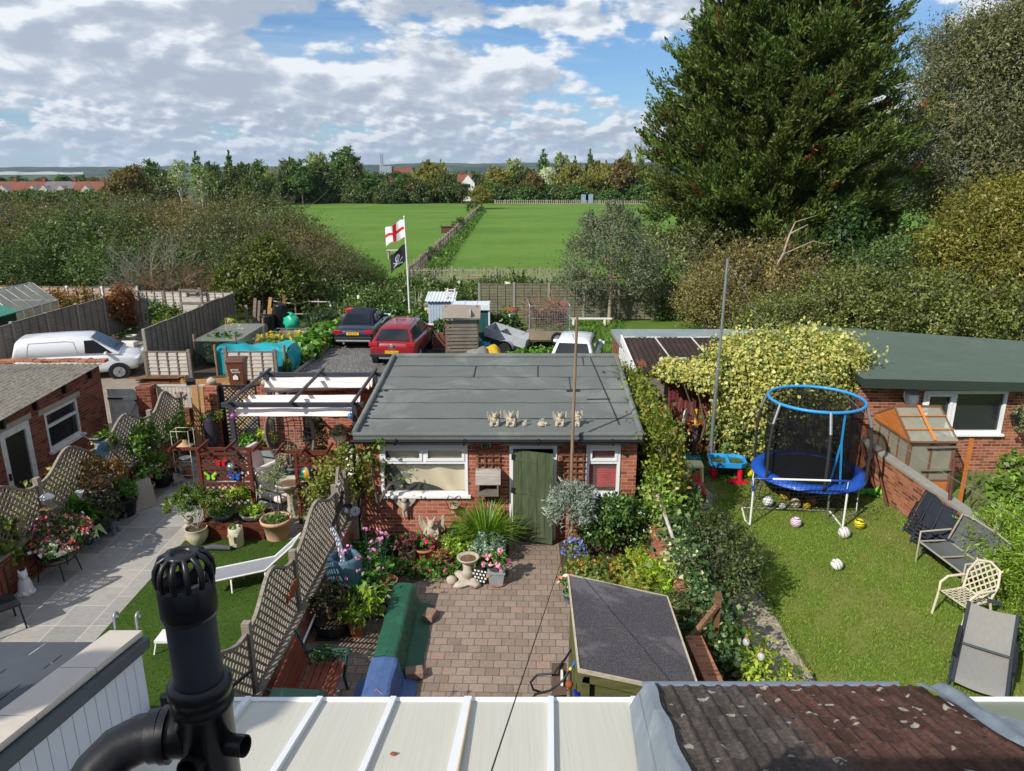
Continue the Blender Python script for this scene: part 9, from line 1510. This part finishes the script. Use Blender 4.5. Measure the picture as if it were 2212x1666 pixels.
bush('ceanothus','dark ceanothus bush dotted with powder blue flowers beside the path','bush',(3.7,11.4,0),[(0,0,.62,.48,.8,.58),(-.1,.8,.6,.42,.6,.5),(.1,-.5,.75,.4,.5,.48),(0,.3,1.0,.34,.5,.3),(.1,-.85,.45,.34,.4,.4)],9000,.055,[('3a4824',3),('4a582a',3),('5c6830',2),('2e3c1e',2)],None,26,.15,.5,flowers=(40,.045,[('6a7ab8',2),('8592c8',1)],3));bush('bush','shaded green shrub behind the ceanothus by the creeper','bush',(3.45,13.6,0),[(0,0,.5,.4,.7,.5),(0,.7,.45,.4,.6,.5)],2600,.08,[('3a5026',3),('4a622c',2),('5f7a34',1)],None,24,.16,.6,stems=3)
bush('euonymus','yellow edged euonymus along the path edge','bush',(3.5,9.0,0),[(0,.5,.22,.34,.5,.24),(.1,-.3,.24,.4,.5,.26),(.15,-1.0,.24,.4,.5,.26)],2600,.08,[('9aa832',3),('b4b848',2),('6a8a2c',3),('4a6a24',1)],None,18,.15,.55,stems=3);potted('big terracotta pot sunk among the euonymus',(3.35,9.6,.03),.22,.3,TERRA,[(0,0,-.02,.15,.15,.04)],80,.06,FERN,stems=0);one(B().tube([(.2*math.cos(k*.449),.2*math.sin(k*.449),.28)for k in range(14)],.018,6,closed=True).lathe([(.12,0),(.17,.25)],n=14),'flower_pot',CREAMP,'cream rimmed pot among the euonymus','pot',(3.38,9.05,.03))
t=T('festoon_lights','two clear festoon bulbs hanging on a wire by the path','string lights',(0,0,0));a,e=V(2.9,8.98,1.4),V(3.0,6.2,2.2);B().tube([a,a.lerp(e,.4)+V(0,0,-.25),a.lerp(e,.75)+V(0,0,-.14),e],.004,4).obj('wire',IRONG,t)
for k in(.38,.55):p=a.lerp(e,k)+V(0,0,-.28);B().sph(p,(.045,.045,.055),12,9).obj('bulb',m_clear('bulb_glass',(.8,.8,.78),.3),t);B().tube([p+V(0,0,.05),p+V(0,0,.1)],.018,8).obj('holder',W_TAN,t)
n=900;P=np.c_[rng.uniform(4.0,8.4,n),rng.uniform(16.1,16.9,n),rng.uniform(.03,.12,n)];tag(leaves('edge_weeds',P,.09,pal(n,GREEN),None,None,.35,0),kind='stuff')
t=T('conservatory','lean-to conservatory with pale translucent roof panels','conservatory',(0,0,0));CY,CZ=6.02,2.1;sl_=.21;sk=.054
cz=lambda y:CZ+sl_*(CY-y);bars=[-3.3,-2.58,-1.88,-1.16,-.43,.38,1.19]
for a,e in zip(bars[:-1],bars[1:]):B().add([(a,CY,CZ),(e,CY,CZ),(e-sk*6.2,-.18,cz(-.18)),(a-sk*6.2,-.18,cz(-.18)),(a,CY,CZ-.025),(e,CY,CZ-.025),(e-sk*6.2,-.18,cz(-.18)-.025),(a-sk*6.2,-.18,cz(-.18)-.025)],[(0,1,2,3),(7,6,5,4),(0,4,5,1),(1,5,6,2),(2,6,7,3),(3,7,4,0)]).obj('roof_panel',POLY,t)
for x in bars:B().beam((x,CY+.02,CZ+.02),(x-sk*6.2,-.18,cz(-.18)+.02),.055 if x!=-.43 else .075,.05).obj('glazing_bar',UPVC,t);
B().tube([(-.40,CY-.05,CZ+.05),(-.45,4.6,cz(4.6)+.052),(-.52,3.4,cz(3.4)+.05)],.014,6).obj('sealant_strip',mat('old_sealant','c9b8a0',.9,.15,20),t)
B().bx(-3.33,CY-.005,CZ-.12,1.22,CY+.05,CZ+.012).obj('eaves_beam',UPVC,t);B().bx(-3.3,CY-.06,0,1.1,CY-.02,.55).obj('dwarf_wall',BRICK,t)
for i in range(6):a,e=bars[i]+.03,bars[i+1]-.03;f=B().bx(a,CY-.06,.551,a+.05,CY-.02,1.97).bx(e-.05,CY-.06,.551,e,CY-.02,1.97).bx(a+.05,CY-.06,1.92,e-.05,CY-.02,1.97).bx(a+.05,CY-.06,.551,e-.05,CY-.02,.6).obj('window',UPVC,t);B().quad((a,CY-.04,.55),(e,CY-.04,.55),(e,CY-.04,1.97),(a,CY-.04,1.97)).obj('pane',GLASS,f)
p=G(850,1612,2.38);one(lump((0,0,.01),(.03,.018,.012),3,.4),'dead_leaf',RUST,'curled brown dead leaf on the conservatory roof','leaf',(p.x,p.y,cz(p.y)+.004))
t=T('tiled_extension','lean-to extension with brown pantile roof spotted with lichen','extension',(0,0,0));EY,EZ,pt=5.82,2.42,.455;tz=lambda y:EZ+pt*(EY-y)
def m_tile():
 q=NT('pantiles');p=q.pos('world');sx=q.n('ShaderNodeSeparateXYZ');q.put(p,sx.inputs[0]);n1=q.noise(p,26,6,.65);n2=q.noise(p,1.6,4,.6);b=q.n('ShaderNodeTexBrick');q.put(p,b.inputs['Vector']);b.inputs['Scale'].default_value=1;b.inputs['Brick Width'].default_value=.15;b.inputs['Row Height'].default_value=.275;b.inputs['Mortar Size'].default_value=0;b.offset=0;b.inputs['Color1'].default_value=(0,0,0,1);b.inputs['Color2'].default_value=(1,1,1,1)
 red=q.math('MULTIPLY',q.step(q.math('ADD',sx.outputs[0],q.math('MULTIPLY',n2,.5)),2.25,2.7),.85);c=q.mix(red,q.ramp(n1,[(.3,hexc('3c3632')),(.5,hexc('4d4641')),(.7,hexc('635952'))]),q.ramp(n1,[(.3,hexc('3f2b24')),(.5,hexc('50352c')),(.7,hexc('644538'))]));c=q.mix(.3,c,b.outputs['Color'],'OVERLAY')
 v=q.n('ShaderNodeTexVoronoi');v.inputs['Scale'].default_value=7.5;d=q.n('ShaderNodeVectorMath',operation='ADD');nz=q.n('ShaderNodeTexNoise');nz.inputs['Scale'].default_value=14;q.put(p,nz.inputs['Vector']);s2=q.n('ShaderNodeVectorMath',operation='SCALE');q.put(nz.outputs['Color'],s2.inputs[0]);s2.inputs['Scale'].default_value=.09;q.put(p,d.inputs[0]);q.put(s2.outputs[0],d.inputs[1]);q.put(d.outputs[0],v.inputs['Vector']);vx=q.n('ShaderNodeSeparateXYZ');q.put(v.outputs['Color'],vx.inputs[0]);rad=q.math('MULTIPLY',q.math('SUBTRACT',vx.outputs[0],.35),.55);sp=q.math('MULTIPLY',q.step(q.math('SUBTRACT',rad,v.outputs['Distance']),0,.05),.8)
 c=q.mix(sp,c,q.ramp(q.noise(p,40,3),[(.35,hexc('8f897c')),(.65,hexc('b9b2a4'))]));mo=q.step(q.noise(p,10,3),.72,.76);c=q.mix(mo,c,hexc('23211c'));return q.bsdf(c,.92,0,n1,.5,.006,.2)
X0,X1=1.30,3.85;SKT=.094;skx=lambda x,y:x-SKT*(EY-y);cols_,rows=int((X1-X0)/.15*8),20;b=B();g_=.29
def tf(u,r,e):x=lerp(X0,X1,u);ph=((x-X0)%.15)/.15;y=EY-(r+e)*g_;return(skx(x,y),y,tz(y)+.03*(1-e)+(.022*max(0,math.sin(math.pi*min(1,ph/.45)))**.8 if ph<.45 else 0)-.015)
for r in range(rows):
 j=.006*math.sin(r*7.3);b.grid(lambda u,v:tf(u,r,v*1.0),cols_,1,False);vs=[tf(i/cols_,r,0)for i in range(cols_+1)];n=len(vs);b.add(vs+[(x,y,z-.035)for x,y,z in vs],[(i+1,i,n+i,n+i+1)for i in range(n-1)])
ro=b.obj('roof',m_tile(),t);B().add([(1.2,5.6,0),(3.9,5.6,0),(3.4,0,0),(.62,0,0),(1.2,5.6,2.25),(3.9,5.6,2.25),(3.4,0,2.25),(.62,0,2.25)],[(3,2,1,0),(4,5,6,7),(0,1,5,4),(1,2,6,5),(2,3,7,6),(3,0,4,7)]).obj('wall',BRICK,t);b=B()
for i in range(2):b.grid(lambda u,v:(lerp(X0-.06,X1-.15,v),EY+.07-.045*math.cos(math.pi*u)*(1-.06*i),EZ-.02-.045*math.sin(math.pi*u)*(1-.06*i)),8,1)
b.obj('gutter',STONEB,t);
f=B();f.grid(lambda u,v:(skx(lerp(1.12,1.33,u),lerp(EY+.06,-.1,v))+.012*math.sin(v*41)*(u>.5),lerp(EY+.06,-.1,v),lerp(cz(lerp(EY+.06,-.1,v))+.03,tz(lerp(EY+.06,-.1,v))+.04,min(1,u*1.5))+.015*math.sin(u*7)*(.8+.5*math.sin(v*33))),12,60);f.obj('lead_flashing',LEAD,ro);f=B();f.grid(lambda u,v:(skx(lerp(3.76,4.02,u),lerp(EY-.05,-.1,v))+.02*math.sin(v*17),lerp(EY-.05,-.1,v),tz(lerp(EY-.05,-.1,v))+.055+.02*math.sin(u*9+v*23)+.02*math.sin(v*40)*(u>.5)),12,60);f.obj('lead_valley',LEAD,ro)
t=T('conservatory','neighbouring conservatory with greenish tinted roof sheets','conservatory',(0,0,0));NY,NZ=5.78,2.3;nz=lambda y:NZ+.42*(NY-y)
for k,(a,e)in enumerate(((4.05,4.98),(4.98,5.9),(5.9,6.8))):B().quad((a,NY,NZ),(e,NY,NZ),(e-.55,-.1,nz(-.1)),(a-.55,-.1,nz(-.1))).quad((a,NY,NZ-.02),(a-.55,-.1,nz(-.1)-.02),(e-.55,-.1,nz(-.1)-.02),(e,NY,NZ-.02)).obj('roof_panel',POLY_G,t)
for x in(4.05,4.98,5.9,6.8):B().tube([(x,NY+.03,NZ+.03),(x-.55,-.1,nz(-.1)+.03)],.034,10).obj('glazing_bar',UPVC,t)
B().bx(4.0,NY-.01,NZ-.1,6.85,NY+.05,NZ+.01).obj('eaves_beam',UPVC,t);B().bx(4.05,NY-.06,0,6.8,NY-.02,2.19).obj('glazed_front',GLASS,t)
t=T('clad_extension','white clad extension wall topped with pale coping slabs','extension',(0,0,0));XF=-3.42;YE,ZE,m_=5.8,3.03,.215;ez=lambda y:ZE+m_*(YE-y)
b=B();n=34
for i in range(n):y1=YE-i*.15;y0=y1-.142;b.add([(XF,y0,.02),(XF,y1,.02),(XF,y1,ez(y1)-.17),(XF,y0,ez(y0)-.17),(XF-.03,y0,.02),(XF-.03,y1,.02),(XF-.03,y1,ez(y1)-.17),(XF-.03,y0,ez(y0)-.17)],[(0,1,2,3),(1,5,6,2),(4,0,3,7),(3,2,6,7)])
b.obj('cladding',CLAD,t);B().add([(XF-.034,.7,.0),(XF-.034,YE,.0),(XF-.034,YE,ez(YE)-.1),(XF-.034,.7,ez(.7)-.1),(-3.7,.7,0),(-3.7,YE,0),(-3.7,YE,ez(YE)-.1),(-3.7,.7,ez(.7)-.1)],[(0,1,2,3),(7,6,5,4),(1,5,6,2),(3,2,6,7),(4,0,3,7)]).obj('wall',WHITE,t);B().bx(-9.2,YE-.22,0,-3.701,YE,2.7).obj('front_wall',BRICK_L,t)
B().beam((XF+.045,YE+.03,ez(YE)-.12),(XF+.045,.7,ez(.7)-.12),.07,.1).obj('trim_band',mat('slate_gutter','4a5257',.5,.15,6),t);B().beam((XF+.012,YE+.02,ez(YE)-.19),(XF+.012,.7,ez(.7)-.19),.03,.06).obj('drip_strip',mat('dark_strip','3a3630',.8,.2,6),t)
for i in range(7):y1=YE+.04-i*.74;y0=y1-.73;B().add([(XF-.28,y0,ez(y0)-.05),(XF+.02,y0,ez(y0)-.05),(XF+.02,y1,ez(y1)-.05),(XF-.28,y1,ez(y1)-.05),(XF-.28,y0,ez(y0)+.005),(XF+.02,y0,ez(y0)+.005),(XF+.02,y1,ez(y1)+.005),(XF-.28,y1,ez(y1)+.005)],[(0,3,2,1),(4,5,6,7),(0,1,5,4),(1,2,6,5),(2,3,7,6),(3,0,4,7)]).obj('coping_slab',COPING,t)
r=B()
for i in range(20):
 for k in range(10):
  y1=YE+.1-i*.27;x0=-3.72-.62*(k+1)+(.31 if i%2 else 0);r.add([(x0+.006,y1-.4,ez(y1-.4)-.16),(min(-3.705,x0+.614),y1-.4,ez(y1-.4)-.16),(min(-3.705,x0+.614),y1,ez(y1)-.15),(x0+.006,y1,ez(y1)-.15),(x0+.006,y1,ez(y1)-.162),(min(-3.705,x0+.614),y1,ez(y1)-.162)],[(0,1,2,3),(3,2,5,4)])
ro=r.obj('roof',SLATE,t);y0,y1=3.9,4.75
f=B().beam((-4.1,y0,ez(y0)-.1),(-4.1,y1,ez(y1)-.1),.08,.1).beam((-4.9,y0,ez(y0)-.1),(-4.9,y1,ez(y1)-.1),.08,.1).beam((-4.94,y1,ez(y1)-.1),(-4.06,y1,ez(y1)-.1),.08,.1).beam((-4.94,y0,ez(y0)-.1),(-4.06,y0,ez(y0)-.1),.08,.1).obj('rooflight',ANTH,ro)
for i,x in enumerate((XF-.235,XF-.03)):b=B();b.tube([(x,YE+.06,ez(YE)-.3),(x,YE+.06,ez(YE)+.1)]+[(x+0,YE+.06+.035-.035*math.cos(a),ez(YE)+.1+.045*math.sin(a))for a in(.5,1.0,1.6,2.2,2.8,3.6)],.013,6);one(b,'galvanised_hook',GREYM,['galvanised hook bracket on the coping end, nearer the slates','galvanised hook bracket on the coping end, nearer the trim band'][i],'hook')
one(B().tube([(-3.36,5.9,2.1),(-3.2,6.1,1.9),(-3.1,6.25,1.85)],.05,8).tube([(-3.1,6.25,1.85),(-2.75,6.6,2.02)],.02,6).tube([(-3.3,5.86,2.3),(-3.3,5.86,0)],.045,8),'downpipe',PLASB,'black gutter outlet and downpipe at the clad wall corner','pipe')
t=T('soil_pipe','black plastic soil vent pipe with a cage cowl close to the window','soil pipe',(-.745,1.48,0));TZ=5.74
B().tube([(0,0,3.0),(0,0,TZ+.12)],.058,36).obj('stack',PLASB,t);B().lathe([(.055,TZ+.1),(.055,6.12)],n=40).obj('vent_pipe',PIPEK,t)
B().lathe([(.058,TZ-.24),(.066,TZ-.22),(.066,TZ+.08),(.072,TZ+.085),(.072,TZ+.1),(.067,TZ+.105),(.067,TZ+.12),(.073,TZ+.125),(.073,TZ+.15),(.062,TZ+.16),(.0555,TZ+.16)],n=40).obj('tee_barrel',PLASB,t)
cw=B().lathe([(.0555,6.075),(.0615,6.075),(.0625,6.085),(.0625,6.155),(.058,6.16),(.054,6.16),(.054,6.09)],n=40,cap=False).obj('cowl',PLASB,t);c_=B()
for k in range(12):
 a=k*math.pi/6;pr_=[(.058,6.158),(.0615,6.178),(.059,6.2),(.05,6.218),(.033,6.227)];c_.tube([(r*math.cos(a),r*math.sin(a),z)for r,z in pr_],.0066,6)
c_.lathe([(.024,6.222),(.036,6.22),(.037,6.231),(.026,6.234),(.022,6.226)],n=28).lathe([(0,6.2215),(.024,6.222)],n=24);c_.obj('cage',PLASB,cw)
def stub(name,p,d,r,L_,hollow=True):
 d=V(*d).normalized();p=V(*p);b=B();b.tube([p,p+d*L_],r,24,False);b.tube([p+d*L_,p+d*L_*.3],r*.82,24,False);x=d.orthogonal().normalized();y=d.cross(x);n=24;o=[p+d*L_+(x*math.cos(2*math.pi*i/n)+y*math.sin(2*math.pi*i/n))*r for i in range(n)];q=[p+d*L_+(x*math.cos(2*math.pi*i/n)+y*math.sin(2*math.pi*i/n))*r*.82 for i in range(n)];b.add(o+q,[(i,(i+1)%n,n+(i+1)%n,n+i)for i in range(n)]);b.add([p+d*L_*.3+(x*math.cos(2*math.pi*i/n)+y*math.sin(2*math.pi*i/n))*r*.82 for i in range(n)],[tuple(range(n))]);return b.obj(name,PLASB,t)
stub('boss',(.03,-.01,TZ-.02),(1,-.25,.12),.026,.075);stub('boss',(-.005,-.04,TZ-.04),(-.12,-1,.35),.027,.055);stub('boss',(.0,-.045,TZ-.115),(.05,-1,.3),.027,.05)
bp=[(-.03,0,TZ+.0),(-.1,-.005,TZ+.003),(-.15,-.015,TZ),(-.195,-.04,TZ-.012),(-.225,-.08,TZ-.035),(-.243,-.125,TZ-.07)];B().tube(bp,.0565,32).obj('bend',PLASB,t);B().tube([(-.085,-.004,TZ+.002),(-.102,-.006,TZ+.002)],.068,32).tube([(-.105,-.006,TZ+.002),(-.13,-.01,TZ+.001)],.063,32).obj('socket_collar',PLASB,t);B().tube([(-.236,-.105,TZ-.056),(-.25,-.142,TZ-.084)],.064,32).obj('socket_collar',PLASB,t);B().tube([(-.244,-.125,TZ-.07),(-.275,-.24,TZ-.165),(-.3,-.5,TZ-.4),(-.3,-1.6,TZ-1.2)],.055,32).obj('branch_pipe',PIPEG,t)
t=T('terraced_house','brick terraced house on the viewer side with dormer and chimney','house',(0,-.4,0));B().bx(-13,-8.6,0,12,0,5.1).obj('wall',BRICK,t);ro=B().prismM([(.35,5.0),(-4.3,8.9),(-9,5.0),(-9,5.1),(-4.3,9.05),(.35,5.12)][::-1],-13,12,Matrix.Rotation(R(90),3,'Z')@Matrix.Scale(-1,3,V(0,1,0))).obj('roof',ROOFG,t);dm=B().bx(-2.6,-4,5.3,2.6,.05,8.15).obj('dormer',SLATE,t);B().bx(-1.6,.051,6.0,1.6,.09,7.7).obj('dormer_window',UPVC,dm);ch=B().bx(-9.75,-.9,5.0,-9.2,-.3,9.9).obj('chimney',BRICK_L,t);B().lathe([(.12,9.9),(.1,10.25)],(-9.62,-.6,0),12).lathe([(.12,9.9),(.1,10.3)],(-9.33,-.6,0),12).obj('chimney_pot',TERRA,ch)
